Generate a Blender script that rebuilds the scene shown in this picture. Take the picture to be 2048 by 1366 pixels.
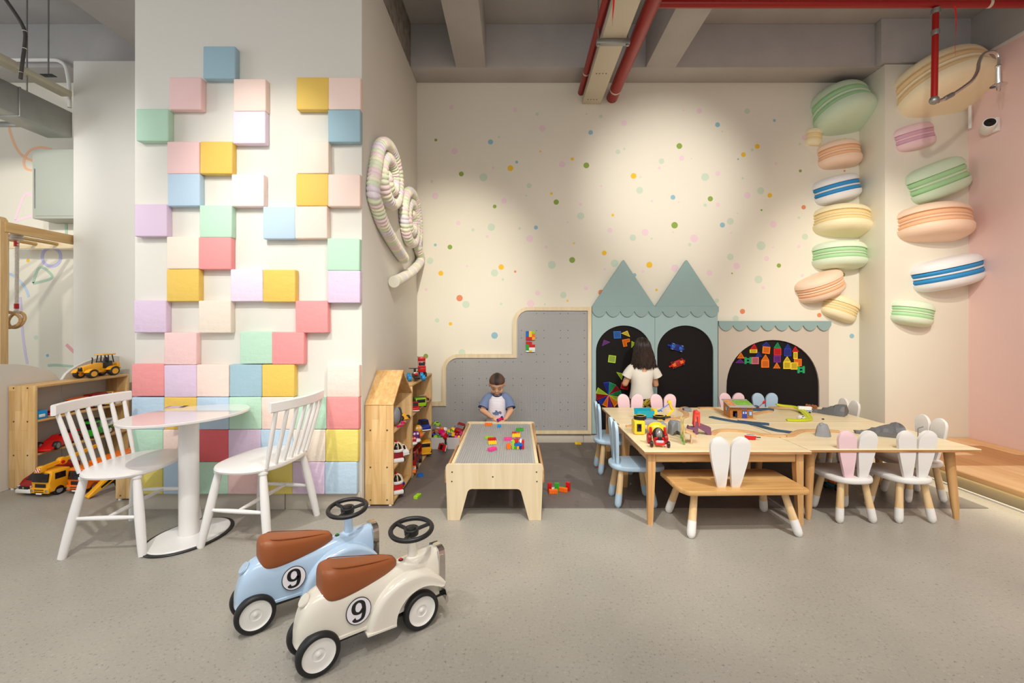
import bpy, bmesh, math, random
from mathutils import Vector, Matrix, noise
from mathutils.geometry import tessellate_polygon

for _o in list(bpy.data.objects):
    bpy.data.objects.remove(_o)
COL = bpy.context.scene.collection
SC = bpy.context.scene
PI = math.pi
R = math.radians
# ---------------------------------------------------------------- camera, world, lights, exposure
FPX, CX, CY, CAMH = 910.0, 1030.0, 650.0, 1.25      # focal length in pixels, vanishing point, eye height
cam_data = bpy.data.cameras.new('camera'); cam = bpy.data.objects.new('camera', cam_data); COL.objects.link(cam)
cam.location = (0, 0, CAMH); cam.rotation_euler = (PI/2, 0, 0)
cam_data.sensor_width = 36; cam_data.lens = FPX*36/2048
cam_data.shift_x = -(CX-1024)/2048; cam_data.shift_y = -(683-CY)/2048
cam_data.clip_start = 0.05
SC.camera = cam
w = bpy.data.worlds.new('world'); SC.world = w; w.use_nodes = True
w.node_tree.nodes['Background'].inputs[0].default_value = (1.0, 0.985, 0.97, 1)
w.node_tree.nodes['Background'].inputs[1].default_value = 0.68
SC.view_settings.view_transform = 'Standard'; SC.view_settings.look = 'None'
SC.view_settings.gamma = 1.0; SC.view_settings.use_curve_mapping = False
SC.view_settings.exposure = 0.05

def spot(name, loc, aim, power, angle, blend=0.6, col=(1, .95, .87), rad=.03):
    l = bpy.data.lights.new(name, 'SPOT'); l.energy = power; l.spot_size = R(angle); l.spot_blend = blend
    l.color = col; l.shadow_soft_size = rad
    o = bpy.data.objects.new(name, l); COL.objects.link(o); o.location = loc
    o.rotation_euler = (Vector(aim)-Vector(loc)).to_track_quat('-Z', 'Y').to_euler()
    return o
def area(name, loc, aim, power, sx, sy, col=(1, .96, .9)):
    l = bpy.data.lights.new(name, 'AREA'); l.shape = 'RECTANGLE'; l.size = sx; l.size_y = sy; l.energy = power; l.color = col
    o = bpy.data.objects.new(name, l); COL.objects.link(o); o.location = loc
    o.rotation_euler = (Vector(aim)-Vector(loc)).to_track_quat('-Z', 'Y').to_euler()
    return o
# track spots and added fill lights, out of the picture
W1 = (1, .963, .888); W2 = (1, .94, .81)
spot('track_spot_column', (-1.75, 1.75, 3.12), (-1.66, 3.09, 2.27), 62, 52, 1, W1)
spot('track_spot_column_flood', (-1.3, 1.2, 3.15), (-1.9, 3.09, 1.1), 25, 95, .9, W1)
spot('track_spot_wall', (1.55, 2.2, 3.2), (1.62, 4.84, 2.72), 195, 46, 1, W1)
spot('track_spot_wall_flood', (1.0, 1.8, 3.15), (1.3, 4.84, 1.2), 60, 80, 1, W1)
spot('left_bay_fill_spot', (-3.2, 1.7, 3.1), (-3.7, 4.42, 1.7), 120, 80, .9, W1)  # added fill that brightens the left bay, no fixture of its own
spot('track_spot_corner', (-.35, 1.9, 3.15), (-.66, 4.84, 1.80), 260, 40, 1, W2)
spot('track_spot_left', (-4.0, 2.0, 3.1), (-5.4, 4.84, 2.62), 170, 56, 1, W1)
spot('track_spot_macaron', (3.0, 2.3, 3.2), (3.5, 4.84, 1.45), 175, 52, .9, W2)
spot('track_spot_pilaster', (1.9, 1.9, 3.15), (4.05, 4.5, 2.0), 75, 64, .8, (1, .9, .76))
spot('platform_fill_spot', (2.6, 1.6, 3.15), (4.3, 3.2, .5), 110, 75, .9, W2)  # added fill to lift the deck and the pink wall
spot('track_spot_table', (1.9, 1.2, 3.2), (1.9, 3.4, .4), 210, 78, .8, W1)
spot('track_spot_bricks', (.1, 1.3, 3.2), (-.1, 3.6, .3), 190, 72, .8, W1)
spot('track_spot_cafe', (-1.6, 1.1, 3.2), (-2.0, 2.7, .4), 150, 80, .8, W1)
spot('track_spot_cars', (-.2, .5, 3.2), (-.6, 1.9, .1), 95, 80, .8, W1)
spot('track_spot_floor', (2.2, .6, 3.2), (2.4, 2.0, 0), 90, 90, .8, W1)
area('window_daylight', (-6.2, 1.4, 2.4), (-2.0, 3.6, 3.2), 75, 2.2, 2.2, (.86, .93, 1))
area('front_fill_light', (0, -1.2, 3.7), (0, 1.8, 0), 60, 5.0, 1.2, (1, .97, .93))  # unseen soft frontal fill added behind the camera

# ---------------------------------------------------------------- helpers
def at(px, py, Y):
    return Vector(((px-CX)*Y/FPX, Y, CAMH-(py-CY)*Y/FPX))
def fl(px, py, z=0.0):
    return at(px, py, (CAMH-z)*FPX/(py-CY))

def lin(c):
    c = c/255.0
    return c/12.92 if c <= .04045 else ((c+.055)/1.055)**2.4
def rgb(r, g, b):
    return (lin(r), lin(g), lin(b), 1)

MATS = {}
def mat(name, col, rough=.5, metal=0, bump=0, bscale=60, var=0, vscale=6, coat=0, emit=0, alpha=1, trans=0, spec=.5):
    if name in MATS: return MATS[name]
    m = bpy.data.materials.new(name); m.use_nodes = True; MATS[name] = m
    nt = m.node_tree; b = nt.nodes['Principled BSDF']; L = nt.links.new
    b.inputs['Base Color'].default_value = col; b.inputs['Roughness'].default_value = rough
    b.inputs['Metallic'].default_value = metal; b.inputs['Coat Weight'].default_value = coat
    b.inputs['Coat Roughness'].default_value = .08
    b.inputs['Specular IOR Level'].default_value = spec
    b.inputs['Transmission Weight'].default_value = trans
    b.inputs['Alpha'].default_value = alpha
    if emit:
        b.inputs['Emission Color'].default_value = col; b.inputs['Emission Strength'].default_value = emit
    if var or bump:
        tc = nt.nodes.new('ShaderNodeTexCoord')
    if var:
        n = nt.nodes.new('ShaderNodeTexNoise'); n.inputs['Scale'].default_value = vscale; n.inputs['Detail'].default_value = 4
        L(tc.outputs['Object'], n.inputs['Vector'])
        r = nt.nodes.new('ShaderNodeMapRange'); r.inputs[1].default_value = .3; r.inputs[2].default_value = .7
        r.inputs[3].default_value = 1-var; r.inputs[4].default_value = 1+var
        L(n.outputs[0], r.inputs[0])
        mx = nt.nodes.new('ShaderNodeMix'); mx.data_type = 'RGBA'; mx.blend_type = 'MULTIPLY'; mx.inputs[0].default_value = 1
        mx.inputs[6].default_value = col; L(r.outputs[0], mx.inputs[7]); L(mx.outputs[2], b.inputs['Base Color'])
    if bump:
        n2 = nt.nodes.new('ShaderNodeTexNoise'); n2.inputs['Scale'].default_value = bscale; n2.inputs['Detail'].default_value = 3
        L(tc.outputs['Object'], n2.inputs['Vector'])
        bp = nt.nodes.new('ShaderNodeBump'); bp.inputs['Strength'].default_value = bump; bp.inputs['Distance'].default_value = .01
        L(n2.outputs[0], bp.inputs['Height']); L(bp.outputs[0], b.inputs['Normal'])
    return m

def wood(name, c1, c2, grain='x', staves=0, rough=.45, scale=1.0, stave_axis=None):
    """grain along the given local axis; staves > 0 adds finger-jointed strips of that width."""
    if name in MATS: return MATS[name]
    m = bpy.data.materials.new(name); m.use_nodes = True; MATS[name] = m
    nt = m.node_tree; b = nt.nodes['Principled BSDF']; L = nt.links.new
    b.inputs['Roughness'].default_value = rough
    tc = nt.nodes.new('ShaderNodeTexCoord'); mp = nt.nodes.new('ShaderNodeMapping')
    s = [14*scale]*3; s['xyz'.index(grain)] = 1.1*scale; mp.inputs['Scale'].default_value = s
    L(tc.outputs['Object'], mp.inputs['Vector'])
    n = nt.nodes.new('ShaderNodeTexNoise'); n.inputs['Scale'].default_value = 2.2; n.inputs['Detail'].default_value = 6; n.inputs['Distortion'].default_value = .6
    L(mp.outputs[0], n.inputs['Vector'])
    cr = nt.nodes.new('ShaderNodeValToRGB'); cr.color_ramp.elements[0].position = .3; cr.color_ramp.elements[1].position = .68
    cr.color_ramp.elements[0].color = c2; cr.color_ramp.elements[1].color = c1
    L(n.outputs[0], cr.inputs[0]); out = cr.outputs[0]
    if staves:
        sx = nt.nodes.new('ShaderNodeSeparateXYZ'); cm = nt.nodes.new('ShaderNodeCombineXYZ'); L(tc.outputs['Object'], sx.inputs[0])
        L(sx.outputs['xyz'.index(grain)], cm.inputs[0]); L(sx.outputs['xyz'.index(stave_axis)], cm.inputs[1])
        bt = nt.nodes.new('ShaderNodeTexBrick'); bt.inputs['Scale'].default_value = 1; bt.inputs['Mortar Size'].default_value = .0006
        bt.inputs['Brick Width'].default_value = staves*6; bt.inputs['Row Height'].default_value = staves
        bt.inputs['Color1'].default_value = (1, 1, 1, 1); bt.inputs['Color2'].default_value = (.72, .66, .58, 1); bt.inputs['Mortar'].default_value = (.6, .52, .42, 1)
        L(cm.outputs[0], bt.inputs['Vector'])
        mx = nt.nodes.new('ShaderNodeMix'); mx.data_type = 'RGBA'; mx.blend_type = 'MULTIPLY'; mx.inputs[0].default_value = .75
        L(out, mx.inputs[6]); L(bt.outputs[0], mx.inputs[7]); out = mx.outputs[2]
    L(out, b.inputs['Base Color'])
    return m

class MB:
    """collects shapes in one bmesh; self.mi is the material slot given to new faces"""
    def __init__(self):
        self.bm = bmesh.new(); self.mi = 0
    def _mark(self):
        for f in self.bm.faces:
            if not f.tag: f.material_index = self.mi; f.tag = True
    def box(self, c, s, b=0, M=None, seg=2, taper=None):
        vs = bmesh.ops.create_cube(self.bm, size=1)['verts']
        for v in vs:
            x, y, z = v.co
            if taper and z > 0: x *= taper[0]; y *= taper[1]
            v.co = Vector((x*s[0], y*s[1], z*s[2]))
        if b:
            es = list({e for v in vs for e in v.link_edges})
            r = bmesh.ops.bevel(self.bm, geom=es, offset=b, segments=seg, affect='EDGES', profile=.5)
            vs = list({v for f in r['faces'] for v in f.verts} | {v for v in vs if v.is_valid})
        X = Matrix.Translation(c) @ (M if M is not None else Matrix())
        for v in vs: v.co = X @ v.co
        self._mark(); return self
    def rings(self, rings, closed=True, cap0=True, cap1=True, loop=False, mis=None):
        bm = self.bm; rv = [[bm.verts.new(p) for p in r] for r in rings]
        n = len(rv[0]); m = len(rv)
        for i in range(m if loop else m-1):
            a, c = rv[i], rv[(i+1) % m]
            for j in range(n if closed else n-1):
                k = (j+1) % n
                f = bm.faces.new((a[j], a[k], c[k], c[j]))
                if mis: f.material_index = mis(i, j); f.tag = True
        if closed and not loop:
            if cap0: bm.faces.new(rv[0][::-1])
            if cap1: bm.faces.new(rv[-1])
        self._mark(); return self
    def tube(self, path, r, n=10, caps=True, loop=False, flat=1.0, up=None):
        path = [Vector(p) for p in path]; m = len(path)
        rs = r if isinstance(r, (list, tuple)) else [r]*m
        tang = []
        for i in range(m):
            a = path[i-1] if (i > 0 or loop) else path[i]; c = path[(i+1) % m] if (i < m-1 or loop) else path[i]
            t = (c-a); tang.append(t.normalized() if t.length > 1e-9 else Vector((0, 0, 1)))
        t0 = tang[0]
        u = Vector(up) if up is not None else (Vector((0, 0, 1)) if abs(t0.z) < .9 else Vector((1, 0, 0)))
        u = (u-t0*u.dot(t0)).normalized(); out = []
        for i in range(m):
            t = tang[i]
            if i:
                u = tang[i-1].rotation_difference(t) @ u
                u = (u-t*u.dot(t)).normalized()
            v = t.cross(u)
            out.append([path[i]+(u*math.cos(2*PI*k/n)*flat+v*math.sin(2*PI*k/n))*rs[i] for k in range(n)])
        return self.rings(out, True, caps, caps, loop)
    def lathe(self, prof, n=24, M=None, a0=0, a1=2*PI, mis=None, sy=1, cap=True):
        """revolve (r, z) points about local z"""
        full = abs(a1-a0-2*PI) < 1e-6
        M = M if M is not None else Matrix()
        cnt = n if full else n+1
        rg = []
        for (r, z) in prof:
            r = max(r, 1e-5)
            rg.append([M @ Vector((r*math.cos(a0+(a1-a0)*k/n), sy*r*math.sin(a0+(a1-a0)*k/n), z)) for k in range(cnt)])
        return self.rings(rg, full, cap, cap, False, mis)
    def ball(self, c, s, n=14, m=9, M=None):
        pr = [(math.sin(PI*i/m), -math.cos(PI*i/m)) for i in range(m+1)]
        X = Matrix.Translation(c) @ (M if M is not None else Matrix()) @ Matrix.Diagonal((s[0], s[1], s[2], 1))
        return self.lathe(pr, n, X)
    def prism(self, loops, d0, d1, M=None, b=0, seg=2):
        """loops in local (x, z), first outer then holes; extruded along local y from d0 to d1"""
        M = M if M is not None else Matrix()
        bm = self.bm
        pts = [[Vector((p[0], p[1], 0)) for p in lp] for lp in loops]
        flat = [p for lp in pts for p in lp]
        A = [bm.verts.new(M @ Vector((p.x, d0, p.y))) for p in flat]
        B = [bm.verts.new(M @ Vector((p.x, d1, p.y))) for p in flat]
        if len(loops) == 1:
            bm.faces.new(A); bm.faces.new(B[::-1])
        else:
            for t in tessellate_polygon(pts):
                bm.faces.new([A[i] for i in t]); bm.faces.new([B[i] for i in reversed(t)])
        o = 0
        for lp in pts:
            n = len(lp)
            for i in range(n):
                j = (i+1) % n
                bm.faces.new((A[o+i], A[o+j], B[o+j], B[o+i]))
            o += n
        if b:
            es = list({e for v in A+B for e in v.link_edges})
            bmesh.ops.bevel(bm, geom=es, offset=b, segments=seg, affect='EDGES', profile=.5)
        self._mark(); return self
    def mesh(self, name, mats, ang=40):
        bm = self.bm
        bmesh.ops.recalc_face_normals(bm, faces=bm.faces)
        me = bpy.data.meshes.new(name); bm.to_mesh(me); bm.free()
        for m in (mats if isinstance(mats, (list, tuple)) else [mats]): me.materials.append(m)
        if ang:
            me.polygons.foreach_set('use_smooth', [True]*len(me.polygons))
            me.set_sharp_from_angle(angle=R(ang))
        return me
    def build(self, name, mats, parent=None, ang=40, loc=None, **kw):
        o = link(name, self.mesh(name, mats, ang), parent)
        if loc is not None: o.location = loc
        for k, v in kw.items(): o[k] = v
        return o

def link(name, me, parent=None, loc=None, rot=None):
    o = bpy.data.objects.new(name, me); COL.objects.link(o); o.parent = parent
    if loc is not None: o.location = loc
    if rot is not None: o.rotation_euler = rot
    return o
def tag(o, label, cat, group=None):
    o['label'] = label; o['category'] = cat
    if group: o['group'] = group
    return o
def thing(name, label, cat, loc=(0, 0, 0), rz=0, group=None):
    o = bpy.data.objects.new(name, None); COL.objects.link(o); o.empty_display_size = .05
    o.location = loc; o.rotation_euler = (0, 0, rz)
    return tag(o, label, cat, group)
def struct(o):
    o['kind'] = 'structure'; return o
KIDS = {}
def copy_tree(o, parent=None):
    c = o.copy(); COL.objects.link(c); c.parent = parent
    for ch in list(o.children): copy_tree(ch, c)
    return c
def Mx(loc=(0, 0, 0), rx=0, ry=0, rz=0):
    return Matrix.Translation(loc) @ Matrix.Rotation(rz, 4, 'Z') @ Matrix.Rotation(ry, 4, 'Y') @ Matrix.Rotation(rx, 4, 'X')
def arc(cx, cz, r, a0, a1, n, rz=None):
    rz = rz or r
    return [(cx+r*math.cos(a0+(a1-a0)*i/n), cz+rz*math.sin(a0+(a1-a0)*i/n)) for i in range(n+1)]
def spline(pts, n=8):
    """Catmull-Rom through the points"""
    P = [Vector(p) for p in pts]; P = [2*P[0]-P[1]]+P+[2*P[-1]-P[-2]]; out = []
    for i in range(1, len(P)-2):
        a, b, c, d = P[i-1:i+3]
        for k in range(n):
            t = k/n
            out.append(.5*((2*b)+(c-a)*t+(2*a-5*b+4*c-d)*t*t+(3*b-a-3*c+d)*t**3))
    out.append(P[-2]); return out
ORD = ['zeroth', 'first', 'second', 'third', 'fourth', 'fifth', 'sixth', 'seventh', 'eighth', 'ninth', 'tenth', 'eleventh', 'twelfth', 'thirteenth', 'fourteenth']

# ---------------------------------------------------------------- shared materials
M_CREAM = mat('cream_wall_paint', rgb(228, 222, 206), .8, bump=.03, bscale=180)
M_WHITEWALL = mat('off_white_wall_paint', rgb(226, 223, 214), .75, bump=.03, bscale=180)
M_PINKWALL = mat('pink_wall_paint', rgb(238, 204, 198), .8, bump=.03, bscale=180)
M_CONC = mat('painted_concrete', rgb(176, 172, 170), .85, bump=.12, bscale=25, var=.06, vscale=3)
M_ROUGH = mat('rough_concrete', rgb(140, 134, 128), .95, bump=.8, bscale=30, var=.3, vscale=14)
M_WHITE = mat('white_lacquer', rgb(236, 234, 232), .32)
M_OFFW = mat('matt_white_paint', rgb(232, 229, 225), .5)
M_BLACK = mat('black_plastic', rgb(24, 24, 26), .42)
M_DKGREY = mat('dark_grey_plastic', rgb(60, 62, 66), .45)
M_GREY = mat('grey_plastic', rgb(138, 142, 148), .45)
M_CHROME = mat('chrome', rgb(215, 212, 208), .12, 1)
M_STEEL = mat('galvanised_steel', rgb(150, 150, 146), .42, .8, var=.12, vscale=5)
M_SCREW = mat('screw_metal', rgb(120, 110, 95), .35, .9)
M_GLASSDK = mat('dark_toy_glass', rgb(28, 26, 30), .12)
M_PINE_Z = wood('pine_panel_upright', rgb(238, 205, 150), rgb(214, 168, 104), 'z', .05, .42, 1, 'x')
M_PINE_Y = wood('pine_panel_along', rgb(232, 194, 136), rgb(206, 158, 94), 'y', .05, .42, 1, 'x')
M_PINE_YZ = wood('pine_panel_end', rgb(226, 182, 118), rgb(200, 148, 82), 'z', .05, .45, 1, 'y')
M_BIRCH = wood('birch_laminate', rgb(228, 211, 178), rgb(216, 194, 156), 'z', 0, .45, .8)
M_BIRCH_X = wood('birch_laminate_flat', rgb(236, 218, 180), rgb(226, 203, 160), 'x', 0, .38, .6)
M_PLY = wood('plywood_edge', rgb(202, 150, 96), rgb(160, 104, 58), 'x', 0, .5, 2)
M_ASH_Z = wood('ash_leg', rgb(222, 178, 122), rgb(192, 140, 84), 'z', 0, .45, 1)
M_ASH_X = wood('ash_rail', rgb(222, 180, 122), rgb(196, 146, 88), 'x', 0, .45, 1)
M_BEECH_Z = wood('beech_leg', rgb(234, 204, 158), rgb(216, 178, 126), 'z', 0, .42, 1)
M_TRACK = wood('beech_track', rgb(226, 186, 136), rgb(200, 154, 104), 'x', 0, .5, 1.5)
COLORS = dict(red=rgb(206, 24, 24), orange=rgb(246, 116, 24), yellow=rgb(248, 206, 40), lime=rgb(160, 206, 40), green=rgb(52, 168, 40),
              blue=rgb(20, 104, 190), navy=rgb(18, 44, 150), sky=rgb(16, 146, 214), pink=rgb(240, 70, 150), white=rgb(240, 240, 238),
              purple=rgb(110, 40, 130), magenta=rgb(226, 20, 110), amber=rgb(246, 174, 30), brown=rgb(150, 90, 50), darkred=rgb(150, 16, 24), teal=rgb(0, 140, 110))
def pl(c, rough=.3):
    return mat(c+'_toy_plastic', COLORS[c], rough)
# ================================================================ the setting
def floor_mat(name, base, dark, light, sc, rough):
    m = bpy.data.materials.new(name); m.use_nodes = True
    nt = m.node_tree; b = nt.nodes['Principled BSDF']; L = nt.links.new
    b.inputs['Roughness'].default_value = rough
    tc = nt.nodes.new('ShaderNodeTexCoord')
    n = nt.nodes.new('ShaderNodeTexNoise'); n.inputs['Scale'].default_value = sc; n.inputs['Detail'].default_value = 5; n.inputs['Roughness'].default_value = .7
    L(tc.outputs['Object'], n.inputs['Vector'])
    cr = nt.nodes.new('ShaderNodeValToRGB'); e = cr.color_ramp.elements
    e[0].position = .32; e[0].color = dark; e[1].position = .70; e[1].color = light
    k = e.new(.42); k.color = base; k = e.new(.58); k.color = base
    L(n.outputs[0], cr.inputs[0])
    n2 = nt.nodes.new('ShaderNodeTexNoise'); n2.inputs['Scale'].default_value = 1.7; n2.inputs['Detail'].default_value = 4
    L(tc.outputs['Object'], n2.inputs['Vector'])
    r = nt.nodes.new('ShaderNodeMapRange'); r.inputs[1].default_value = .3; r.inputs[2].default_value = .7; r.inputs[3].default_value = .9; r.inputs[4].default_value = 1.08
    L(n2.outputs[0], r.inputs[0])
    mx = nt.nodes.new('ShaderNodeMix'); mx.data_type = 'RGBA'; mx.blend_type = 'MULTIPLY'; mx.inputs[0].default_value = 1
    L(cr.outputs[0], mx.inputs[6]); L(r.outputs[0], mx.inputs[7]); L(mx.outputs[2], b.inputs['Base Color'])
    return m
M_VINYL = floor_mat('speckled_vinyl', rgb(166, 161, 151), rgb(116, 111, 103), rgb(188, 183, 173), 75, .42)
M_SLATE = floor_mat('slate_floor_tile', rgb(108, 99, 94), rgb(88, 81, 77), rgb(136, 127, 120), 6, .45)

YB = 4.84                       # back wall plane
YC = 3.095                      # column front
floor = struct(MB().box((-.5, 1.2, -.05), (12.4, 7.4, .1)).build('floor', M_VINYL, ang=0))
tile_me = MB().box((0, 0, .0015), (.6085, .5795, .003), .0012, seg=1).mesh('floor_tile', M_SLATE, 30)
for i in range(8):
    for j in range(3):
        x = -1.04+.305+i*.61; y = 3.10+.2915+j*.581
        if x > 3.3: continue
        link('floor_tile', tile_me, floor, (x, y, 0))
# walls
wb = struct(MB().box((-1.0, YB+.1, 1.92), (10.9, .2, 3.84)).build('wall_back', M_CREAM, ang=0))
wc = struct(MB().box(((-2.588-1.041)/2, (YC+YB)/2, 1.91), (1.547, YB-YC, 3.82), .006).build('wall_column', M_WHITEWALL, ang=30))
struct(MB().box(((-4.296-2.9)/2, (4.42+YB)/2, 1.91), (1.396, YB-4.42, 3.82), .012).build('wall_pilaster_left', M_WHITEWALL, ang=30))
struct(MB().box(((3.66+4.6)/2, (4.5+YB)/2, 1.915), (.94, YB-4.5, 3.83), .004).build('wall_pilaster_right', M_CREAM, ang=30))
struct(MB().box((4.586, 1.65, 1.91), (.2, 5.7, 3.82)).build('wall_right', M_PINKWALL, ang=0))
struct(MB().box((4.50, 1.65, 3.825), (.06, 5.7, .03), .004).build('trim_1', M_OFFW))
struct(MB().box((-6.5, 1.7, 2.1), (.2, 6.4, 4.2)).build('wall_left', M_WHITEWALL, ang=0))
# skirtings
M_SKIRT = mat('stone_skirting', rgb(200, 192, 178), .45, var=.04, vscale=3)
for i, (x0, x1) in enumerate([(-2.58, -2.07), (-2.065, -1.56), (-1.555, -1.045)]):
    struct(MB().box(((x0+x1)/2, YC-.006, .058), (x1-x0-.003, .014, .116), .003).build('baseboard_column', M_SKIRT))
for i in range(8):
    x0 = -1.03+i*.586
    struct(MB().box((x0+.291, YB-.007, .045), (.582, .014, .09), .003).build('baseboard_back', M_SKIRT))
# concrete ceiling with beams
struct(MB().box((-.8, 2.0, 4.365), (11.2, 6.0, .2)).build('ceiling', M_CONC, ang=0))
struct(MB().box((-1.0, 4.695, 4.045), (10.9, .29, .44), .006).build('ceiling_beam', M_CONC))
struct(MB().box((-.44, 1.9, 4.045), (.30, 5.31, .44), .006).build('ceiling_beam', M_CONC))
struct(MB().box((1.457, 1.9, 4.045), (.30, 5.31, .44), .006).build('ceiling_beam', M_CONC))
struct(MB().box((-2.30, 1.9, 4.045), (2.46, 5.31, .44), .006).build('ceiling_beam', [M_CONC]))
struct(MB().box((-1.058, 2.4, 4.05), (.03, 4.3, .43)).build('ceiling_beam_rough_face', M_ROUGH))
struct(MB().box((4.05, 4.52, 4.05), (.90, .10, .43), .004).build('ceiling_beam', M_CONC))
struct(MB().box((4.58, 1.65, 4.05), (.20, 5.7, .43), .004).build('ceiling_beam', M_CONC))

# painted confetti on the back wall: thin paint discs
DOT = dict(p=mat('confetti_pink', rgb(232, 204, 212), .8), m=mat('confetti_mint', rgb(200, 214, 194), .8), y=mat('confetti_yellow', rgb(238, 190, 50), .8),
           g=mat('confetti_green', rgb(140, 166, 74), .8), b=mat('confetti_blue', rgb(146, 186, 200), .8), o=mat('confetti_orange', rgb(222, 136, 96), .8))
def crop(x0, y0, s, lst):
    return [(x0+a/s, y0+b/s, d/s, c) for (c, a, b, d) in lst]
dots = crop(830, 160, 6.827, [('p',497,374,57),('p',1369,408,63),('m',1668,465,47),('p',1739,662,86),('g',285,819,40),('b',1031,846,70),('m',1148,780,30),('p',540,973,85),('y',1711,975,26),('p',1067,1198,33),('y',1302,1204,79),('b',1388,1121,40),('p',2007,1152,85),('g',632,1283,66),('m',935,1328,108)])
dots += crop(1130, 160, 6.827, [('m',292,463,30),('m',489,496,50),('p',807,588,78),('p',1622,415,28),('p',1834,423,70),('b',350,717,63),('g',1561,902,78),('m',723,980,64),('m',811,942,32),('p',1592,1067,70),('m',1726,1074,18),('y',100,1079,44),('g',291,1166,78),('m',1317,1109,77),('p',1287,1200,40),('y',936,1310,78),('p',1030,1325,28),('m',1914,1325,106)])
dots += crop(1430, 160, 6.827, [('m',440,425,76),('b',35,611,66),('m',98,703,25),('b',810,553,40),('p',1225,785,80),('m',1156,874,36),('m',1773,809,40),('y',577,908,66),('m',509,955,42),('y',388,1020,64),('b',315,1081,26),('p',833,1142,44),('g',1165,1242,40),('p',37,1277,65),('m',377,1342,34),('o',1768,1241,28)])
dots += crop(830, 350, 6.827, [('m',228,88,40),('p',276,287,90),('m',1557,146,68),('m',1520,282,28),('y',1862,255,35),('g',1928,370,72),('p',1215,352,76),('g',1088,430,50),('p',591,656,64),('m',1042,712,100),('m',792,749,46),('m',1428,729,36),('b',1651,717,55),('p',985,840,46),('p',1566,870,97),('p',1793,984,42),('b',277,955,40),('g',477,984,64),('m',204,1172,90),('p',711,1245,30),('y',1177,1257,74),('o',1368,1319,32),('m',1869,1227,108),('y',352,1342,66)])
dots += crop(1130, 350, 6.827, [('p',496,152,36),('m',1019,210,94),('b',1474,305,66),('p',1186,355,33),('p',1553,368,27),('g',1984,325,70),('m',1914,412,46),('p',212,401,44),('m',216,560,98),('y',652,549,36),('p',37,645,28),('p',614,755,68),('g',1496,686,88),('p',1092,783,94),('m',926,856,86),('m',1183,870,30),('p',1474,780,30),('p',1763,867,106),('m',1701,950,46),('y',122,933,26),('y',536,1065,65),('g',98,1161,80),('m',676,1207,102),('y',1152,1227,82),('p',542,1288,34),('p',1062,1319,38),('p',1500,1273,100),('b',950,1365,50),('p',1972,1337,76)])
dots += crop(1430, 350, 6.827, [('m',623,215,96),('p',442,278,86),('y',748,278,62),('p',40,406,55),('o',1210,441,60),('g',635,479,27),('p',308,523,22),('m',209,633,92),('b',101,683,70),('p',798,674,90),('m',1147,582,38),('p',220,790,28),('m',1228,843,84),('m',630,965,120),('p',792,986,28),('p',1144,977,46),('m',209,1118,90),('p',703,1142,70),('g',872,1236,58),('p',296,1243,88),('g',233,1343,22)])
dots += crop(830, 530, 5.689, [('m',905,90,83),('m',1000,164,30),('p',127,280,36),('o',507,377,72),('m',580,449,83),('m',980,441,30),('p',1395,320,56),('p',1946,264,45),('m',1688,342,72),('p',1315,440,82),('m',1478,446,20),('y',1735,408,22),('m',251,631,52),('y',404,669,40),('b',905,802,75),('m',534,998,82),('m',640,1010,16),('g',123,1037,54)])
dots += crop(1430, 530, 6.827, [('m',593,197,107),('p',660,311,46),('p',1191,143,46),('g',1747,133,60),('m',25,486,60),('o',375,634,70),('m',284,733,84),('o',1424,685,60),('b',1868,970,64)])
dots += [(1202, 585, 11, 'o'), (1662, 411, 9, 'p'), (1313, 580, 5, 'y')]
DME = {}
for c, m in DOT.items():
    DME[c] = MB().lathe([(0, 0), (1, 0), (1, 1)], 24, Mx(rx=PI/2)).mesh('confetti_dot', m, 30)
for (px, py, d, c) in dots:
    p = at(px, py, YB)
    o = link('confetti_dot', DME[c], wb, (p.x, YB, p.z)); r = d/2*YB/FPX; o.scale = (r, .0006, r)

# painted doodles on the left end of the back wall
NS = [0]
def stroke(name, pts, wpx, col, loop=False):
    NS[0] += 1; lift = -.0010-.0003*NS[0]
    P = [at(px, py, YB) for px, py in pts]
    P = spline(P, 6) if len(P) > 2 else P
    wd = wpx*YB/FPX/2
    bm = MB()
    ring = []
    n = len(P)
    for i in range(n):
        t = (P[min(i+1, n-1)]-P[max(i-1, 0)]); t.y = 0; t.normalize(); nn = Vector((-t.z, 0, t.x))
        ring.append([P[i]+nn*wd+Vector((0, lift, 0)), P[i]-nn*wd+Vector((0, lift, 0)), P[i]-nn*wd, P[i]+nn*wd])
    bm.rings(ring)
    return bm.build(name, mat('doodle_'+col[0], rgb(*col[1]), .8), wb, 30)
PEACH = ('peach', (244, 192, 154)); PK = ('pink', (246, 214, 226)); GR = ('green', (172, 198, 176)); LI = ('lilac', (206, 196, 220)); VI = ('violet', (190, 188, 226)); SB = ('sky', (190, 208, 228)); RS = ('rose', (226, 164, 172))
stroke('painted_loop', [(20, 244), (19, 258), (27, 284), (38, 304), (50, 315), (66, 322), (80, 330)], 5, PEACH)
stroke('painted_loop', [(104, 299), (84, 295), (66, 298), (53, 309), (48, 325), (52, 337), (64, 341)], 5, PEACH)
stroke('painted_triangle', [(66, 392), (58, 388), (50, 389), (42, 406), (34, 428), (31, 441), (46, 437), (64, 432), (82, 425)], 5, PK)
stroke('painted_ring', [(103+18.5*math.cos(a*PI/8), 514+18.5*math.sin(a*PI/8)) for a in range(17)], 6, VI)
stroke('painted_triangle', [(66, 566), (72, 549), (77, 538), (83, 535), (92, 539), (104, 551), (102, 557), (88, 562), (66, 567)], 5, GR)
stroke('painted_arc', [(14, 546), (28, 552), (42, 564), (52, 578), (58, 594)], 5, SB)
stroke('painted_stroke', [(41, 594), (43, 630), (46, 670), (51, 706), (55, 728)], 5, LI)
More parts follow.
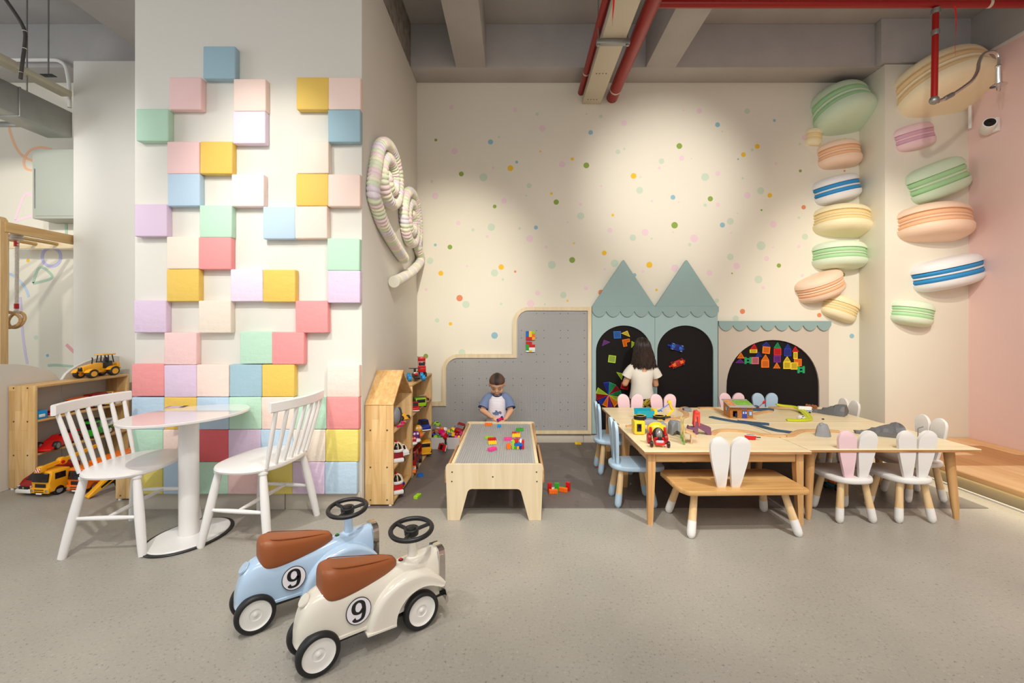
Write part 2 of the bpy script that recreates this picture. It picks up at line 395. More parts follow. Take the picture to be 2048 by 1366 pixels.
stroke('painted_stroke', [(96, 731), (110, 730), (126, 731), (150, 733)], 5, GR)
stroke('painted_stroke', [(133, 440), (133, 455), (133, 470)], 5, GR)
stroke('painted_leaf', [(133, 689), (140, 696), (148, 704)], 6, RS)
for (px, py, d, c) in [(56, 521, 7, 'y'), (72, 675, 9, 'm'), (95, 711, 6, 'b')]:
    p = at(px, py, YB); o = link('confetti_dot', DME[c], wb, (p.x, YB, p.z)); r = d/2*YB/FPX; o.scale = (r, .0006, r)

# raised wooden platform on the right with a light strip under its lip
M_DECK = wood('laminate_plank', rgb(246, 206, 152), rgb(236, 186, 130), 'y', 0, .4, .7)
M_DECK2 = wood('laminate_plank_dark', rgb(240, 196, 138), rgb(228, 174, 116), 'y', 0, .4, .7)
pf = thing('platform', 'raised orange wood laminate platform with glowing light strip along the pink wall', 'platform', (3.38, 1.8, 0))
MB().box((.575, .0, .05), (1.06, 5.3, .10)).build('base', mat('platform_base', rgb(178, 174, 156), .6), pf, 0)
MB().box((.005, 0, .117), (.016, 5.38, .040), .003).build('lip', M_DECK2, pf)
k = 0
pm = [MB().box((0, 0, .117), (.1805, .898, .040), .0015, seg=1).mesh('plank', m, 30) for m in (M_DECK, M_DECK2)]
random.seed(3)
for i in range(6):
    for j in range(7):
        y = -2.7+.45+j*.9-(i % 3)*.3
        if y > 2.3: y = 2.245
        if y < -2.3: continue
        link('plank', random.choice(pm), pf, (.106+i*.1815, y, 0))
MB().box((.036, 0, .0945), (.010, 5.3, .005)).build('light_strip', mat('warm_light_strip', (1, .82, .42, 1), emit=4), pf, 0)
strip = area('platform_strip_lamp', (3.408, 1.8, .0915), (3.25, 1.8, 0), 3.6, 5.2, .02, (1, .9, .66))
strip.rotation_euler = (0, R(-30), PI/2)
strip.rotation_euler = (Vector((3.0, 1.8, 0))-Vector((3.39, 1.8, .085))).to_track_quat('-Z', 'X').to_euler()
strip.data.size = .02; strip.data.size_y = 5.2
MB().box((.004, 0, .006), (.012, 5.38, .012), .002).build('edge_bead', M_OFFW, pf)
# ================================================================ foam blocks on the column
FOAM = dict(blue=(160, 192, 206), sky=(186, 210, 230), pink=(244, 206, 204), peach=(246, 220, 208), yellow=(234, 196, 92), mint=(188, 224, 200),
            lilac=(222, 200, 224), palelilac=(238, 220, 240), cream=(240, 226, 210), coral=(238, 152, 152), red=(226, 100, 106), lemon=(236, 218, 116), rose=(248, 222, 218))
FN = dict(blue='dusty blue', sky='sky blue', pink='pink', peach='pale peach', yellow='mustard yellow', mint='mint green', lilac='lilac', palelilac='pale lilac', cream='cream', coral='coral', red='deep coral red', lemon='lemon yellow', rose='very pale pink')
rows = [
 [(406, 92, 'blue')],
 [(338, 154, 'pink'), (467, 157, 'peach'), (593, 154, 'yellow'), (657, 154, 'peach')],
 [(272, 217, 'mint'), (466, 222, 'palelilac'), (656, 219, 'blue')],
 [(334, 282.5, 'pink'), (400, 282.5, 'yellow'), (593, 282, 'cream')],
 [(335, 347, 'sky'), (463, 348, 'rose'), (592, 347, 'yellow'), (656, 348, 'peach')],
 [(269, 408, 'lilac'), (399, 410, 'mint'), (526, 413, 'sky'), (590, 412, 'peach')],
 [(333, 473, 'cream'), (397.5, 474, 'coral'), (654.5, 476.5, 'mint')],
 [(333, 538, 'yellow'), (461, 538, 'palelilac'), (526, 539, 'yellow'), (655.5, 541, 'lilac')],
 [(267.5, 600.5, 'lilac'), (397, 601, 'cream'), (591, 601, 'coral')],
 [(328, 665, 'pink'), (480, 663, 'mint'), (543.5, 664, 'coral')],
 [(263, 728, 'coral'), (328, 730, 'lilac'), (393, 729, 'peach'), (459, 729, 'blue'), (524, 729, 'yellow'), (654, 730, 'peach')],
 [(263, 794.5, 'sky'), (328, 794.5, 'yellow'), (393, 794.5, 'sky'), (458, 794, 'mint'), (523, 794, 'peach'), (588, 794, 'mint'), (653, 794, 'coral')],
 [(261, 859, 'mint'), (326, 859, 'peach'), (392, 859, 'red'), (456.5, 859, 'lilac'), (521, 859, 'sky'), (586, 859, 'cream'), (651.5, 859, 'lemon')],
 [(261, 924, 'lemon'), (326, 924, 'sky'), (391, 924, 'mint'), (455.5, 924, 'pink'), (520, 924, 'lemon'), (584.5, 924, 'lilac'), (649.5, 924, 'sky')]]
YF = YC-.052
def foam_mesh(c, dents):
    m = mat('foam_'+c+('_dented' if dents else ''), rgb(*FOAM[c]), .62, bump=.5 if dents else .08, bscale=26 if dents else 60)
    return MB().box((0, .026, 0), (.2160, .052, .2160), .007, seg=3).mesh('foam_block', m, 50)
FM = {}
for r, row in enumerate(rows):
    for q, (px, py, c) in enumerate(row):
        key = (c, r >= 7)
        if key not in FM: FM[key] = foam_mesh(*key)
        p = at(px+32, py+32.5, YF)
        o = link('foam_block', FM[key], None, (p.x, YF, p.z), (0, R(random.uniform(-.5, .5)), 0))
        n = len(row)
        place = ('the only one' if n == 1 else 'leftmost' if q == 0 else 'rightmost' if q == n-1 else ORD[q+1]+' from left')
        vert = 'topmost row' if r == 0 else 'bottom row' if r == 13 else ORD[r+1]+' row from top'
        tag(o, f'{FN[c]} foam cube, {place} in {vert}', 'foam block', 'foam blocks on the column')

# ================================================================ left bay: duct, tray, rods, box
t = thing('air_duct', 'galvanised rectangular air duct under the ceiling at far left', 'duct', (-4.42, 3.2, 3.065))
MB().box((0, 0, .124), (.24, 2.44, .248), .004).build('duct_body', M_STEEL, t)
for y in (-.9, -.35, .2, .75): MB().box((.003, y, .124), (.25, .012, .256), .002).build('seam', M_STEEL, t)
t = thing('cable_tray', 'beige enamelled cable tray above the duct at far left', 'tray', (-4.355, 3.2, 3.468))
M_TRAY = mat('beige_enamel', rgb(204, 196, 172), .45)
MB().box((0, 0, .025), (.105, 2.44, .05), .003).build('tray_body', M_TRAY, t)
MB().box((.003, .62, .027), (.11, .2, .056), .002).build('splice_plate', M_TRAY, t)
for px, py0, py1, lab in ((54, -20, 225, 'steel hanger rod through the air duct, left of the other rod'), (97, -20, 152, 'steel hanger rod holding the beige cable tray end')):
    Y = 4.05 if px < 60 else 4.12
    a = at(px, py0, Y); b = at(px, py1, Y)
    o = MB().tube([(0, 0, 0), (0, 0, 4.265-b.z)], .006, 8).build('hanger_rod', M_STEEL, None, loc=(b.x, Y, b.z)); tag(o, lab, 'rod', 'hanger rods')
    if px > 60:
        MB().box((0, 0, .004), (.11, .05, .006), .001).build('clamp_plate', M_DKGREY, o)
t = tag(MB().tube(spline([at(6, -8, 3.9), at(26, 20, 3.9), at(42, 45, 3.9), at(50, 65, 3.9), at(50, 85, 3.9), at(45, 125, 3.9), at(41, 158, 3.9)], 6), .0135, 10).build('cable_bundle', mat('cable_sheath', rgb(74, 70, 66), .5, bump=.3, bscale=80)), 'dark bundled cables curving down into the beige tray', 'cable')
for px, py in ((49.5, 62), (49, 97), (42, 145)): MB().ball(at(px, py, 3.9), (.0165, .0165, .005)).build('cable_tie', M_OFFW, t)
pth = spline([at(-30, 120, 4.5), at(40, 120, 4.5), at(100, 120, 4.5), at(118, 122, 4.5), at(130, 131, 4.5), at(135, 148, 4.5), at(138, 172, 4.5), at(139, 215, 4.5)], 6)
tag(MB().tube(pth, .017, 12).build('conduit_pipe', M_OFFW), 'white conduit pipe bending down beside the pale pilaster', 'pipe')
t = thing('strut_channel', 'short steel strut hanging beneath the air duct', 'strut', (-5.0, 4.4, 3.19))
MB().box((0, 0, 0), (.62, .04, .04), .003).build('channel', M_STEEL, t)
MB().box((.31, -.001, 0), (.012, .05, .05), .003).build('end_cap', M_GREY, t)
b = thing('electrical_cabinet', 'grey green metal cabinet mounted high on the doodle wall', 'cabinet', (-4.592, 4.72, 2.327))
M_CAB = mat('grey_green_enamel', rgb(176, 180, 168), .4)
MB().box((0, 0, .35), (.578, .239, .703), .006).build('body', M_CAB, b)
MB().box((.012, -.122, .345), (.53, .008, .64), .003).build('door', M_CAB, b)
MB().box((-.255, -.13, .30), (.008, .004, .4), .001).build('hinge', M_STEEL, b)

# climbing frame with rope and rings
f = thing('climbing_frame', 'birch wooden monkey bar frame at the left picture edge', 'climbing frame', (-4.35, 3.85, 0))
M_FR = wood('climbing_wood', rgb(212, 178, 126), rgb(190, 150, 98), 'z', 0, .5, .8)
M_FRY = wood('climbing_wood_rail', rgb(206, 172, 118), rgb(184, 144, 92), 'y', 0, .5, .8)
post = [(-.11, 0), (.03, 0), (.03, 2.12)]+arc(-.02, 2.12, .05, 0, PI/2, 6)[1:]+[(-.06, 2.17), (-.11, 2.17)]
MB().prism([post], -.03, .03).build('post', M_FR, f)
MB().box((.025, .425, 2.082), (.03, .85, .088), .006).build('rail', M_FRY, f)
MB().box((-.4, .80, 2.075), (.9, .03, .09), .004).build('crossbar', M_BIRCH_X, f)
for x in (-.10, -.315, -.53): MB().tube([(x, -.3, 2.075), (x, .80, 2.075)], .017, 12).build('rung', M_FRY, f)
M_ROPE = mat('white_rope', rgb(226, 218, 208), .9, bump=.8, bscale=120)
M_TAPE = mat('red_tape', rgb(196, 24, 30), .5)
M_RINGW = wood('ring_wood', rgb(200, 164, 110), rgb(176, 134, 84), 'x', 0, .45, 2)
rp = thing('gym_ring', 'hanging wooden gym ring on white flecked rope with red tape', 'gym ring', tuple(at(33, 640, 4.04)))
zt = at(33, 468, 4.04).z-at(33, 640, 4.04).z
MB().tube([(.07*math.cos(a*PI/12), .02*math.sin(a*PI/12), .068*math.sin(a*PI/12)) for a in range(24)], .013, 10, loop=True).build('ring', M_RINGW, rp)
rope = MB(); n = 50
rope.tube([(0.006*math.sin(i*.02), 0, .07+(zt-.10)*i/n) for i in range(n+1)], [.013+.002*(i % 2) for i in range(n+1)], 8).build('rope', M_ROPE, rp)
MB().tube([(0, 0, .10), (0, 0, .145)], .017, 10).build('tape', M_TAPE, rp); MB().tube([(0, 0, zt-.11), (0, 0, zt-.06)], .018, 10).build('tape', M_TAPE, rp)
for i in range(3): MB().ball((0, 0, zt-.045+i*.018), (.05, .042, .013)).build('knot_turn', M_ROPE, rp)
for i in range(2): MB().ball((.004*i, 0, .062+.016*i), (.026, .024, .011)).build('knot_turn', M_ROPE, rp)
rg2 = tag(MB().tube([(.07*math.cos(a*PI/12), .045*math.cos(a*PI/12), .068*math.sin(a*PI/12)) for a in range(24)], .013, 10, loop=True).build('gym_ring', M_RINGW, None, loc=tuple(at(14, 640, 3.97))), 'second wooden gym ring half hidden behind the frame post', 'gym ring')
MB().tube([(0, 0, .068), (0, .0, .72)], .013, 8).build('rope', M_ROPE, rg2)

# cloud-topped dividers behind the shelf
def hump(w, h0, hp, n=24):
    return [(0, 0)]+[(w*i/n, h0+(hp-h0)*math.sin(PI*i/n)**.6) for i in range(n+1)]+[(w, 0)]
M_DIV = mat('divider_paint', rgb(214, 208, 200), .55)
d = MB().prism([hump(.90, .78, .955)], -.012, .012, b=.002, seg=1).build('divider_panel', M_DIV, None, loc=(-3.856, 2.95, 0)); d.rotation_euler = (0, 0, PI/2)
tag(d, 'cream cloud-topped divider panel at the left edge behind the toy shelf', 'panel', 'cloud-topped divider panels')
d = MB().prism([hump(.90, .78, .955)], -.012, .012, b=.002, seg=1).build('divider_panel', M_DIV, None, loc=(-3.856, 3.86, 0)); d.rotation_euler = (0, 0, PI/2)
tag(d, 'cloud-topped divider panel directly behind the yellow toy tractor', 'panel', 'cloud-topped divider panels')

# ---------------------------------------------------------------- open toy shelf at the left, running away from the camera
def plank_box(mb, x0, x1, y0, y1, z0, z1, b=.003):
    return mb.box(((x0+x1)/2, (y0+y1)/2, (z0+z1)/2), (x1-x0, y1-y0, z1-z0), b)
s = thing('toy_shelf', 'low open pine shelf for toy vehicles beside the doodle wall', 'shelf', (-3.738, 3.447, 0))
plank_box(MB(), -.10, .102, 0, .02, .012, .788).build('side_panel', M_PINE_Z, s)
plank_box(MB(), -.10, .102, .823, .843, .012, .788).build('side_panel', M_PINE_Z, s)
plank_box(MB(), -.10, .102, .0205, .8225, .770, .788).build('top_board', M_PINE_Y, s)
for z in (.525, .270): plank_box(MB(), -.10, .102, .0205, .8225, z-.016, z).build('shelf_board', M_PINE_Y, s)
def screws(par, pts, nrm='y', r=.006):
    for p in pts:
        o = MB().lathe([(0, 0), (r, 0), (r, .0016), (r*.6, .0024), (0, .0018)], 10, Mx(rx=PI/2 if nrm == 'y' else 0, ry=PI/2 if nrm == 'x' else 0)).build('screw', M_SCREW, par)
        o.location = p
screws(s, [(x, -.0002, z) for x in (-.06, .045) for z in (.772, .518, .262)])
for x in (-.08, .08): MB().lathe([(.012, 0), (.012, .0125)], 12, Mx((x, .012, 0))).build('foot', M_OFFW, s)

# ---------------------------------------------------------------- toy vehicles
WH = {}
def wheel_mesh(r, wd, tyre, hubc):
    k = (round(r, 4), round(wd, 4), tyre, hubc)
    if k not in WH:
        WH[k] = MB().lathe([(0, -wd/2), (r*.62, -wd/2), (r*.9, -wd/2), (r, -wd*.3), (r, wd*.3), (r*.9, wd/2), (r*.62, wd/2), (r*.58, wd*.38), (r*.25, wd*.42), (r*.2, wd*.55), (0, wd*.56)], 16, Mx(rx=PI/2),
                           mis=lambda i, j: 1 if i > 6 or i < 1 else 0).mesh('wheel', [M_BLACK, tyre and MATS.get(hubc) or M_GREY], 40)
    return WH[k]
PROF = dict(
 car=[(-.5, .16), (.5, .16), (.5, .46), (.22, .56), (.08, 1), (-.30, 1), (-.46, .58), (-.5, .5)],
 van=[(-.5, .14), (.5, .14), (.5, .40), (.30, .56), (.12, .98), (-.48, 1), (-.5, .9)],
 bus=[(-.5, .14), (.5, .14), (.5, .5), (.46, .97), (-.48, 1), (-.5, .9)],
 truck=[(-.5, .22), (.5, .16), (.5, .96), (.46, 1), (.14, 1), (.12, .5), (-.5, .5)],
 race=[(-.5, .25), (.5, .12), (.5, .25), (.1, .62), (-.05, .95), (-.2, .95), (-.46, .6), (-.5, .5)],
 loco=[(-.5, .2), (.5, .2), (.5, .62), (.05, .62), (.05, 1), (-.5, 1)])
def vehicle(name, label, cat, loc, rz, L, W, Hh, col, kind='car', group=None, trim=None, roll=(0, 0), hub='grey_plastic', glass=True, col2=None):
    t = thing(name, label, cat, loc, rz, group)
    t.rotation_euler = (roll[0], roll[1], rz)
    r = Hh*(.24 if kind in ('car', 'van', 'bus', 'loco') else .22 if kind == 'truck' else .36)
    P = [(x*L, z*Hh) for x, z in PROF[kind]]
    MB().prism([P], -W/2*.92, W/2*.92, b=min(L, W, Hh)*.07).build('body', pl(col) if isinstance(col, str) else col, t)
    for sx in (-.31, .31):
        for sy in (-1, 1):
            o = link('wheel', wheel_mesh(r, W*.2, True, hub), t, (sx*L, sy*(W/2-W*.08), r)); o.rotation_euler = (0, 0, 0 if sy > 0 else PI)
    if glass:
        g = MB()
        if kind == 'car':
            g.box((-.12*L, 0, .80*Hh), (.34*L, W*.935, .22*Hh), .004*L); g.prism([[(.225*L, .60*Hh), (.098*L, .96*Hh), (.088*L, .96*Hh), (.2*L, .6*Hh)]], -W*.38, W*.38)
        elif kind == 'van':
            g.prism([[(.305*L, .60*Hh), (.14*L, .95*Hh), (.125*L, .95*Hh), (.28*L, .6*Hh)]], -W*.40, W*.40); g.box((.05*L, 0, .76*Hh), (.2*L, W*.94, .26*Hh), .01*L)
        elif kind == 'bus':
            g.box((.484*L, 0, .72*Hh), (.01*L, W*.74, .34*Hh), .003*L); g.box((-.04*L, 0, .72*Hh), (.72*L, W*.935, .26*Hh), .006*L)
        elif kind == 'truck':
            g.box((.499*L, 0, .72*Hh), (.012*L, W*.74, .34*Hh), .003*L); g.box((.30*L, 0, .74*Hh), (.24*L, W*.935, .28*Hh), .005*L)
        elif kind == 'race':
            g.ball((-.08*L, 0, .8*Hh), (.07*L, W*.2, .18*Hh))
        elif kind == 'loco':
            g.box((-.24*L, 0, .8*Hh), (.30*L, W*.94, .2*Hh), .004*L)
        g.build('window', M_GLASSDK, t)
    if trim:
        m = pl(trim)
        if kind in ('van', 'car', 'bus'): MB().box((0, 0, .17*Hh), (1.03*L, W*.95, .12*Hh), .02*L).build('bumper', m, t)
        if kind == 'truck': MB().prism([[(-.5*L, .5*Hh), (.08*L, .5*Hh), (.08*L, .96*Hh), (-.53*L, .9*Hh)], [(-.46*L, .56*Hh), (.04*L, .56*Hh), (.04*L, .86*Hh), (-.48*L, .84*Hh)]], -W*.46, W*.46).build('cargo_bed', m, t)
        if kind == 'race':
            MB().box((-.46*L, 0, .98*Hh), (.12*L, W*.9, .07*Hh), .003).build('rear_wing', m, t); MB().box((.5*L, 0, .16*Hh), (.08*L, W*.96, .06*Hh), .003).build('front_wing', m, t)
        if kind == 'loco':
            MB().lathe([(Hh*.1, 0), (Hh*.07, Hh*.2), (Hh*.11, Hh*.36), (0, Hh*.36)], 12, Mx((.32*L, 0, .6*Hh))).build('chimney', m, t)
    return t

# on the left shelf
X0 = -3.71
vehicle('toy_bus', 'tiny red toy bus with grey roof on the upper left shelf', 'toy bus', (X0+.03, 3.63, .525), R(-70), .115, .05, .055, 'red', 'bus', trim='white')
vehicle('toy_bus', 'tiny yellow toy school bus beside the little red bus', 'toy bus', (X0+.025, 3.74, .525), R(-62), .11, .048, .055, 'yellow', 'bus', trim='amber')
bb = thing('toy_bucket', 'small sky blue toy tub with white patch, leftmost on upper shelf', 'toy', (X0+.02, 3.515, .525))
MB().box((0, 0, .033), (.09, .075, .066), .008).build('tub', pl('sky'), bb); MB().box((.047, -.01, .028), (.004, .045, .022), .001).build('patch', pl('white'), bb); MB().lathe([(.008, 0), (.008, .03)], 8, Mx((-.01, 0, .066))).build('peg', pl('white'), bb)
vehicle('toy_truck', 'orange toy delivery truck partly behind the white chair rail, upper shelf', 'toy truck', (X0-.01, 3.87, .525), R(-80), .17, .085, .11, 'orange', 'bus', trim='orange')
vehicle('toy_truck', 'dark red toy box truck on the upper shelf, right of the orange one', 'toy truck', (X0, 4.02, .525), R(-85), .16, .09, .125, 'darkred', 'bus', trim='red')
vehicle('toy_car', 'yellow toy loader cab peeking above the white chair rail', 'toy car', (X0+.02, 4.13, .525), R(-60), .12, .07, .12, 'amber', 'car', trim='yellow')
tt = thing('toy_hut', 'small white toy tower with yellow roof at the shelf end', 'toy', (X0+.02, 4.21, .525))
MB().box((0, 0, .045), (.05, .05, .09), .003).build('tower', pl('white'), tt); MB().box((0, 0, .10), (.07, .07, .016), .004).build('roof', pl('amber'), tt)
rc = vehicle('toy_race_car', 'big red toy racing car with black wheels on the middle left shelf', 'toy car', (X0+.02, 3.68, .270), R(-74), .40, .13, .095, 'red', 'race', trim='red')
MB().box((-.10, 0, .085), (.10, .035, .03), .006).build('air_box', M_BLACK, rc)
MB().box((.05, -.062, .035), (.10, .004, .02), .001).build('sponsor_strip', pl('yellow'), rc)
gt = vehicle('toy_truck', 'bright green toy tow truck behind the chair spindles', 'toy truck', (X0+.02, 4.02, .270), R(-78), .27, .10, .15, 'green', 'truck', trim='white', hub='white_lacquer')
MB().box((.05, 0, .155), (.09, .09, .02), .005).build('roof_rack', M_BLACK, gt)

# tractor on top of the shelf
tr = thing('toy_tractor', 'yellow toy tractor with black cab standing on top of the left shelf', 'toy tractor', (-3.735, 4.07, .788), R(-86)); tr.scale = (1.42, 1, 1)
MY = pl('amber')
MB().prism([[(-.02, .055), (.12, .055), (.125, .10), (.02, .125), (-.02, .125)]], -.026, .026, b=.005).build('bonnet', MY, tr)
MB().box((-.02, 0, .055), (.20, .05, .035), .006).build('chassis', MY, tr)
MB().box((.123, 0, .08), (.006, .036, .036), .002).build('grille', M_GLASSDK, tr)
MB().box((-.055, 0, .105), (.075, .062, .06), .008).build('cab_base', M_BLACK, tr)
for x, x2 in ((-.02, -.03), (-.055, -.055), (-.095, -.085)):
    for y in (-.034, .034): MB().tube([(x, y, .12), (x2, y*.9, .19)], .004, 6).build('cab_pillar', M_BLACK, tr)
MB().box((-.058, 0, .195), (.10, .085, .012), .005).build('cab_roof', MY, tr)
MB().ball((-.065, 0, .145), (.015, .018, .025)).build('seat', M_DKGREY, tr)
MB().tube([(.05, .01, .12), (.045, .01, .165), (.05, .01, .175)], .004, 6).build('exhaust', M_BLACK, tr)
for x, r_, w_ in ((.085, .037, .036), (-.075, .041, .038)):
    for sy in (-1, 1):
        o = link('wheel', wheel_mesh(r_, w_, True, 'amber_toy_plastic'), tr, (x, sy*.052, r_)); o.rotation_euler = (0, 0, 0 if sy > 0 else PI)
        MB().prism([arc(x, r_, r_+.008, R(20), R(160), 8)+arc(x, r_, r_+.002, R(160), R(20), 8)], sy*.052-.02, sy*.052+.02).build('mudguard', MY, tr)
MB().box((-.135, 0, .085), (.02, .07, .06), .003).build('rear_plate', MY, tr)

# trucks parked on the floor in front of the shelf
def man_truck(label, loc, rz, L, W, Hh, c, crane):
    t = thing('toy_truck', label, 'toy truck', loc, rz)
    m = pl(c)
    MB().prism([[(L/2-.12, .035), (L/2, .035), (L/2, Hh*.55), (L/2-.012, Hh), (L/2-.14, Hh), (L/2-.14, Hh*.3)]], -W/2, W/2, b=.009).build('cab', m, t)
    MB().box((L/2+.001, 0, Hh*.76), (.012, W*.84, Hh*.34), .004, Mx(ry=R(-8))).build('windscreen', M_GLASSDK, t)
    MB().box((L/2-.07, 0, Hh*.78), (.075, W+.003, Hh*.26), .004).build('side_window', M_GLASSDK, t)
    MB().box((L/2+.003, 0, Hh*.44), (.006, W*.56, Hh*.16), .002).build('grille', M_BLACK, t)
    MB().box((L/2+.004, 0, Hh*.27), (.016, W*1.01, Hh*.22), .006).build('bumper', m, t)
    for z in (.30, .22): MB().box((L/2+.012, 0, Hh*z), (.003, W*.5, Hh*.03), 0).build('air_slot', M_BLACK, t)
    for sy in (-1, 1): MB().box((L/2+.011, sy*W*.4, Hh*.27), (.005, W*.14, Hh*.10), .001).build('headlamp', M_CHROME, t)
    MB().box((L/2+.013, 0, Hh*.155), (.002, W*.3, Hh*.05), 0).build('number_plate', pl('white'), t)
    MB().box((-.07, 0, .06), (L-.16, W*.86, .035), .005).build('chassis', M_DKGREY, t)
    MB().box((-.09, 0, .105), (L-.20, W*.94, .06), .008).build('load_bed', m, t)
    for x in (L/2-.065, -.05, -.05-.095):
        for sy in (-1, 1):
            o = link('wheel', wheel_mesh(.036, .032, True, 'grey_plastic'), t, (x, sy*(W/2-.016), .036)); o.rotation_euler = (0, 0, 0 if sy > 0 else PI)
    if crane:
        MB().tube([(L/2+.01, 0, Hh+.020), (L/2-.10, 0, Hh+.035), (-L/2, 0, Hh+.085)], .017, 4, up=(0, 1, 1)).build('crane_boom', m, t)
        MB().box((L/2-.005, 0, Hh+.016), (.045, .045, .05), .014).build('boom_head', m, t)
        MB().box((L/2+.018, 0, Hh+.018), (.004, .035, .035), .001, Mx(ry=R(-25))).build('warning_plate', M_WARN, t)
        MB().lathe([(.026, -.02), (.03, 0), (.026, .02)], 16, Mx((L/2-.14, 0, Hh+.04), rx=PI/2)).build('turret', m, t)
        MB().lathe([(.013, -.026), (.013, .026)], 10, Mx((L/2-.13, 0, Hh+.035), rx=PI/2)).build('pivot_cap', pl('red'), t)
    else:
        MB().prism([[(-L/2, .13), (L/2-.16, .13), (L/2-.15, .20), (-L/2-.01, .22)]], -W/2, W/2, b=.006).build('tipper', m, t)
    return t
def stripe_mat(name, ca, cb, axis, scale, rot=0):
    m = bpy.data.materials.new(name); m.use_nodes = True; MATS[name] = m
    nt = m.node_tree; b = nt.nodes['Principled BSDF']; L = nt.links.new
    tc = nt.nodes.new('ShaderNodeTexCoord'); mp = nt.nodes.new('ShaderNodeMapping'); mp.inputs['Rotation'].default_value = rot if rot else (0, 0, 0)
    L(tc.outputs['Object'], mp.inputs[0]); sp = nt.nodes.new('ShaderNodeSeparateXYZ'); L(mp.outputs[0], sp.inputs[0])
    mu = nt.nodes.new('ShaderNodeMath'); mu.operation = 'MULTIPLY'; mu.inputs[1].default_value = scale; L(sp.outputs['xyz'.index(axis)], mu.inputs[0])
    fr = nt.nodes.new('ShaderNodeMath'); fr.operation = 'FRACT'; L(mu.outputs[0], fr.inputs[0])
    gt_ = nt.nodes.new('ShaderNodeMath'); gt_.operation = 'GREATER_THAN'; gt_.inputs[1].default_value = .5; L(fr.outputs[0], gt_.inputs[0])
    mx = nt.nodes.new('ShaderNodeMix'); mx.data_type = 'RGBA'; mx.inputs[6].default_value = ca; mx.inputs[7].default_value = cb
    L(gt_.outputs[0], mx.inputs[0]); L(mx.outputs[2], b.inputs['Base Color']); b.inputs['Roughness'].default_value = .5
    return m
M_WARN = stripe_mat('red_white_warning', rgb(235, 232, 228), rgb(205, 30, 30), 'z', 85, (R(40), 0, 0))
man_truck('yellow toy crane truck with red-white striped boom head on the floor', (-3.42, 3.50, 0), R(-96), .40, .15, .185, 'amber', True)
man_truck('orange toy tipper truck parked right of the yellow crane truck', (-3.22, 3.57, 0), R(-95), .42, .15, .185, 'orange', False)
rv = thing('toy_van', 'dark red toy van with white bumper, leftmost vehicle on the floor', 'toy van', (-3.565, 3.50, 0), R(-98))
MB().prism([[(-.16, .03), (.17, .03), (.175, .07), (.13, .095), (.045, .165), (-.16, .17)]], -.065, .065, b=.012).build('body', pl('darkred', .25), rv)
MB().prism([[(.128, .101), (.05, .162), (.042, .160), (.118, .098)]], -.055, .055).build('windscreen', M_GLASSDK, rv)
MB().box((.17, 0, .036), (.03, .137, .03), .008).build('bumper', pl('white'), rv)
MB().box((.177, 0, .06), (.006, .08, .022), .002).build('grille', M_BLACK, rv)
MB().lathe([(.006, -.001), (.008, 0), (.006, .001)], 10, Mx((.182, 0, .06), ry=PI/2)).build('badge', M_CHROME, rv)
for sy in (-1, 1): MB().box((.168, sy*.054, .068), (.02, .024, .018), .004, Mx(rz=sy*R(-25))).build('headlamp', M_CHROME, rv)
for x in (.11, -.10):
    for sy in (-1, 1):
        o = link('wheel', wheel_mesh(.03, .026, True, 'grey_plastic'), rv, (x, sy*.055, .03)); o.rotation_euler = (0, 0, 0 if sy > 0 else PI)
ld = thing('toy_loader', 'yellow and black toy loader with big bucket arm behind the chair leg', 'toy loader', (-2.98, 3.45, 0), R(-120))
MB().prism([[(-.02, .14), (.17, .03), (.20, .0), (.21, .015), (.12, .10), (.02, .175)]], -.03, .03, b=.005).build('lifting_arm', MY, ld)
MB().box((.02, 0, .155), (.07, .075, .035), .008, Mx(ry=R(30))).build('arm_cover', MY, ld)
MB().prism([[(.03, .128), (.13, .058), (.135, .07), (.04, .145)]], -.0315, .0315).build('black_panel', M_BLACK, ld)
MB().box((-.08, 0, .09), (.16, .10, .08), .01).build('body', M_BLACK, ld); MB().box((-.10, 0, .15), (.08, .08, .06), .008).build('cab', M_DKGREY, ld)
for x in (-.02, -.14):
    for sy in (-1, 1):
        o = link('wheel', wheel_mesh(.042, .04, True, 'amber_toy_plastic'), ld, (x, sy*.06, .042)); o.rotation_euler = (0, 0, 0 if sy > 0 else PI)

# low pine shelf end beside the column, with big toy cars on it
s2 = thing('toy_shelf', 'low pine toy shelf end standing against the column behind the chair', 'shelf', (-2.72, 3.24, 0))
plank_box(MB(), -.125, .115, 0, .02, .012, .30).build('side_panel', M_PINE_Z, s2); plank_box(MB(), -.125, .115, .70, .72, .012, .30).build('side_panel', M_PINE_Z, s2)
plank_box(MB(), -.125, .115, .0205, .6995, .282, .30).build('top_board', M_PINE_Y, s2); plank_box(MB(), -.125, .115, .0205, .6995, .03, .046).build('shelf_board', M_PINE_Y, s2)
screws(s2, [(-.09, -.0002, .035), (.08, -.0002, .035)])
for x in (-.10, .09): MB().lathe([(.012, 0), (.012, .0125)], 12, Mx((x, .012, 0))).build('foot', M_OFFW, s2)
vehicle('toy_car', 'red and white toy sports car on the low shelf near the column', 'toy car', (-2.76, 3.80, .30), R(170), .26, .11, .10, 'red', 'car', trim='white')
vehicle('toy_car', 'green toy car on the low shelf near the column', 'toy car', (-2.76, 3.62, .30), R(175), .24, .11, .09, 'green', 'car', trim='green')
vehicle('toy_car', 'orange toy car nearest on the low shelf by the column', 'toy car', (-2.76, 3.42, .30), R(172), .22, .11, .085, 'orange', 'car', trim='orange')
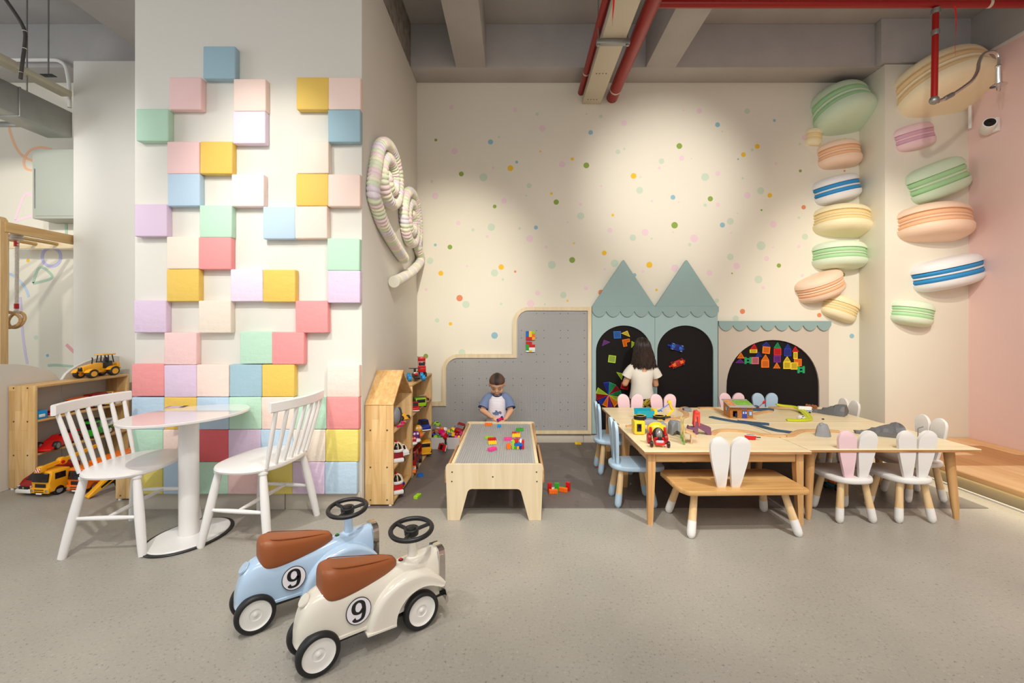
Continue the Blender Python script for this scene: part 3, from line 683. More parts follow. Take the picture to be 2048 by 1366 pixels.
# ================================================================ stud board on the back wall
PITCH = .016
def stud_field(ins, x0, x1, z0, z1, M, r=.0049, h=.0056, n=7):
    mb = MB(); bm = mb.bm
    nx = int((x1-x0)/PITCH); nz = int((z1-z0)/PITCH)
    for i in range(nx):
        for j in range(nz):
            x = x0+PITCH*(i+.5); z = z0+PITCH*(j+.5)
            if not ins(x, z): continue
            ring = lambda rr, y: [bm.verts.new(M @ Vector((x+rr*math.cos(2*PI*k/n), y, z+rr*math.sin(2*PI*k/n)))) for k in range(n)]
            R_ = [ring(r, 0), ring(r, -h), ring(r*.70, -h), ring(r*.66, -.0006)]      # hollow studs
            for p_, q_ in zip(R_, R_[1:]):
                for k in range(n): bm.faces.new((p_[k], p_[(k+1) % n], q_[(k+1) % n], q_[k]))
    mb._mark(); return mb
M_STUD = mat('grey_stud_plastic', rgb(176, 174, 172), .45)
YP = 4.80; kP = FPX/YP
def PX(px, py): return ((px-CX)/kP, CAMH-(py-CY)/kP)
def sxz(pts): return [PX(*p) for p in pts]
A1 = lambda cx, cy, r, a0, a1: [(cx+r*math.cos(R(a0+(a1-a0)*i/10)), cy+r*math.sin(R(a0+(a1-a0)*i/10))) for i in range(11)]
outer = [(1183, 868), (1183, 614)]+A1(1057, 645, 31, 270, 180)+[(1026, 708.5)]+A1(916, 740, 31.5, 270, 180)+[(884.5, 804), (846, 804), (846, 868)]
inner = [(1175.5, 861), (1175.5, 621.5)]+A1(1057.5, 645, 24, 270, 180)+[(1033.5, 716)]+A1(916, 740, 24, 270, 180)+[(892, 812), (853.5, 812), (853.5, 861)]
pb = thing('stud_board', 'big stepped grey stud board in a light wood frame on the back wall', 'play board', (0, YP, 0))
MB().prism([sxz(outer), sxz(inner)], -.004, .036).build('frame', M_BIRCH, pb, 30)
MB().prism([sxz([(p[0], p[1]) for p in inner])], .012, .036).build('base_plate', M_STUD, pb, 0)
def inpoly(poly):
    def f(x, z):
        c = False; n = len(poly); j = n-1
        for i in range(n):
            xi, zi = poly[i]; xj, zj = poly[j]
            if (zi > z) != (zj > z) and x < (xj-xi)*(z-zi)/(zj-zi)+xi: c = not c
            j = i
        return c
    return f
ip = sxz(inner); fin = inpoly(ip)
ins = lambda x, z: all(fin(x+dx, z+dz) for dx in (-.007, .007) for dz in (-.007, .007))
xs = [p[0] for p in ip]; zs = [p[1] for p in ip]
stud_field(ins, min(xs), max(xs), min(zs), max(zs), Matrix.Translation((0, .012, 0))).build('studs', M_STUD, pb, 40, kind='stuff')

mb = MB()
for i, px in enumerate((1043, 1073, 1088, 1121, 1136, 1169, 910, 925, 958, 973, 1010, 1026)):
    for py in (627, 661, 676, 709, 724, 757, 771, 805, 820, 853):
        x, z = PX(px, py)
        if ins(x-.012, z) and ins(x+.012, z): mb.lathe([(0, 0), (.0045, 0), (.0045, .0058), (0, .0058)], 7, Mx((x, .012, z), rx=PI/2))
mb.build('fixing_screws', M_DKGREY, pb, 40, kind='stuff')
# ---------------------------------------------------------------- building bricks (2 x n studs)
BR = {}
def brick_mesh(nx, ny, c, hh=.0192):
    k = (nx, ny, c, hh)
    if k not in BR:
        mb = MB(); mb.box((0, 0, hh/2), (nx*PITCH-.0004, ny*PITCH-.0004, hh), .0008, seg=1)
        for i in range(nx):
            for j in range(ny):
                mb.lathe([(.0047, 0), (.0047, .0044), (.0038, .0044), (.0038, .003), (0, .003)], 10, Mx(((i+.5-nx/2)*PITCH, (j+.5-ny/2)*PITCH, hh)))
        BR[k] = mb.mesh('toy_brick', pl(c, .25), 40)
    return BR[k]
def brick(nx, ny, c, loc, rot, label, group, hh=.0192):
    return tag(link('toy_brick', brick_mesh(nx, ny, c, hh), None, loc, rot), label, 'toy brick', group)
G1 = 'bricks pressed onto the stud board'
wallb = [(1263, 1295, 752, 820, 2, 4, 'blue', 'blue upright brick at upper left of the brick patch on the stud board'),
 (1295, 1331, 752, 820, 2, 4, 'yellow', 'yellow upright brick in the upper patch on the stud board'),
 (1331, 1365, 752, 785, 2, 2, 'lime', 'lime square brick at upper right of the brick patch on the stud board'),
 (1331, 1365, 786, 820, 2, 2, 'orange', 'orange square brick in the upper patch on the stud board'),
 (1263, 1330, 821, 854, 4, 2, 'red', 'red lying brick at the foot of the upper patch on stud board'),
 (1331, 1365, 821, 854, 2, 2, 'amber', 'amber square brick beside the red one, upper patch on stud board'),
 (1263, 1331, 872, 905, 4, 2, 'red', 'red lying brick topping the lower patch on the stud board'),
 (1297, 1365, 905, 938, 4, 2, 'red', 'red lying brick, second row of the lower patch on stud board'),
 (1263, 1295, 905, 972, 2, 4, 'green', 'green upright brick in the lower patch on the stud board'),
 (1297, 1365, 938, 972, 4, 2, 'white', 'white lying brick in the lower patch on the stud board'),
 (1263, 1297, 973, 990, 2, 1, 'white', 'thin white brick, bottom left of the lower patch on stud board'),
 (1297, 1330, 973, 990, 2, 1, 'yellow', 'thin yellow brick, bottom middle of the lower patch on stud board'),
 (1331, 1365, 973, 990, 2, 1, 'white', 'thin white brick, bottom right of the lower patch on stud board')]
for a, b, c, d, nx, nz, col, lab in wallb:
    x, z = PX(830+(a+b)/2/5.689, 530+(c+d)/2/5.689)
    brick(nx, nz, col, (x, YP+.0116, z), (PI/2, 0, 0), lab, G1)

# ================================================================ brick table
tb = thing('brick_table', 'low birch play table with a grey studded top and arched ends', 'play table', (-.132, 3.55, 0))
w2 = .312
def endp(): return [(-w2+.012, 0), (-w2+.092, 0), (-w2+.14, .185), (-w2+.15, .198), (-w2+.165, .203), (w2-.165, .203), (w2-.15, .198), (w2-.14, .185), (w2-.092, 0), (w2-.012, 0), (w2, .342), (w2-.006, .356), (w2-.02, .362), (-w2+.02, .362), (-w2+.006, .356), (-w2, .342)]
for y in (-.633, .633):
    e = MB().prism([endp()], y-.009, y+.009, b=.0015, seg=1).build('end_panel', M_BIRCH, tb)
    if y < 0:
        for x, z in ((-.27, .31), (.27, .31), (-.272, .25), (.272, .25), (-.01, .28)):
            MB().lathe([(.005, -.0005), (.005, .001), (0, .0015)], 10, Mx((x, y-.0092, z), rx=PI/2)).build('screw', M_SCREW, e)
M_RAIL = wood('side_rail_wood', rgb(206, 158, 108), rgb(180, 128, 80), 'y', 0, .5, 1)
for sx in (-1, 1):
    MB().box((sx*.296, .315, .315), (.016, .60, .075), .003).build('side_rail', M_RAIL, tb)
    MB().box((sx*.312, -.31, .275), (.016, .62, .085), .003).build('side_rail', M_RAIL, tb)
    MB().box((sx*.276, 0, .336), (.022, 1.245, .016), .001).build('top_edge', M_BIRCH_X, tb)
MB().box((0, 0, .334), (.528, 1.245, .016), .0008).build('stud_plate', M_STUD, tb)
stud_field(lambda x, z: True, -.26, .26, -.618, .618, Matrix.Translation((0, 0, .342)) @ Matrix.Rotation(-PI/2, 4, 'X')).build('studs', M_STUD, tb, 40, kind='stuff')

ZT = .3462
G2 = 'bricks lying on the brick table'
def on(zx, zy, z=ZT): return fl(960+zx/17.07, 840+zy/17.07, z)
tbk = [(290, 190, 4, 2, 'orange', 0, 0, 'orange brick near the far edge of the brick table, before the boy'),
 (655, 240, 2, 2, 'sky', 4, 0, 'sky blue square brick near the far edge of the brick table'),
 (1355, 370, 4, 2, 'green', -2, 0, 'green brick at right, farthest in the right half of brick table'),
 (1160, 500, 2, 2, 'red', 0, 0, 'small red brick beside the navy one on the brick table'),
 (1290, 500, 2, 2, 'navy', 0, 0, 'small navy brick beside the red one on the brick table'),
 (1298, 600, 2, 2, 'pink', 0, 0, 'pink square brick under the orange one on the brick table'),
 (1298, 600, 2, 2, 'orange', 0, .0192, 'orange square brick stacked on the pink one, brick table'),
 (960, 690, 4, 2, 'pink', 2, 0, 'pink long brick in the middle of the brick table'),
 (310, 645, 4, 1, 'lime', -6, 0, 'lime long brick at left on the brick table'),
 (405, 700, 4, 2, 'red', 6, 0, 'dark red brick behind the yellow ones at left on brick table'),
 (420, 815, 4, 2, 'yellow', 12, 0, 'yellow long brick at left on the brick table'),
 (415, 1040, 4, 2, 'pink', 42, 0, 'pink long brick nearest the camera on the brick table'),
 (1235, 700, 4, 2, 'yellow', 0, .03, 'yellow long brick laid across the back of the brick tower')]
for zx, zy, nx, ny, c, rz, dz, lab in tbk:
    p = on(zx, zy); brick(nx, ny, c, (p.x, p.y, ZT+dz), (0, 0, R(rz)), lab, G2)
# the little tower: upright bricks and lying bricks between them
p = on(1295, 985); TX, TY = p.x, p.y
G3 = 'bricks of the small tower on the brick table'
tow = [(-.042, .005, .0, 'lime', 4, 2, 'z', 'lime brick standing upright at the left side of the small tower'),
 (.0455, .005, .0, 'red', 4, 2, 'z', 'red brick standing upright at the right side of the small tower'),
 (-.020, .0, .0, 'green', 1, 2, 0, 'green block at the bottom left of the small tower'), (.0, .0, .0, 'amber', 1, 2, 0, 'amber block at the bottom middle of the small tower'),
 (.020, .0, .0, 'navy', 1, 2, 0, 'navy block at the bottom right of the small tower'), (.004, .004, .024, 'blue', 4, 2, 0, 'blue brick lying across the middle of the small tower'),
 (-.012, .006, .047, 'red', 2, 2, 0, 'red brick lying at the top of the small tower'), (.021, .006, .047, 'white', 1, 2, 0, 'white block at the top right of the small tower')]
for dx, dy, dz, c, nx, ny, up, lab in tow:
    if up == 'z': brick(nx, ny, c, (TX+dx+(.0192 if dx < 0 else 0), TY+dy, ZT+dz+.032), (0, -PI/2, 0), lab, G3)
    else: brick(nx, ny, c, (TX+dx, TY+dy, ZT+dz), (0, 0, 0), lab, G3)
brick(2, 2, 'orange', (TX-.069, TY+.004, ZT), (0, 0, R(8)), 'pale orange brick leaning at the left foot of the small tower', G3, .034)

# ---------------------------------------------------------------- bricks on the floor
G4 = 'bricks on the floor'
def fb(px, py, nx, ny, c, rot, lab, dz=.003, g=G4):
    p = fl(px, py); return brick(nx, ny, c, (p.x, p.y, dz), tuple(R(a) for a in rot), lab, g)
fb(835, 996, 4, 2, 'lime', (0, 0, 75), 'lime brick lying on the dark floor before the house shelf')
fb(841, 953, 3, 2, 'blue', (0, 0, 20), 'blue brick lying on the dark floor beside the pine shelf')
fb(1156, 889, 4, 2, 'yellow', (0, 0, 0), 'yellow brick on the floor under the stud board')
fb(1194, 934, 2, 2, 'red', (0, 0, 15), 'small red brick on the floor beside the blue rabbit chair')
q = fl(1106, 987)
def fbs(dx, dy, dz, nx, ny, c, rot, lab): brick(nx, ny, c, (q.x+dx, q.y+dy, .003+dz), tuple(R(a) for a in rot), lab, 'two brick heaps on the dark floor')
fbs(0, 0, .016, 4, 2, 'orange', (90, 0, 5), 'orange brick on its side before the red and green ones, left heap')
fbs(-.022, .045, .032, 2, 4, 'red', (90, 0, 0), 'red brick standing in the left floor heap'); fbs(.032, .045, .032, 2, 4, 'green', (90, 0, -5), 'green brick standing in the left floor heap'); fbs(.004, .052, .0, 2, 2, 'white', (0, 0, 0), 'white brick between red and green in the left floor heap')
fbs(.083, .035, .016, 4, 2, 'orange', (90, 0, -25), 'orange brick on its side in the right floor heap'); fbs(.122, .06, .032, 2, 4, 'red', (90, 0, -25), 'red brick standing in the right floor heap'); fbs(.09, .075, .0, 2, 2, 'green', (0, 0, -25), 'green brick behind the orange one in the right floor heap')

# ================================================================ cafe table and two spindle armless benches
ct = thing('cafe_table', 'white oval pedestal table between the two white spindle chairs', 'table', (-1.935, 2.70, 0))
def ellipse(a, b, th, n=64): return [(a*math.cos(t)*math.cos(th)-b*math.sin(t)*math.sin(th), a*math.cos(t)*math.sin(th)+b*math.sin(t)*math.cos(th)) for t in [2*PI*i/n for i in range(n)]]
def disc(mb, a, b, th, z0, z1, ox=0, oy=0, ch=.003):
    rg = []
    for z, d in ((z0, ch), (z0+ch, 0), (z1-ch, 0), (z1, ch)): rg.append([Vector((x+ox, y+oy, z)) for x, y in ellipse(a-d, b-d, th)])
    return mb.rings(rg)
M_TOP = mat('gloss_white_top', rgb(232, 228, 226), .07, coat=.6)
disc(MB(), .352, .268, R(70), .705, .721, -.018, .018).build('tabletop', M_TOP, ct)
MB().lathe([(.05, .012), (.0515, .02), (.0515, .70), (.05, .705)], 40).build('pedestal', M_WHITE, ct)
disc(MB(), .236, .176, R(80), .004, .014, .012, -.01).build('base', M_WHITE, ct)
disc(MB(), .258, .197, R(80), .0, .008, .012, -.01, .002).build('base_rim', M_BLACK, ct)
p = fl(353, 814, .721)
lf = thing('paper_card', 'small purple printed card lying on the white oval tabletop', 'card', (p.x, p.y, .7212), R(12))
MB().box((0, 0, .0008), (.11, .075, .0016), 0).build('sheet', mat('card_paper', rgb(196, 186, 200), .5), lf, 0)
MB().box((.042, 0, .0018), (.026, .075, .0006), 0).build('dark_print', mat('card_dark_print', rgb(66, 40, 54), .5), lf, 0); MB().box((-.05, 0, .0018), (.012, .075, .0006), 0).build('violet_print', mat('card_violet_print', rgb(140, 120, 160), .5), lf, 0)

def spindle_chair(label, loc, rz):
    """local: x forward, y sideways"""
    t = thing('spindle_chair', label, 'chair', loc, rz, 'white spindle chairs')
    # seat outline: rounded back, softly curved front
    out = []
    for i in range(48):
        a = 2*PI*i/48; c, s = math.cos(a), math.sin(a)
        ex = 3.0
        x = abs(c)**(2/ex)*(1 if c > 0 else -1)*.20; y = abs(s)**(2/ex)*(1 if s > 0 else -1)*.275
        x += -.03*(y/.275)**2*(-1 if x < 0 else .6)
        out.append((x, y))
    mb = MB(); rg = []
    for z, d in ((.418, .92), (.424, .985), (.434, 1), (.444, .985), (.448, .94)): rg.append([Vector((x*d, y*d, z)) for x, y in out])
    mb.rings(rg).build('seat', M_WHITE, t)
    feet = []
    for sx in (-1, 1):
        for sy in (-1, 1):
            top = Vector((sx*.135, sy*.19, .42)); ft = Vector((sx*.205, sy*.245, 0)); n = 10
            path = [top.lerp(ft, i/n) for i in range(n+1)]
            rr = [.0155+.0085*math.sin(PI*min(1, .1+i/n*.75)) for i in range(n+1)]
            l = MB().tube(path, rr, 14).build('leg', M_WHITE, t)
            MB().lathe([(.026, 0), (.026, .012), (.02, .014)], 16, Mx((top.x, top.y, .408))).build('collar', M_WHITE, l)
            feet.append((top, ft))
    mids = []
    for sy in (-1, 1):
        a = Vector((-.135, sy*.19, .42)).lerp(Vector((-.205, sy*.245, 0)), .52); b = Vector((.135, sy*.19, .42)).lerp(Vector((.205, sy*.245, 0)), .52)
        n = 8; MB().tube([a.lerp(b, i/n) for i in range(n+1)], [.008+.005*math.sin(PI*i/n) for i in range(n+1)], 10).build('stretcher', M_WHITE, t); mids.append((a+b)/2)
    n = 8; MB().tube([mids[0].lerp(mids[1], i/n) for i in range(n+1)], [.008+.005*math.sin(PI*i/n) for i in range(n+1)], 10).build('stretcher', M_WHITE, t)
    ry = lambda u: (-.275+.045*(u*u), u*.265)       # rail curve: centre furthest back
    sy_ = lambda u: (-.178+.025*u*u, u*.225)
    for i in range(7):
        u = -0.86+1.72*i/6
        a = Vector((*sy_(u), .44)); b = Vector((*ry(u), .775)); n = 8
        MB().tube([a.lerp(b, k/n) for k in range(n+1)], [.008+.005*math.sin(PI*(.15+.75*(1-k/n))) for k in range(n+1)], 10).build('spindle', M_WHITE, t)
    rg = []; n = 16
    for i in range(n+1):
        u = -1+2*i/n; x, y = ry(u); tx, ty = .09*u, .265; L_ = math.hypot(tx, ty); nx, ny = ty/L_, -tx/L_
        hw = .0115; zb = .768; zt = .826
        rg.append([Vector((x+nx*sx*(hw if c else hw*.6), y+ny*sx*(hw if c else hw*.6), z)) for z, c, sx in ((zb, 0, -1), (zb+.005, 1, -1), (zt-.005, 1, -1), (zt, 0, -1), (zt, 0, 1), (zt-.005, 1, 1), (zb+.005, 1, 1), (zb, 0, 1))])
    MB().rings(rg).build('top_rail', M_WHITE, t)
    return t
spindle_chair('white spindle chair left of the oval table, before the toy shelf', (-2.235, 2.69, 0), R(4))
spindle_chair('white spindle chair right of the oval table, nearer the blue ride-on car', (-1.535, 2.775, 0), R(180-7))

# ================================================================ ride-on cars
M_SEAT = mat('tan_leatherette', rgb(152, 84, 42), .45, bump=.05, bscale=220)
M_SEATL = mat('seat_stitch', rgb(122, 64, 30), .5)
M_TYRE = mat('black_rubber', rgb(26, 26, 28), .5)
M_HUB = mat('white_hub_plastic', rgb(234, 232, 226), .22)
M_DECAL = mat('white_decal', rgb(232, 228, 234), .25)
def nine_mesh(h):
    """a bold grotesque 9 as a flat ribbon with swelling strokes, in the local (x, z) plane"""
    P = spline([Vector(p) for p in ((-.27, -.30, 0), (-.20, -.405, 0), (-.02, -.44, 0), (.16, -.36, 0), (.245, -.14, 0), (.26, .10, 0), (.20, .34, 0), (0, .44, 0), (-.20, .35, 0), (-.265, .15, 0), (-.20, -.03, 0), (-.02, -.105, 0), (.13, -.05, 0), (.235, .06, 0))], 8)
    n = len(P); rg = []
    for i in range(n):
        t_ = (P[min(i+1, n-1)]-P[max(i-1, 0)]).normalized(); nn = Vector((-t_.y, t_.x, 0)); w_ = .055+.042*abs(t_.y)**1.5
        q = [(P[i]+nn*s_*w_)*h for s_ in (-1, 1)]
        rg.append([Vector((q[0].x, -.0003, q[0].y)), Vector((q[1].x, -.0003, q[1].y)), Vector((q[1].x, .0003, q[1].y)), Vector((q[0].x, .0003, q[0].y))])
    return MB().rings(rg).mesh('number', M_BLACK, 30)
NINE = nine_mesh(.076)
def thing_part(name, parent, loc, rz=0):
    o = bpy.data.objects.new(name, None); COL.objects.link(o); o.parent = parent; o.location = loc; o.rotation_euler = (0, 0, rz); o.empty_display_size = .03
    return o
def interp(T_, x, c):
    for p, q in zip(T_, T_[1:]):
        if p[0] <= x <= q[0]: return p[c]+(q[c]-p[c])*(x-p[0])/(q[0]-p[0])
    return T_[-1][c]
def dense(T_, n=4):
    P = spline([Vector((s_[0], s_[1], s_[2])) for s_ in T_], n); W_ = spline([Vector((s_[3], 0, 0)) for s_ in T_], n)
    return [(p.x, p.y, p.z, max(.002, w_.x)) for p, w_ in zip(P, W_)]
def ride_on(label, loc, rz, m, button):
    t = thing('ride_on_car', label, 'ride-on car', loc, rz, 'ride-on cars'); k = .201
    S = dense([(-.268, .096, .122, .012), (-.265, .095, .150, .030), (-.257, .094, .186, .046), (-.240, .093, .228, .060), (-.212, .093, .258, .071), (-.17, .094, .274, .075), (-.10, .094, .270, .076), (-.03, .092, .262, .075),
         (.05, .092, .261, .070), (.12, .095, .270, .064), (.20, .10, .281, .058), (.26, .10, .288, .054), (.285, .10, .289, .052), (.296, .10, .286, .050)])
    rg = []
    for x, z0, z1, hw in S:
        n = 22; r = []; hw *= .90
        for i in range(n+1):
            a = PI*i/n; c, s = math.cos(a), math.sin(a)
            r.append(Vector((x, hw*(abs(c)**.55)*(1 if c > 0 else -1), z0+.012+(z1-z0-.012)*abs(s)**.62)))
        rg.append([Vector((x, hw+.004, z0)), Vector((x, hw+.004, z0+.009))]+r+[Vector((x, -hw-.004, z0+.009)), Vector((x, -hw-.004, z0))])
    MB().rings(rg).build('body', m, t, 50)
    MB().box((.02, 0, .085), (.48, .10, .03), .004).build('underside', M_BLACK, t)
    for sy in (-1, 1):                                                # front mudguards: rounded crown with a rolled outer edge
        o_ = spline([Vector((*p, 0)) for p in ((-.030, .078), (-.026, .105), (-.008, .150), (.030, .197), (.088, .232), (.160, .246), (.212, .240), (.258, .216), (.290, .186), (.306, .166))], 4)
        i_ = spline([Vector((*p, 0)) for p in ((.085, .072), (.088, .102), (.103, .134), (.133, .163), (.176, .180), (.212, .181), (.243, .173), (.268, .161), (.286, .153), (.298, .152))], 4)
        rg = []; yi, yo = .030, .090
        for a, b_ in zip(o_, i_):
            P, Q = Vector((a.x, 0, a.y)), Vector((b_.x, 0, b_.y)); D = (Q-P); L_ = D.length; D.normalize(); r = []; rad = min(.030, L_*.45)
            r.append(Vector((P.x, sy*yi, P.z)))
            for i in range(9):
                an = PI/2*i/8; v = P+D*rad*(1-math.cos(an)); r.append(Vector((v.x, sy*(yo-rad+rad*math.sin(an)), v.z)))
            for f in (.4, .8): v = (P+D*rad).lerp(Q, f); r.append(Vector((v.x, sy*yo, v.z)))
            r.append(Vector((Q.x, sy*(yo+.0025), Q.z))); r.append(Vector(((Q-D*.004).x, sy*(yo-.004), (Q-D*.004).z)))
            v = P.lerp(Q, .7); r.append(Vector((v.x, sy*(yi+.004), v.z)))
            rg.append(r)
        g_ = MB().rings(rg).build('mudguard', m, t, 60)
        MB().prism([[(-.031, .072), (.086, .066), (.087, .076), (-.031, .082)]], sy*.05, sy*.0935, b=.0025).build('lip', m, g_)
    S2 = [(-.184, .268, .310, .020), (-.181, .252, .334, .040), (-.172, .236, .348, .056), (-.158, .228, .352, .066), (-.135, .225, .352, .071), (-.10, .223, .344, .068), (-.04, .228, .331, .060), (.03, .240, .318, .048), (.08, .252, .308, .037), (.108, .262, .299, .026), (.118, .271, .287, .014)]
    rg = []
    for x, z0, z1, hw in dense(S2, 5):
        r = []; n = 36
        for i in range(n):
            a = 2*PI*i/n; c, s = math.cos(a), math.sin(a)
            r.append(Vector((x, .94*hw*abs(c)**.45*(1 if c > 0 else -1)*(1 if s < 0 else 1-.10*abs(s)), (z0+z1)/2+(z1-z0)/2*abs(s)**.42*(1 if s > 0 else -1))))
        rg.append(r)
    st = MB().rings(rg).build('seat', M_SEAT, t, 70)
    ol = spline([Vector((x, y, 0)) for x, y in ((-.115, .050), (-.142, .040), (-.150, 0), (-.142, -.040), (-.115, -.050), (-.06, -.046), (.02, -.036), (.075, -.024), (.096, -.012), (.100, 0), (.096, .012), (.075, .024), (.02, .036), (-.06, .046), (-.115, .050))], 4)[:-1]
    MB().tube([(p.x, p.y, interp(S2, p.x, 2)-.0022) for p in ol], .0017, 6, loop=True).build('seam', M_SEATL, st)
    MB().lathe([(0, 0), (.024, 0), (.0255, .004), (.0235, .009), (0, .009)], 28, Mx((-.229, 0, .242), ry=R(-48))).build('fuel_cap', m, t)
    MB().lathe([(.022, 0), (.019, .05), (.018, .125)], 24, Mx((.197, 0, .262), ry=R(-3))).build('steering_column', m, t)
    X = Mx((.190, 0, .388), rx=R(5), ry=R(-5))
    sw = MB().tube([X @ Vector((.085*math.cos(2*PI*i/48), .085*math.sin(2*PI*i/48), 0)) for i in range(48)], .0100, 14, loop=True).build('steering_wheel', M_BLACK, t)
    MB().lathe([(0, -.022), (.029, -.022), (.031, -.004), (.031, .004), (.027, .006), (.020, .004), (.018, .010), (.011, .013), (0, .013)], 28, X).build('hub', M_BLACK, sw)
    for a in (112, -8, 225): MB().tube([X @ Vector((.026*math.cos(R(a)), .026*math.sin(R(a)), -.006)), X @ Vector((.083*math.cos(R(a)), .083*math.sin(R(a)), 0))], .0080, 8).build('spoke', M_BLACK, sw)
    bt = MB().lathe([(.010, 0), (.010, .004)], 16, Mx((.143, 0, .272))).build('button_rim', M_BLACK, t)
    MB().ball((.143, 0, .2755), (.008, .008, .006)).build('button', pl(button, .2), bt)
    g = [(-.050, .112), (-.052, .20), (-.050, .262), (-.042, .284), (-.022, .293), (.022, .293), (.042, .284), (.050, .262), (.052, .20), (.050, .112)]
    MB().prism([g, [(y*.80, .124+(z-.112)*.86) for y, z in g]], -.016, .012, Mx((.308, 0, 0), rz=PI/2), b=0).build('grille_frame', M_CHROME, t, 50)
    MB().prism([[(y*.81, .123+(z-.112)*.865) for y, z in g]], -.004, .006, Mx((.304, 0, 0), rz=PI/2)).build('grille_mesh', M_DKGREY, t)
    bp = MB(); rg = []
    for i in range(25):
        u = -1+2*i/24; x = .330-.020*u*u; y = u*.088; h = .024*(1-.25*abs(u)**3); rg.append([Vector((x, y, .088-h)), Vector((x+.008, y, .088-h*.5)), Vector((x+.008, y, .088+h*.5)), Vector((x, y, .088+h)), Vector((x-.006, y, .088))])
    bp.rings(rg).build('bumper', M_CHROME, t, 50)
    for sy in (-1, 1): MB().box((.303, sy*.040, .095), (.05, .018, .018), .003).build('bumper_bracket', M_BLACK, t)
    for x in (-k, k):
        for sy in (-1, 1):
            wk = thing_part('wheel', t, (x, sy*(.068 if x < 0 else .066), .0765), 0 if sy > 0 else PI)
            MB().lathe([(.054, -.019), (.069, -.019), (.0755, -.012), (.0765, -.003), (.0765, .005), (.0745, .013), (.067, .0185), (.060, .017), (.056, .004), (.054, -.019)], 44, Mx(rx=-PI/2), cap=False).build('tyre', M_TYRE, wk, 50)
            MB().lathe([(.0, -.015), (.056, -.015), (.0595, .0), (.0595, .0125), (.0575, .0150), (.052, .0105), (.044, .0090), (.030, .0105), (.0235, .0105), (.0215, .007), (.0115, .0075), (.0085, .0105), (.0065, .0130), (0, .0135)], 44, Mx(rx=-PI/2)).build('hubcap', M_HUB, wk, 60)
        MB().tube([(x, -.07, .0765), (x, .07, .0765)], .009, 8).build('axle', M_BLACK, t)
    for sy in (-1, 1):
        X = Mx((-.057, sy*.0705, .174), rx=R(7)*sy, rz=-R(.5)*sy); F_ = X @ Matrix.Rotation(PI/2*sy, 4, 'X') @ Matrix.Scale(-1, 4, (0, 0, 1))
        e = MB().lathe([(.0, 0), (.0478, 0), (.0478, .0016), (0, .0016)], 44, F_).build('roundel_rim', M_BLACK, t)
        MB().lathe([(.0, .0016), (.0450, .0016), (.0450, .0022), (0, .0022)], 44, F_).build('roundel', M_DECAL, e)
        n9 = link('number', NINE, e); n9.matrix_local = X @ Matrix.Translation((0, sy*.0026, 0)) @ Matrix.Rotation(0 if sy < 0 else PI, 4, 'Z')
    return t
ANG = R(38.1)
dv = Vector((math.cos(ANG), math.sin(ANG), 0)); nv = Vector((-dv.y, dv.x, 0))
cr = Vector((-.693, 1.613, 0))+dv*.201+nv*.085
M_CARW = mat('cream_car_paint', rgb(230, 224, 210), .18, coat=.7)
M_CARB = mat('pale_blue_car_paint', rgb(178, 204, 230), .18, coat=.7)
ride_on('cream ride-on toy car with tan seat and number nine, nearest the camera', tuple(cr), ANG, M_CARW, 'red')
cb = fl(512, 1232, .0765); cb.z = 0
cb = cb+dv*.201+nv*.085
ride_on('pale blue ride-on toy car with tan seat and number nine, behind the cream one', tuple(cb), ANG, M_CARB, 'green')

# ================================================================ house-shaped shelf and straight shelf by the column
hs = thing('house_shelf', 'tall pine toy shelf with a pitched house roof beside the column', 'shelf', (-.9355, 3.133, 0))
xa, xb = -.0975, .0975
plank_box(MB(), xa, xb, 0, .018, .012, .70).build('side_panel', M_PINE_Z, hs)
plank_box(MB(), xa, xb, .552, .570, .012, .70).build('side_panel', M_PINE_Z, hs)
for z in (.516, .262, .036): plank_box(MB(), xa, xb, .0185, .5515, z-.018, z).build('shelf_board', M_PINE_Y, hs)
ridge = .912
for a, b_ in ((0, 1), (1, 0)):
    y0, z0, y1, z1 = (-.004, .700, .285, .912) if a == 0 else (.574, .700, .285, .912)
    dy, dz = y1-y0, z1-z0; L_ = math.hypot(dy, dz); ny, nz = (-dz/L_, dy/L_) if a == 0 else (dz/L_, -dy/L_)
    if nz < 0: ny, nz = -ny, -nz
    MB().prism([[(y0, z0), (y1, z1), (y1, z1-.022), (y0-ny*.016*0+(.016 if a == 0 else -.016), z0-.004)]], -xb, -xa, Mx(rz=PI/2)).build('roof_board', M_PINE_Y, hs, 30)
screws(hs, [(x, -.0002, z) for x in (-.06, .055) for z in (.525, .27, .045)])
for x in (-.075, .075): MB().lathe([(.012, 0), (.012, .0125)], 12, Mx((x, .012, 0))).build('foot', M_OFFW, hs)
ls = thing('toy_shelf', 'low straight pine shelf behind the house shelf, next to the stud board', 'shelf', (-.9355, 3.712, 0))
plank_box(MB(), xa, xb, 0, .018, .0, .747).build('side_panel', M_PINE_Z, ls); plank_box(MB(), xa, xb, .862, .880, .0, .747).build('side_panel', M_PINE_Z, ls)
plank_box(MB(), xa, xb, 0, .880, .7475, .765).build('top_board', M_PINE_Y, ls)
for z in (.52, .255, .022): plank_box(MB(), xa, xb, .0185, .8615, z-.018, z).build('shelf_board', M_PINE_Y, ls)

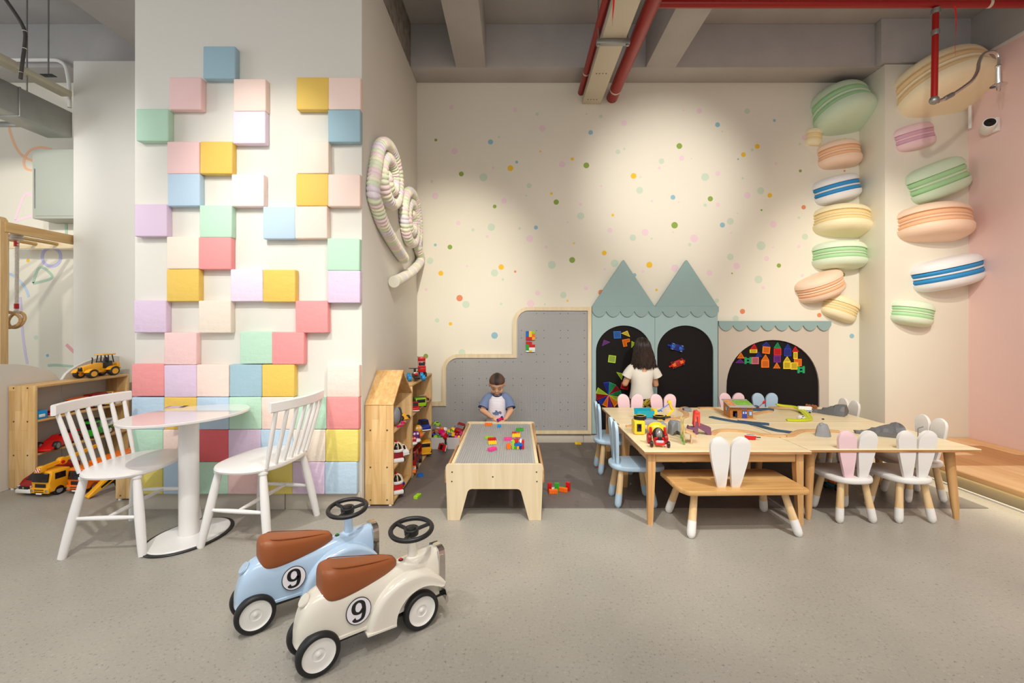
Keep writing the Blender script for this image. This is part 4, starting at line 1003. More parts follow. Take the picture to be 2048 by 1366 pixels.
XS = -.872
def dome_toy(label, loc, rz, base, cage):
    t = thing('toy_rescue_robot', label, 'toy', loc, rz)
    MB().box((0, 0, .045), (.075, .085, .06), .012).build('body', pl(base), t); MB().box((.022, 0, .016), (.06, .09, .03), .01).build('chassis', pl('white'), t)
    MB().lathe([(.05, 0), (.052, .012), (.046, .018)], 20, Mx((0, 0, .075))).build('rim', pl('white'), t)
    MB().ball((0, 0, .092), (.040, .040, .042)).build('dome', M_GLASSDK, t)
    for i in range(4):
        a = PI*i/4; MB().tube([(.046*math.cos(b)*math.cos(a), .046*math.cos(b)*math.sin(a), .092+.046*math.sin(b)) for b in [PI*j/10 for j in range(11)]], .004, 6).build('cage_bar', cage, t)
    MB().ball((0, 0, .142), (.010, .010, .013)).build('beacon', pl('red'), t)
    for x in (-.03, .03):
        for sy in (-1, 1): link('wheel', wheel_mesh(.016, .014, True, 'grey_plastic'), t, (x, sy*.045, .016))
    return t
M_CAGE = mat('cream_plastic', rgb(236, 214, 180), .4)
dome_toy('red toy robot car with cream caged dome, bottom shelf of the house', (XS+.012, 3.29, .036), R(-60), 'red', M_CAGE)
vehicle('toy_car', 'blue and red toy car behind the caged robot, bottom house shelf', 'toy car', (XS-.02, 3.43, .036), R(-30), .11, .07, .065, 'navy', 'car', trim='red')
dome_toy('red toy robot car with white caged dome, middle shelf of the house', (XS+.012, 3.30, .262), R(-60), 'darkred', M_CAGE)
vehicle('toy_car', 'white toy police car on the middle shelf of the house', 'toy car', (XS+.0, 3.46, .262), R(-40), .13, .08, .075, 'white', 'car', trim='white')
gb = thing('toy_ball', 'grey two-part toy shell with pink prop, top shelf of the house', 'toy', (XS+.012, 3.29, .516))
MB().ball((0, 0, .075), (.028, .06, .065)).build('shell', M_GREY, gb); MB().ball((.005, .075, .07), (.018, .04, .058)).build('shell', M_DKGREY, gb); MB().tube(spline([(.02, -.04, .01), (.04, .02, .006), (.03, .06, .02), (.045, .08, .01)], 4), .008, 8).build('prop', pl('magenta'), gb)
vehicle('toy_car', 'small black and yellow toy plane-like car, top house shelf', 'toy car', (XS+.0, 3.53, .516), R(-35), .09, .07, .05, 'amber', 'race', trim='brown')
# on the straight shelf
mk = thing('toy_truck', 'red toy truck cab with chrome stacks on top of the straight shelf', 'toy truck', (XS-.01, 4.30, .765), R(-75))
MB().box((-.03, 0, .035), (.15, .07, .02), .004).build('chassis', M_BLACK, mk); MB().prism([[(-.03, .045), (.065, .045), (.068, .085), (.03, .095), (.022, .15), (-.03, .15)]], -.036, .036, b=.006).build('cab', pl('red'), mk)
MB().box((-.002, 0, .165), (.055, .072, .04), .014).build('roof_fairing', pl('red'), mk); MB().box((.027, 0, .122), (.006, .06, .036), .003, Mx(ry=R(-8))).build('windscreen', M_GLASSDK, mk)
for sy in (-1, 1): MB().tube([(-.035, sy*.034, .06), (-.035, sy*.034, .19)], .004, 8).build('exhaust_stack', M_CHROME, mk)
for x in (.045, -.05, -.085):
    for sy in (-1, 1): link('wheel', wheel_mesh(.021, .02, True, 'grey_plastic'), mk, (x, sy*.033, .021))
dg = thing('toy_race_car', 'black and silver toy dragster with bright blue wheels, top of straight shelf', 'toy car', (XS+.0, 4.0, .765), R(-72))
MB().prism([[(-.10, .02), (.11, .018), (.115, .032), (.03, .05), (-.09, .055)]], -.025, .025, b=.005).build('body', M_BLACK, dg); MB().box((-.02, 0, .055), (.07, .045, .03), .008).build('engine', M_CHROME, dg)
MB().box((-.10, 0, .095), (.035, .10, .006), .002).build('rear_wing', M_BLACK, dg); MB().box((-.09, 0, .075), (.008, .02, .04), .001).build('wing_post', M_BLACK, dg); MB().box((.03, 0, .056), (.04, .03, .02), .006).build('cowl', pl('red'), dg)
for x, r_ in ((.075, .026), (-.07, .030)):
    for sy in (-1, 1):
        MB().lathe([(.01, -.014), (r_*.9, -.014), (r_, -.008), (r_, .008), (r_*.9, .014), (.01, .014)], 20, Mx((x, sy*.058, r_), rx=PI/2)).build('wheel', pl('sky'), dg)
vehicle('toy_jeep', 'green toy jeep with dark tyres, upper straight shelf', 'toy car', (XS+.01, 4.08, .52), R(-65), .17, .10, .085, 'lime', 'truck', trim='green')
vehicle('toy_car', 'small red toy car, nearest on the upper straight shelf', 'toy car', (XS+.02, 3.86, .52), R(-70), .12, .07, .075, 'red', 'car', trim='white')
vehicle('toy_car', 'dark toy motorbike-like car at far end, upper straight shelf', 'toy car', (XS+.0, 4.36, .52), R(-60), .13, .06, .05, 'brown', 'race', trim='white')
def plush(label, loc, c1, c2, s=1.0):
    t = thing('toy_figure', label, 'toy', loc, R(-70))
    MB().ball((0, 0, .045*s), (.05*s, .042*s, .045*s)).build('body', pl(c1), t); MB().ball((.035*s, 0, .07*s), (.032*s, .036*s, .032*s)).build('head', pl(c1), t)
    MB().ball((.045*s, 0, .02*s), (.04*s, .045*s, .02*s)).build('base', pl(c2), t)
    for sy in (-1, 1): MB().ball((.06*s, sy*.014*s, .08*s), (.008*s, .009*s, .012*s)).build('eye', pl('white'), t)
plush('magenta and white rounded toy figure, middle straight shelf', (XS+.02, 3.88, .255), 'purple', 'white', 1.0)
plush('orange yellow toy animal figure, middle straight shelf', (XS+.0, 4.06, .255), 'amber', 'orange', 1.1)
plush('red and yellow toy figure at front, middle straight shelf', (XS+.02, 3.80, .255), 'red', 'white', .7)
vehicle('toy_car', 'blue and white toy motor trike, middle straight shelf', 'toy car', (XS+.01, 4.30, .255), R(-60), .15, .09, .10, 'navy', 'car', trim='white')
vehicle('toy_fire_truck', 'big dark red toy fire engine on black base, bottom straight shelf', 'toy truck', (XS-.03, 3.97, .022), R(-88), .30, .14, .17, 'darkred', 'truck', trim='darkred')
vehicle('toy_car', 'yellow toy digger cab at far end, bottom straight shelf', 'toy car', (XS+.01, 4.34, .022), R(-70), .16, .11, .13, 'amber', 'bus', trim='amber')
vehicle('toy_car', 'small orange toy car by the shelf post, bottom straight shelf', 'toy car', (XS+.02, 3.79, .022), R(-80), .08, .06, .05, 'orange', 'car', trim='orange')

# ---------------------------------------------------------------- white bins full of toys below the stud board
def bin_(label, x0, x1, y0, y1, h):
    t = thing('toy_bin', label, 'storage bin', ((x0+x1)/2, (y0+y1)/2, .003))
    w_, d_ = x1-x0, y1-y0
    def rr(sx, sy, z, r=.025):
        out = []
        for cx_, cy_, a0 in ((sx-r, sy-r, 0), (-sx+r, sy-r, 90), (-sx+r, -sy+r, 180), (sx-r, -sy+r, 270)):
            out += [Vector((cx_+r*math.cos(R(a0+i*18)), cy_+r*math.sin(R(a0+i*18)), z)) for i in range(6)]
        return out
    o, i_ = MB(), None
    o.rings([rr(w_/2-.008, d_/2-.008, 0), rr(w_/2, d_/2, h), rr(w_/2-.004, d_/2-.004, h), rr(w_/2-.012, d_/2-.012, .006)]).build('tub', mat('bin_white_plastic', rgb(214, 208, 206), .4), t, 50)
    return t
bin_('white plastic toy bin at left below the stud board, heaped with toys', -.862, -.706, 4.56, 4.775, .118)
bin_('white plastic toy bin beside the brick table, heaped with toys', -.696, -.452, 4.56, 4.775, .118)
random.seed(11)
cols = ['red', 'magenta', 'lime', 'green', 'yellow', 'navy', 'orange', 'pink', 'blue', 'darkred', 'white', 'purple']
def bin_toy(px, py, Y, kind, c, s, lab, rz=0):
    p = at(px, py, Y)
    if kind == 'brick': brick(4, 2, c, tuple(p), (random.uniform(-.7, .7), random.uniform(-.7, .7), random.uniform(0, 3)), lab, 'toys heaped in the white bins', .03)
    elif kind == 'cup':
        o = MB().lathe([(.012, 0), (.03*s, .006), (.032*s, .03), (.026*s, .032), (.02*s, .012), (0, .012)], 18).build('toy_cup', pl(c)); o.location = p; o.rotation_euler = (random.uniform(.6, 1.2), random.uniform(-.3, .3), rz); tag(o, lab, 'toy', 'toys heaped in the white bins')
    elif kind == 'ball':
        o = MB().ball((0, 0, 0), (.026*s, .022*s, .02*s)).build('toy_block', pl(c)); o.location = p; o.rotation_euler = (random.uniform(-.6, .6), .3, rz); tag(o, lab, 'toy', 'toys heaped in the white bins')
    else:
        vehicle('toy_car', lab, 'toy car', tuple(p), rz, .10*s, .055*s, .05*s, c, 'car', 'toys heaped in the white bins', trim=c, roll=(random.uniform(-.5, .3), .2))
BT = [(874, 852, 4.66, 'car', 'lime', .9, 'lime green toy topping the left bin heap'), (875, 859, 4.64, 'ball', 'white', 1.2, 'tan toy block near the top of the left bin'), (873, 866, 4.62, 'car', 'brown', 1, 'black and tan toy car in the left bin'),
 (883, 858, 4.64, 'ball', 'orange', 1, 'orange block in the left bin, right side'), (882, 866, 4.60, 'brick', 'magenta', 1, 'magenta brick sloping out of the left bin'), (885, 872, 4.6, 'brick', 'pink', 1, 'pink brick at the right rim of the left bin'),
 (871, 874, 4.59, 'ball', 'lime', 1.1, 'lime block at the front rim of the left bin'), (867, 866, 4.62, 'ball', 'orange', .9, 'orange block at the left rim of the left bin'), (868, 872, 4.61, 'brick', 'navy', 1, 'navy brick low in the left bin'), (879, 874, 4.6, 'ball', 'green', .8, 'green block at the front rim of the left bin'), (890, 859, 4.68, 'ball', 'white', 1.2, 'white block lying between the two bins'),
 (895, 866, 4.63, 'cup', 'yellow', 1, 'yellow toy cup at left in the right bin'), (904, 863, 4.66, 'cup', 'yellow', 1.1, 'yellow toy cup farther back in the right bin'), (895, 870, 4.60, 'cup', 'green', .6, 'green wheel-like cup at left in the right bin'), (904, 867, 4.62, 'cup', 'green', .6, 'green wheel-like cup in the middle of the right bin'),
 (893, 874, 4.59, 'brick', 'red', 1, 'red brick at the front left rim of the right bin'), (901, 873, 4.59, 'brick', 'navy', 1, 'navy brick at the front rim of the right bin'), (904, 871, 4.58, 'brick', 'yellow', 1, 'thin yellow brick at the front of the right bin'), (910, 866, 4.62, 'ball', 'magenta', 1, 'magenta block in the middle of the right bin'), (915, 869, 4.61, 'ball', 'darkred', 1.2, 'dark red block in the right bin'),
 (911, 874, 4.59, 'ball', 'pink', 1, 'pink block at the front rim of the right bin'), (918, 874, 4.59, 'ball', 'yellow', .8, 'yellow block at the front rim of the right bin'), (923, 869, 4.61, 'brick', 'pink', 1, 'pink brick at the right end of the right bin'), (924, 874, 4.59, 'ball', 'navy', 1, 'navy block at the right end of the right bin'), (919, 861, 4.66, 'car', 'darkred', 1.4, 'dark red wooden toy car on top of the right bin'), (929, 864, 4.64, 'ball', 'green', 1, 'green block at the far right of the right bin')]
for i, (px, py, Y, kd, c, s_, lab) in enumerate(BT): bin_toy(px, py, Y, kd, c, s_, lab, R(20+40*i))
# filler below the heap so that the bins read full
p = fl(890, 905)
rc2 = vehicle('toy_car', 'red and white toy robot car tipped up on the dark floor by bins', 'toy car', (p.x, p.y, .05), R(-60), .10, .065, .06, 'red', 'car', trim='white', roll=(R(75), R(0)))
# ================================================================ castle play boards
M_TEAL = mat('dusty_teal_paint', rgb(158, 184, 184), .5)
M_TEAL2 = mat('dusty_teal_roof_paint', rgb(140, 166, 164), .5)
M_TAUPE = mat('warm_grey_board', rgb(196, 184, 170), .55)
M_BOARD = mat('black_magnet_board', rgb(24, 20, 20), .7, spec=.2)
def arch(x0, x1, ytop, yspring, ybot, ex=2.0):
    cx, rx, ry = (x0+x1)/2, (x1-x0)/2, yspring-ytop; out = [(x0, ybot), (x0, yspring)]
    for i in range(1, 24):
        a = PI*(1-i/24); c, s = math.cos(a), math.sin(a)
        out.append((cx+rx*abs(c)**(2/ex)*(1 if c > 0 else -1), yspring-ry*abs(s)**(2/ex)))
    return out+[(x1, yspring), (x1, ybot)]
def scallop(x0, x1, y0, yc, yb, n):
    out = [(x0, y0)]; w_ = (x1-x0)/n; q = []
    for i in range(n):
        xa = x0+i*w_
        q += [(xa+w_*k/8, yc+(yb-yc)*math.sin(PI*k/8)**.7) for k in range(0, 8)]
    q.append((x1, yc)); return [(x1, y0), (x0, y0)]+q
def bd(name, parent, loops, d0, d1, m, b=0):
    return MB().prism([sxz(l) for l in loops], d0, d1, b=b, seg=1).build(name, m, parent, 30)
cs = thing('castle_board', 'teal double castle play board with two pointed roofs and black arches', 'play board', (0, YP, 0))
for x0, x1, a, b_ in ((1184, 1309.7, 1192, 1303), (1310.3, 1435.5, 1314.5, 1427)):
    bd('front_panel', cs, [[(x0, 868), (x0, 612), (x1, 612), (x1, 868)], arch(a, b_, 651, 703, 860)], .002, .020, M_TEAL)
    bd('magnet_board', cs, [arch(a-1.5, b_+1.5, 649.5, 703, 861.5)], .021, .030, M_BOARD)
    xm = (x0+x1)/2
    bd('pointed_roof', cs, [[(x0, 613), (xm-2, 521.5), (xm, 520), (xm+2, 521.5), (x1, 613)]], -.004, .020, M_TEAL2, .001)
bd('scallop_trim', cs, [scallop(1184, 1436.5, 613, 622.5, 634, 9)], -.014, .0015, M_TEAL2)
hb = thing('house_board', 'warm grey play board with teal scalloped awning and wide black arch', 'play board', (0, YP, 0))
bd('front_panel', hb, [[(1437, 868), (1437, 642), (1658, 642), (1658, 868)], arch(1453, 1639, 680, 775, 860, 2.1)], .002, .020, M_TAUPE)
bd('magnet_board', hb, [arch(1451, 1641, 678, 775, 861.5, 2.1)], .021, .030, M_BOARD)
bd('scallop_trim', hb, [scallop(1437, 1661, 642, 650.5, 661.5, 8)], -.014, .0015, M_TEAL2)

# magnetic tiles on the black boards
def tile_mat(c, pane):
    col = {'blue': (24, 96, 180), 'navy': (22, 44, 140), 'yellow': (226, 196, 40), 'lime': (168, 196, 50), 'orange': (240, 120, 24), 'red': (206, 24, 28), 'purple': (110, 36, 130), 'green': (16, 140, 84), 'rose': (206, 110, 120), 'dred': (150, 16, 30)}[c]
    if pane: return mat('tile_pane_'+c, rgb(*[v*.80 for v in col]), .12)
    return mat('tile_frame_'+c, rgb(*[min(255, v*1.05+8) for v in col]), .25)
def mtile(pts, c, lab, group, f=.80):
    P = [PX(*p) for p in pts]; cx_ = sum(p[0] for p in P)/len(P); cz_ = sum(p[1] for p in P)/len(P)
    Q = [(p[0]-cx_, p[1]-cz_) for p in P]; I = [(p[0]*f, p[1]*f) for p in Q]
    if len(Q) == 6:                                             # L-shaped tile: inset along the local axes
        I = inset(Q, .005)
    t = MB().prism([Q, I], -.004, .004).build('magnet_tile', tile_mat(c, 0), None, 30, loc=(cx_, YP+.0165, cz_))
    MB().prism([I], -.002, .003).build('pane', tile_mat(c, 1), t, 0)
    return tag(t, lab, 'magnet tile', group)
def inset(Q, d):
    n = len(Q); area_ = sum(Q[i][0]*Q[(i+1) % n][1]-Q[(i+1) % n][0]*Q[i][1] for i in range(n)); s_ = 1 if area_ > 0 else -1; out = []
    for i in range(n):
        p0, p1, p2 = (Vector((*Q[j % n], 0)) for j in (i-1, i, i+1))
        a = (p1-p0).normalized(); b_ = (p2-p1).normalized(); na = Vector((-a.y, a.x, 0))*s_; nb = Vector((-b_.y, b_.x, 0))*s_
        m_ = (na+nb); k_ = d/(1+na.dot(nb)); p = p1+m_*k_; out.append((p.x, p.y))
    return out
def zc(x0, y0, s_, pts): return [(x0+a/s_, y0+b_/s_) for a, b_ in pts]
GA = 'magnet tiles on the left castle arch'; GB = 'magnet tiles on the grey house board'
a_ = lambda *p: zc(1180, 650, 7.5875, p)
T1 = [(a_((360, 96), (472, 94), (476, 203), (366, 207)), 'blue', 'blue square tile at the top of the left castle arch'), (a_((478, 127), (573, 86), (612, 182)), 'yellow', 'yellow triangle tile right of the blue square, left castle arch'),
 (a_((492, 226), (604, 206), (612, 254), (560, 268), (570, 322), (512, 332)), 'orange', 'orange L-shaped tile near the top of the left castle arch'), (a_((186, 322), (214, 226), (312, 262)), 'purple', 'purple triangle tile at upper left of the left castle arch'),
 (a_((636, 244), (694, 276), (634, 348)), 'lime', 'lime triangle tile beside the girl\'s hair'), (a_((290, 456), (402, 470), (388, 580), (276, 564)), 'lime', 'lime square tile in the middle of the left castle arch'),
 (a_((404, 716), (506, 740), (484, 836)), 'lime', 'lime slim triangle tile left of the girl\'s arm'), (a_((486, 862), (590, 884), (578, 988), (468, 966)), 'red', 'red square tile by the girl\'s elbow')]
for pts, c, lab in T1: mtile(pts, c, lab, GA)
wc_ = (286, 1066); ang = [118, 90, 62, 33, 8, -18, -48, -80, -112, -146, -176, 152]   # pinwheel of slim triangles
wn = ['navy', 'green', 'dred', 'green', 'lime', 'orange', 'navy', 'orange', 'navy', 'dred', 'lime']
wl = [(202, 878, 300, 862, 'navy'), (300, 868, 400, 908, 'green'), (400, 914, 462, 988, 'dred'), (470, 992, 486, 1066, 'green'), (470, 1092, 428, 1172, 'lime'), (432, 1186, 372, 1252, 'orange'), (352, 1262, 268, 1262, 'purple'), (268, 1250, 186, 1212, 'orange'), (182, 1222, 118, 1156, 'navy'), (108, 1150, 90, 1052, 'dred'), (90, 1042, 124, 950, 'lime')]
nm = {'navy': 'navy', 'green': 'green', 'dred': 'dark red', 'lime': 'lime', 'orange': 'orange', 'purple': 'purple'}
pos = ['top', 'top right', 'upper right', 'right', 'lower right', 'bottom right', 'bottom', 'bottom left', 'lower left', 'left', 'upper left']
for (xa_, ya_, xb_, yb_, c), ps in zip(wl, pos):
    mtile(a_(wc_, (xa_, ya_), (xb_, yb_)), c, f'{nm[c]} slim triangle tile, {ps} blade of the pinwheel on the castle board', 'pinwheel of magnet tiles', .84)
b2 = lambda *p: zc(1460, 670, 11.3778, p)
def sq(x0, y0, x1, y1): return b2((x0, y0), (x1, y0), (x1, y1), (x0, y1))
T2 = [(b2((478, 322), (572, 200), (638, 328)), 'red', 'red triangle tile roof, first house from left on grey board'), (sq(466, 332, 634, 410), 'yellow', 'yellow half tile under the left red roof'),
 (b2((734, 250), (848, 156), (942, 268)), 'navy', 'navy wide triangle roof above the orange square'), (b2((764, 258), (934, 276), (918, 434), (752, 416)), 'orange', 'orange square tile under the navy wide roof'),
 (b2((1014, 296), (1104, 168), (1174, 302)), 'green', 'green triangle roof on the red and purple tower'), (sq(1014, 306, 1182, 464), 'red', 'red square tile in the middle tower'), (sq(1010, 472, 1172, 628), 'purple', 'purple square tile in the middle tower'),
 (b2((1262, 306), (1334, 196), (1400, 306)), 'navy', 'navy triangle roof on the navy square'), (sq(1246, 310, 1412, 486), 'navy', 'navy square tile right of the middle tower'),
 (b2((1434, 384), (1504, 258), (1584, 384)), 'red', 'red triangle roof at right over the slim yellow tile'), (sq(1464, 390, 1556, 546), 'yellow', 'slim upright yellow tile at right'),
 (b2((180, 534), (264, 400), (344, 534)), 'orange', 'orange triangle tile at the far left of the grey board'), (b2((138, 640), (244, 540), (344, 644)), 'purple', 'purple wide triangle tile at the far left of the grey board'),
 (sq(508, 506, 670, 664), 'rose', 'rose pink square tile beside the green window tile'), (b2((596, 500), (668, 376), (742, 500)), 'navy', 'navy triangle tile above the rose pink square'),
 (b2((736, 574), (828, 446), (902, 570)), 'orange', 'orange triangle roof of the lower orange house'), (sq(728, 578, 904, 744), 'orange', 'orange square tile of the lower orange house'),
 (b2((1002, 762), (1084, 626), (1162, 762)), 'orange', 'orange triangle tile at the foot of the middle tower'), (b2((1240, 606), (1322, 486), (1398, 610)), 'yellow', 'yellow triangle roof of the yellow pair'),
 (sq(1232, 612, 1396, 774), 'yellow', 'left yellow square of the yellow pair'), (sq(1402, 628, 1558, 788), 'yellow', 'right yellow square of the yellow pair'),
 (b2((1478, 546), (1648, 546), (1648, 712), (1564, 712), (1564, 622), (1478, 622)), 'orange', 'orange L-shaped tile at the right end of the grey board')]
for pts, c, lab in T2: mtile(pts, c, lab, GB)
for (x0, y0, x1, y1), lab in (((344, 504, 506, 662), 'green window tile with battlement, left on the grey board'), ((1552, 712, 1720, 872), 'green window tile with battlement, lower right on grey board')):
    P = [PX(*p) for p in b2((x0, y0), (x0+48, y0), (x0+48, y0+26), (x1-48, y0+26), (x1-48, y0), (x1, y0), (x1, y1), (x1-48, y1), (x1-48, y1-26), (x0+48, y1-26), (x0+48, y1), (x0, y1))]
    h_ = [PX(*p) for p in sq(x0+54, y0+58, x1-54, y1-58)]; c_ = ((P[0][0]+P[6][0])/2, (P[0][1]+P[6][1])/2)
    t = MB().prism([[(p[0]-c_[0], p[1]-c_[1]) for p in P], [(p[0]-c_[0], p[1]-c_[1]) for p in h_]], -.004, .004).build('magnet_tile', tile_mat('green', 0), None, 30, loc=(c_[0], YP+.0165, c_[1])); tag(t, lab, 'magnet tile', GB)
# two magnetic toy cars, wheels towards the viewer, on the right castle arch
def wall_car(label, px, py, rot, c, c2):
    x, z = PX(px, py); t = thing('magnet_car', label, 'toy car', (x, YP+.018, z)); t.rotation_euler = (0, R(rot), 0)
    out = [(-.066, -.012), (-.064, -.026), (-.072, -.036), (-.050, -.038), (-.046, -.031), (.040, -.031), (.046, -.038), (.064, -.036), (.066, -.012), (.080, -.008), (.080, .008), (.066, .012), (.064, .036), (.046, .038), (.040, .031), (-.046, .031), (-.050, .038), (-.072, .036), (-.064, .026), (-.066, .012), (-.086, .006), (-.086, -.006)]
    MB().prism([out], -.012, .004, b=.0015, seg=1).build('chassis', pl(c), t)
    MB().box((0, -.0125, 0), (.12, .004, .052), .002).build('floor_pan', mat('toy_pan_'+c, rgb(*((14, 24, 110) if c == 'navy' else (170, 14, 12))), .3), t)
    for x_ in (-.042, .040): MB().box((x_, -.0145, 0), (.034, .006, .034), .002).build('axle_block', pl(c2), t)
    for x_ in (-.048, .048):
        for z_ in (-.033, .033): MB().lathe([(0, -.005), (.012, -.005), (.012, .005), (0, .005)], 14, Mx((x_, -.020, z_*.86))).build('wheel', M_GREY if c == 'navy' else M_DKGREY, t)
    MB().lathe([(.0, -.006), (.010, -.006), (.010, .006), (0, .006)], 12, Mx((-.092, -.004, 0), rx=PI/2)).build('hitch', pl(c), t)
    return t
wall_car('navy blue magnetic toy car chassis on the right castle arch', 1354.5, 695, 15, 'navy', 'blue')
wall_car('red magnetic toy car chassis below the navy one', 1356.5, 727, -21, 'red', 'orange')

# ================================================================ macarons on the corner walls
MC = dict(green=((206, 226, 198), (168, 212, 160)), yellow=((244, 230, 190), (240, 214, 156)), peach=((246, 214, 188), (242, 190, 148)), blue=((232, 232, 234), (40, 140, 200)), cream=((246, 230, 194), (238, 206, 156)), pink=((236, 204, 208), (216, 168, 190)), mint=((222, 238, 212), (178, 222, 170)))
def macaron(label, px, py, Y, w_, h_, tilt, c, bulge=.75, lean=0):
    kk = FPX/Y; rr = w_/2/kk; hh = h_/kk
    x, z = (px-CX)/kk, CAMH-(py-CY)/kk
    t = thing('macaron', label, 'wall decoration', (x, Y+.001, z), 0, 'giant macarons on the corner walls'); t.rotation_euler = (R(-lean), R(-tilt), 0)
    ca, cbn = MC[c]; ms = mat('macaron_shell_'+c, rgb(*ca), .62, bump=.15, bscale=35); mf = mat('macaron_filling_'+c, rgb(*cbn), .6)
    g = .185*hh
    def dome(sgn):
        pr = []
        for i in range(13):
            a = PI/2*i/12; pr.append((rr*math.cos(a)**.48 if i < 12 else 0, sgn*(g+(hh/2-g)*math.sin(a)**.85)))
        pr = [(rr*.90, sgn*g*.97)]+pr
        return pr
    A0, A1_ = (0, 2*PI) if lean > 0 else (PI*.88, PI*2.12)
    MB().lathe(dome(1), 40, None, A0, A1_, sy=bulge).build('top_shell', ms, t, 60); MB().lathe(dome(-1), 40, None, A0, A1_, sy=bulge).build('bottom_shell', ms, t, 60)
    for z0, m_, hf in ((.58, mf, .40), (0, ms, .20), (-.58, mf, .40)):
        MB().lathe([(rr*(.90+.075*max(0, math.sin(PI*i/8))**.6), g*(z0+hf*(-1+2*i/8))) for i in range(9)], 40, None, A0, A1_, sy=bulge).build('filling', m_, t, 60)
    return t
ML = [('huge pale green macaron at the top of the left macaron column', 1680, 225, YB, 116, 80, 9, 'green', .95, 27), ('tiny yellow macaron below the huge green one', 1627, 275, YB, 32, 35, -4, 'yellow', .7, 0),
 ('peach macaron second large one in the left macaron column', 1676, 312, YB, 84, 52, 6, 'peach', .75, 8), ('white macaron with blue fillings in the left macaron column', 1671, 380, YB, 92, 52, 13, 'blue', .7, 0),
 ('yellow macaron in the middle of the left macaron column', 1680, 446, YB, 110, 56, -3, 'yellow', .85, 12), ('mint green macaron low in the left macaron column', 1675, 513, YB, 104, 54, 0, 'mint', .8, 6),
 ('tilted peach macaron lapping over the small yellow one', 1637, 572, YB, 95, 50, 22, 'peach', .8, -8), ('small yellow macaron at the bottom of the left macaron column', 1679, 617, YB, 72, 48, -20, 'yellow', .6, 0),
 ('huge cream macaron in the corner near the ceiling', 1878, 182, 4.5, 178, 88, 9, 'cream', .9, 26), ('pink macaron below the huge cream one', 1828, 275, 4.5, 80, 50, 14, 'pink', .5, 0), ('pale green macaron with bright green fillings beside the pink wall', 1872, 362, 4.5, 120, 72, 21, 'green', .6, 0),
 ('large peach macaron on the right pilaster', 1862, 450, 4.5, 138, 68, 1, 'peach', .8, 12), ('white macaron with blue fillings on the right pilaster', 1889, 546, 4.5, 136, 62, 13, 'blue', .7, 0), ('small green macaron lowest on the right pilaster', 1822, 627, 4.5, 82, 50, -9, 'mint', .7, 0)]
for m_ in ML: macaron(*m_)

# ================================================================ rope-candy swirls on the column side wall
CA = [mat('candy_'+n_, rgb(*c_), .5) for n_, c_ in (('pink', (240, 218, 220)), ('green', (222, 230, 202)), ('cream', (244, 238, 214)), ('lilac', (230, 220, 230)))]
def candy(name, path2d, rad, label, up_out=.055):
    """path2d: (Y, z) points on the wall plane"""
    P = [Vector((-1.041+rad*.98+(p[2] if len(p) > 2 else 0), p[0], p[1])) for p in path2d]
    Q = [P[0]]; step = .0048
    for p in P[1:]:                                                  # even spacing
        while (p-Q[-1]).length > step: Q.append(Q[-1]+(p-Q[-1]).normalized()*step)
    n = 24; m_ = len(Q); rings = []; up = Vector((1, 0, 0))
    for i in range(m_):
        t = (Q[min(i+1, m_-1)]-Q[max(i-1, 0)]).normalized(); u = (up-t*up.dot(t)).normalized(); v = t.cross(u); r = []
        for k_ in range(n):
            a = 2*PI*k_/n; ph = i*step/.034+k_/n*1.0
            rr = rad*(.80+.20*abs(math.sin(PI*ph))**.7)
            if i < 8: rr *= math.sqrt(.25+.75*i/8)
            if i > m_-9: rr *= math.sqrt(.25+.75*(m_-1-i)/8)
            r.append(Q[i]+(u*math.cos(a)+v*math.sin(a))*rr)
        rings.append(r)
    seq = [0, 0, 1, 1, 2, 0, 1, 3, 3, 1, 2]
    def mi(i, j): return seq[int(math.floor(i*step/.034+(j+.5)/n*1.0)) % len(seq)]
    return tag(MB().rings(rings, mis=mi).build(name, CA, None, 50), label, 'wall decoration', 'striped rope candies')
def pw(px, py, off=.05):                                               # picture point to (Y, z) on the candy's centre plane
    k_ = (CX-px)/(1.041-off); Y = FPX/k_; return (Y, CAMH-(py-CY)/k_)
def spiral(c, r0, r1, a0, turns, ey=1.25, n=160):
    out = []
    for i in range(n+1):
        u = i/n; a = a0+turns*2*PI*u; r = r0+(r1-r0)*u; out.append((c[0]+ey*r*math.cos(a), c[1]+r*math.sin(a)))
    return out
CD = (3.62, 2.42)
tail = [pw(810, 520), pw(796, 500), pw(779, 472), pw(765, 445), pw(755, 415), pw(747, 380)]
s1 = tail+spiral((3.60, 2.40), .275, .055, PI*1.0, -2.6)
s1 = [(p.x, p.y) for p in spline([Vector((a, b_, 0)) for a, b_ in tail+spiral((3.60, 2.41), .262, .05, PI*.93, -2.05)[::4]], 6)]
candy('rope_candy', s1, .05, 'striped pastel rope candy swirl nearer the camera, with long tail')
st2 = [pw(793, 564, .07), pw(812, 553, .06), pw(830, 538, .05), pw(842, 518, .05)]
s2 = [(p.x, p.y) for p in spline([Vector((a, b_, 0)) for a, b_ in st2+spiral((4.36, 2.25), .305, .05, -PI*.22, 2.45, 1.16)[::4]], 6)]
c2 = candy('rope_candy', s2, .047, 'striped pastel rope candy swirl in the corner, with a cut stick end')
p0_ = Vector((-1.041+.051, s2[0][0], s2[0][1])); p1_ = Vector((-1.041+.051, s2[6][0], s2[6][1])); dq = (p0_-p1_).normalized()
MB().lathe([(0, 0), (.046, 0), (.049, .008), (.044, .014), (0, .014)], 24, Matrix.Translation(p0_-dq*.004) @ dq.to_track_quat('Z', 'Y').to_matrix().to_4x4()).build('cut_end', mat('candy_cut_end', rgb(232, 228, 214), .5), c2)

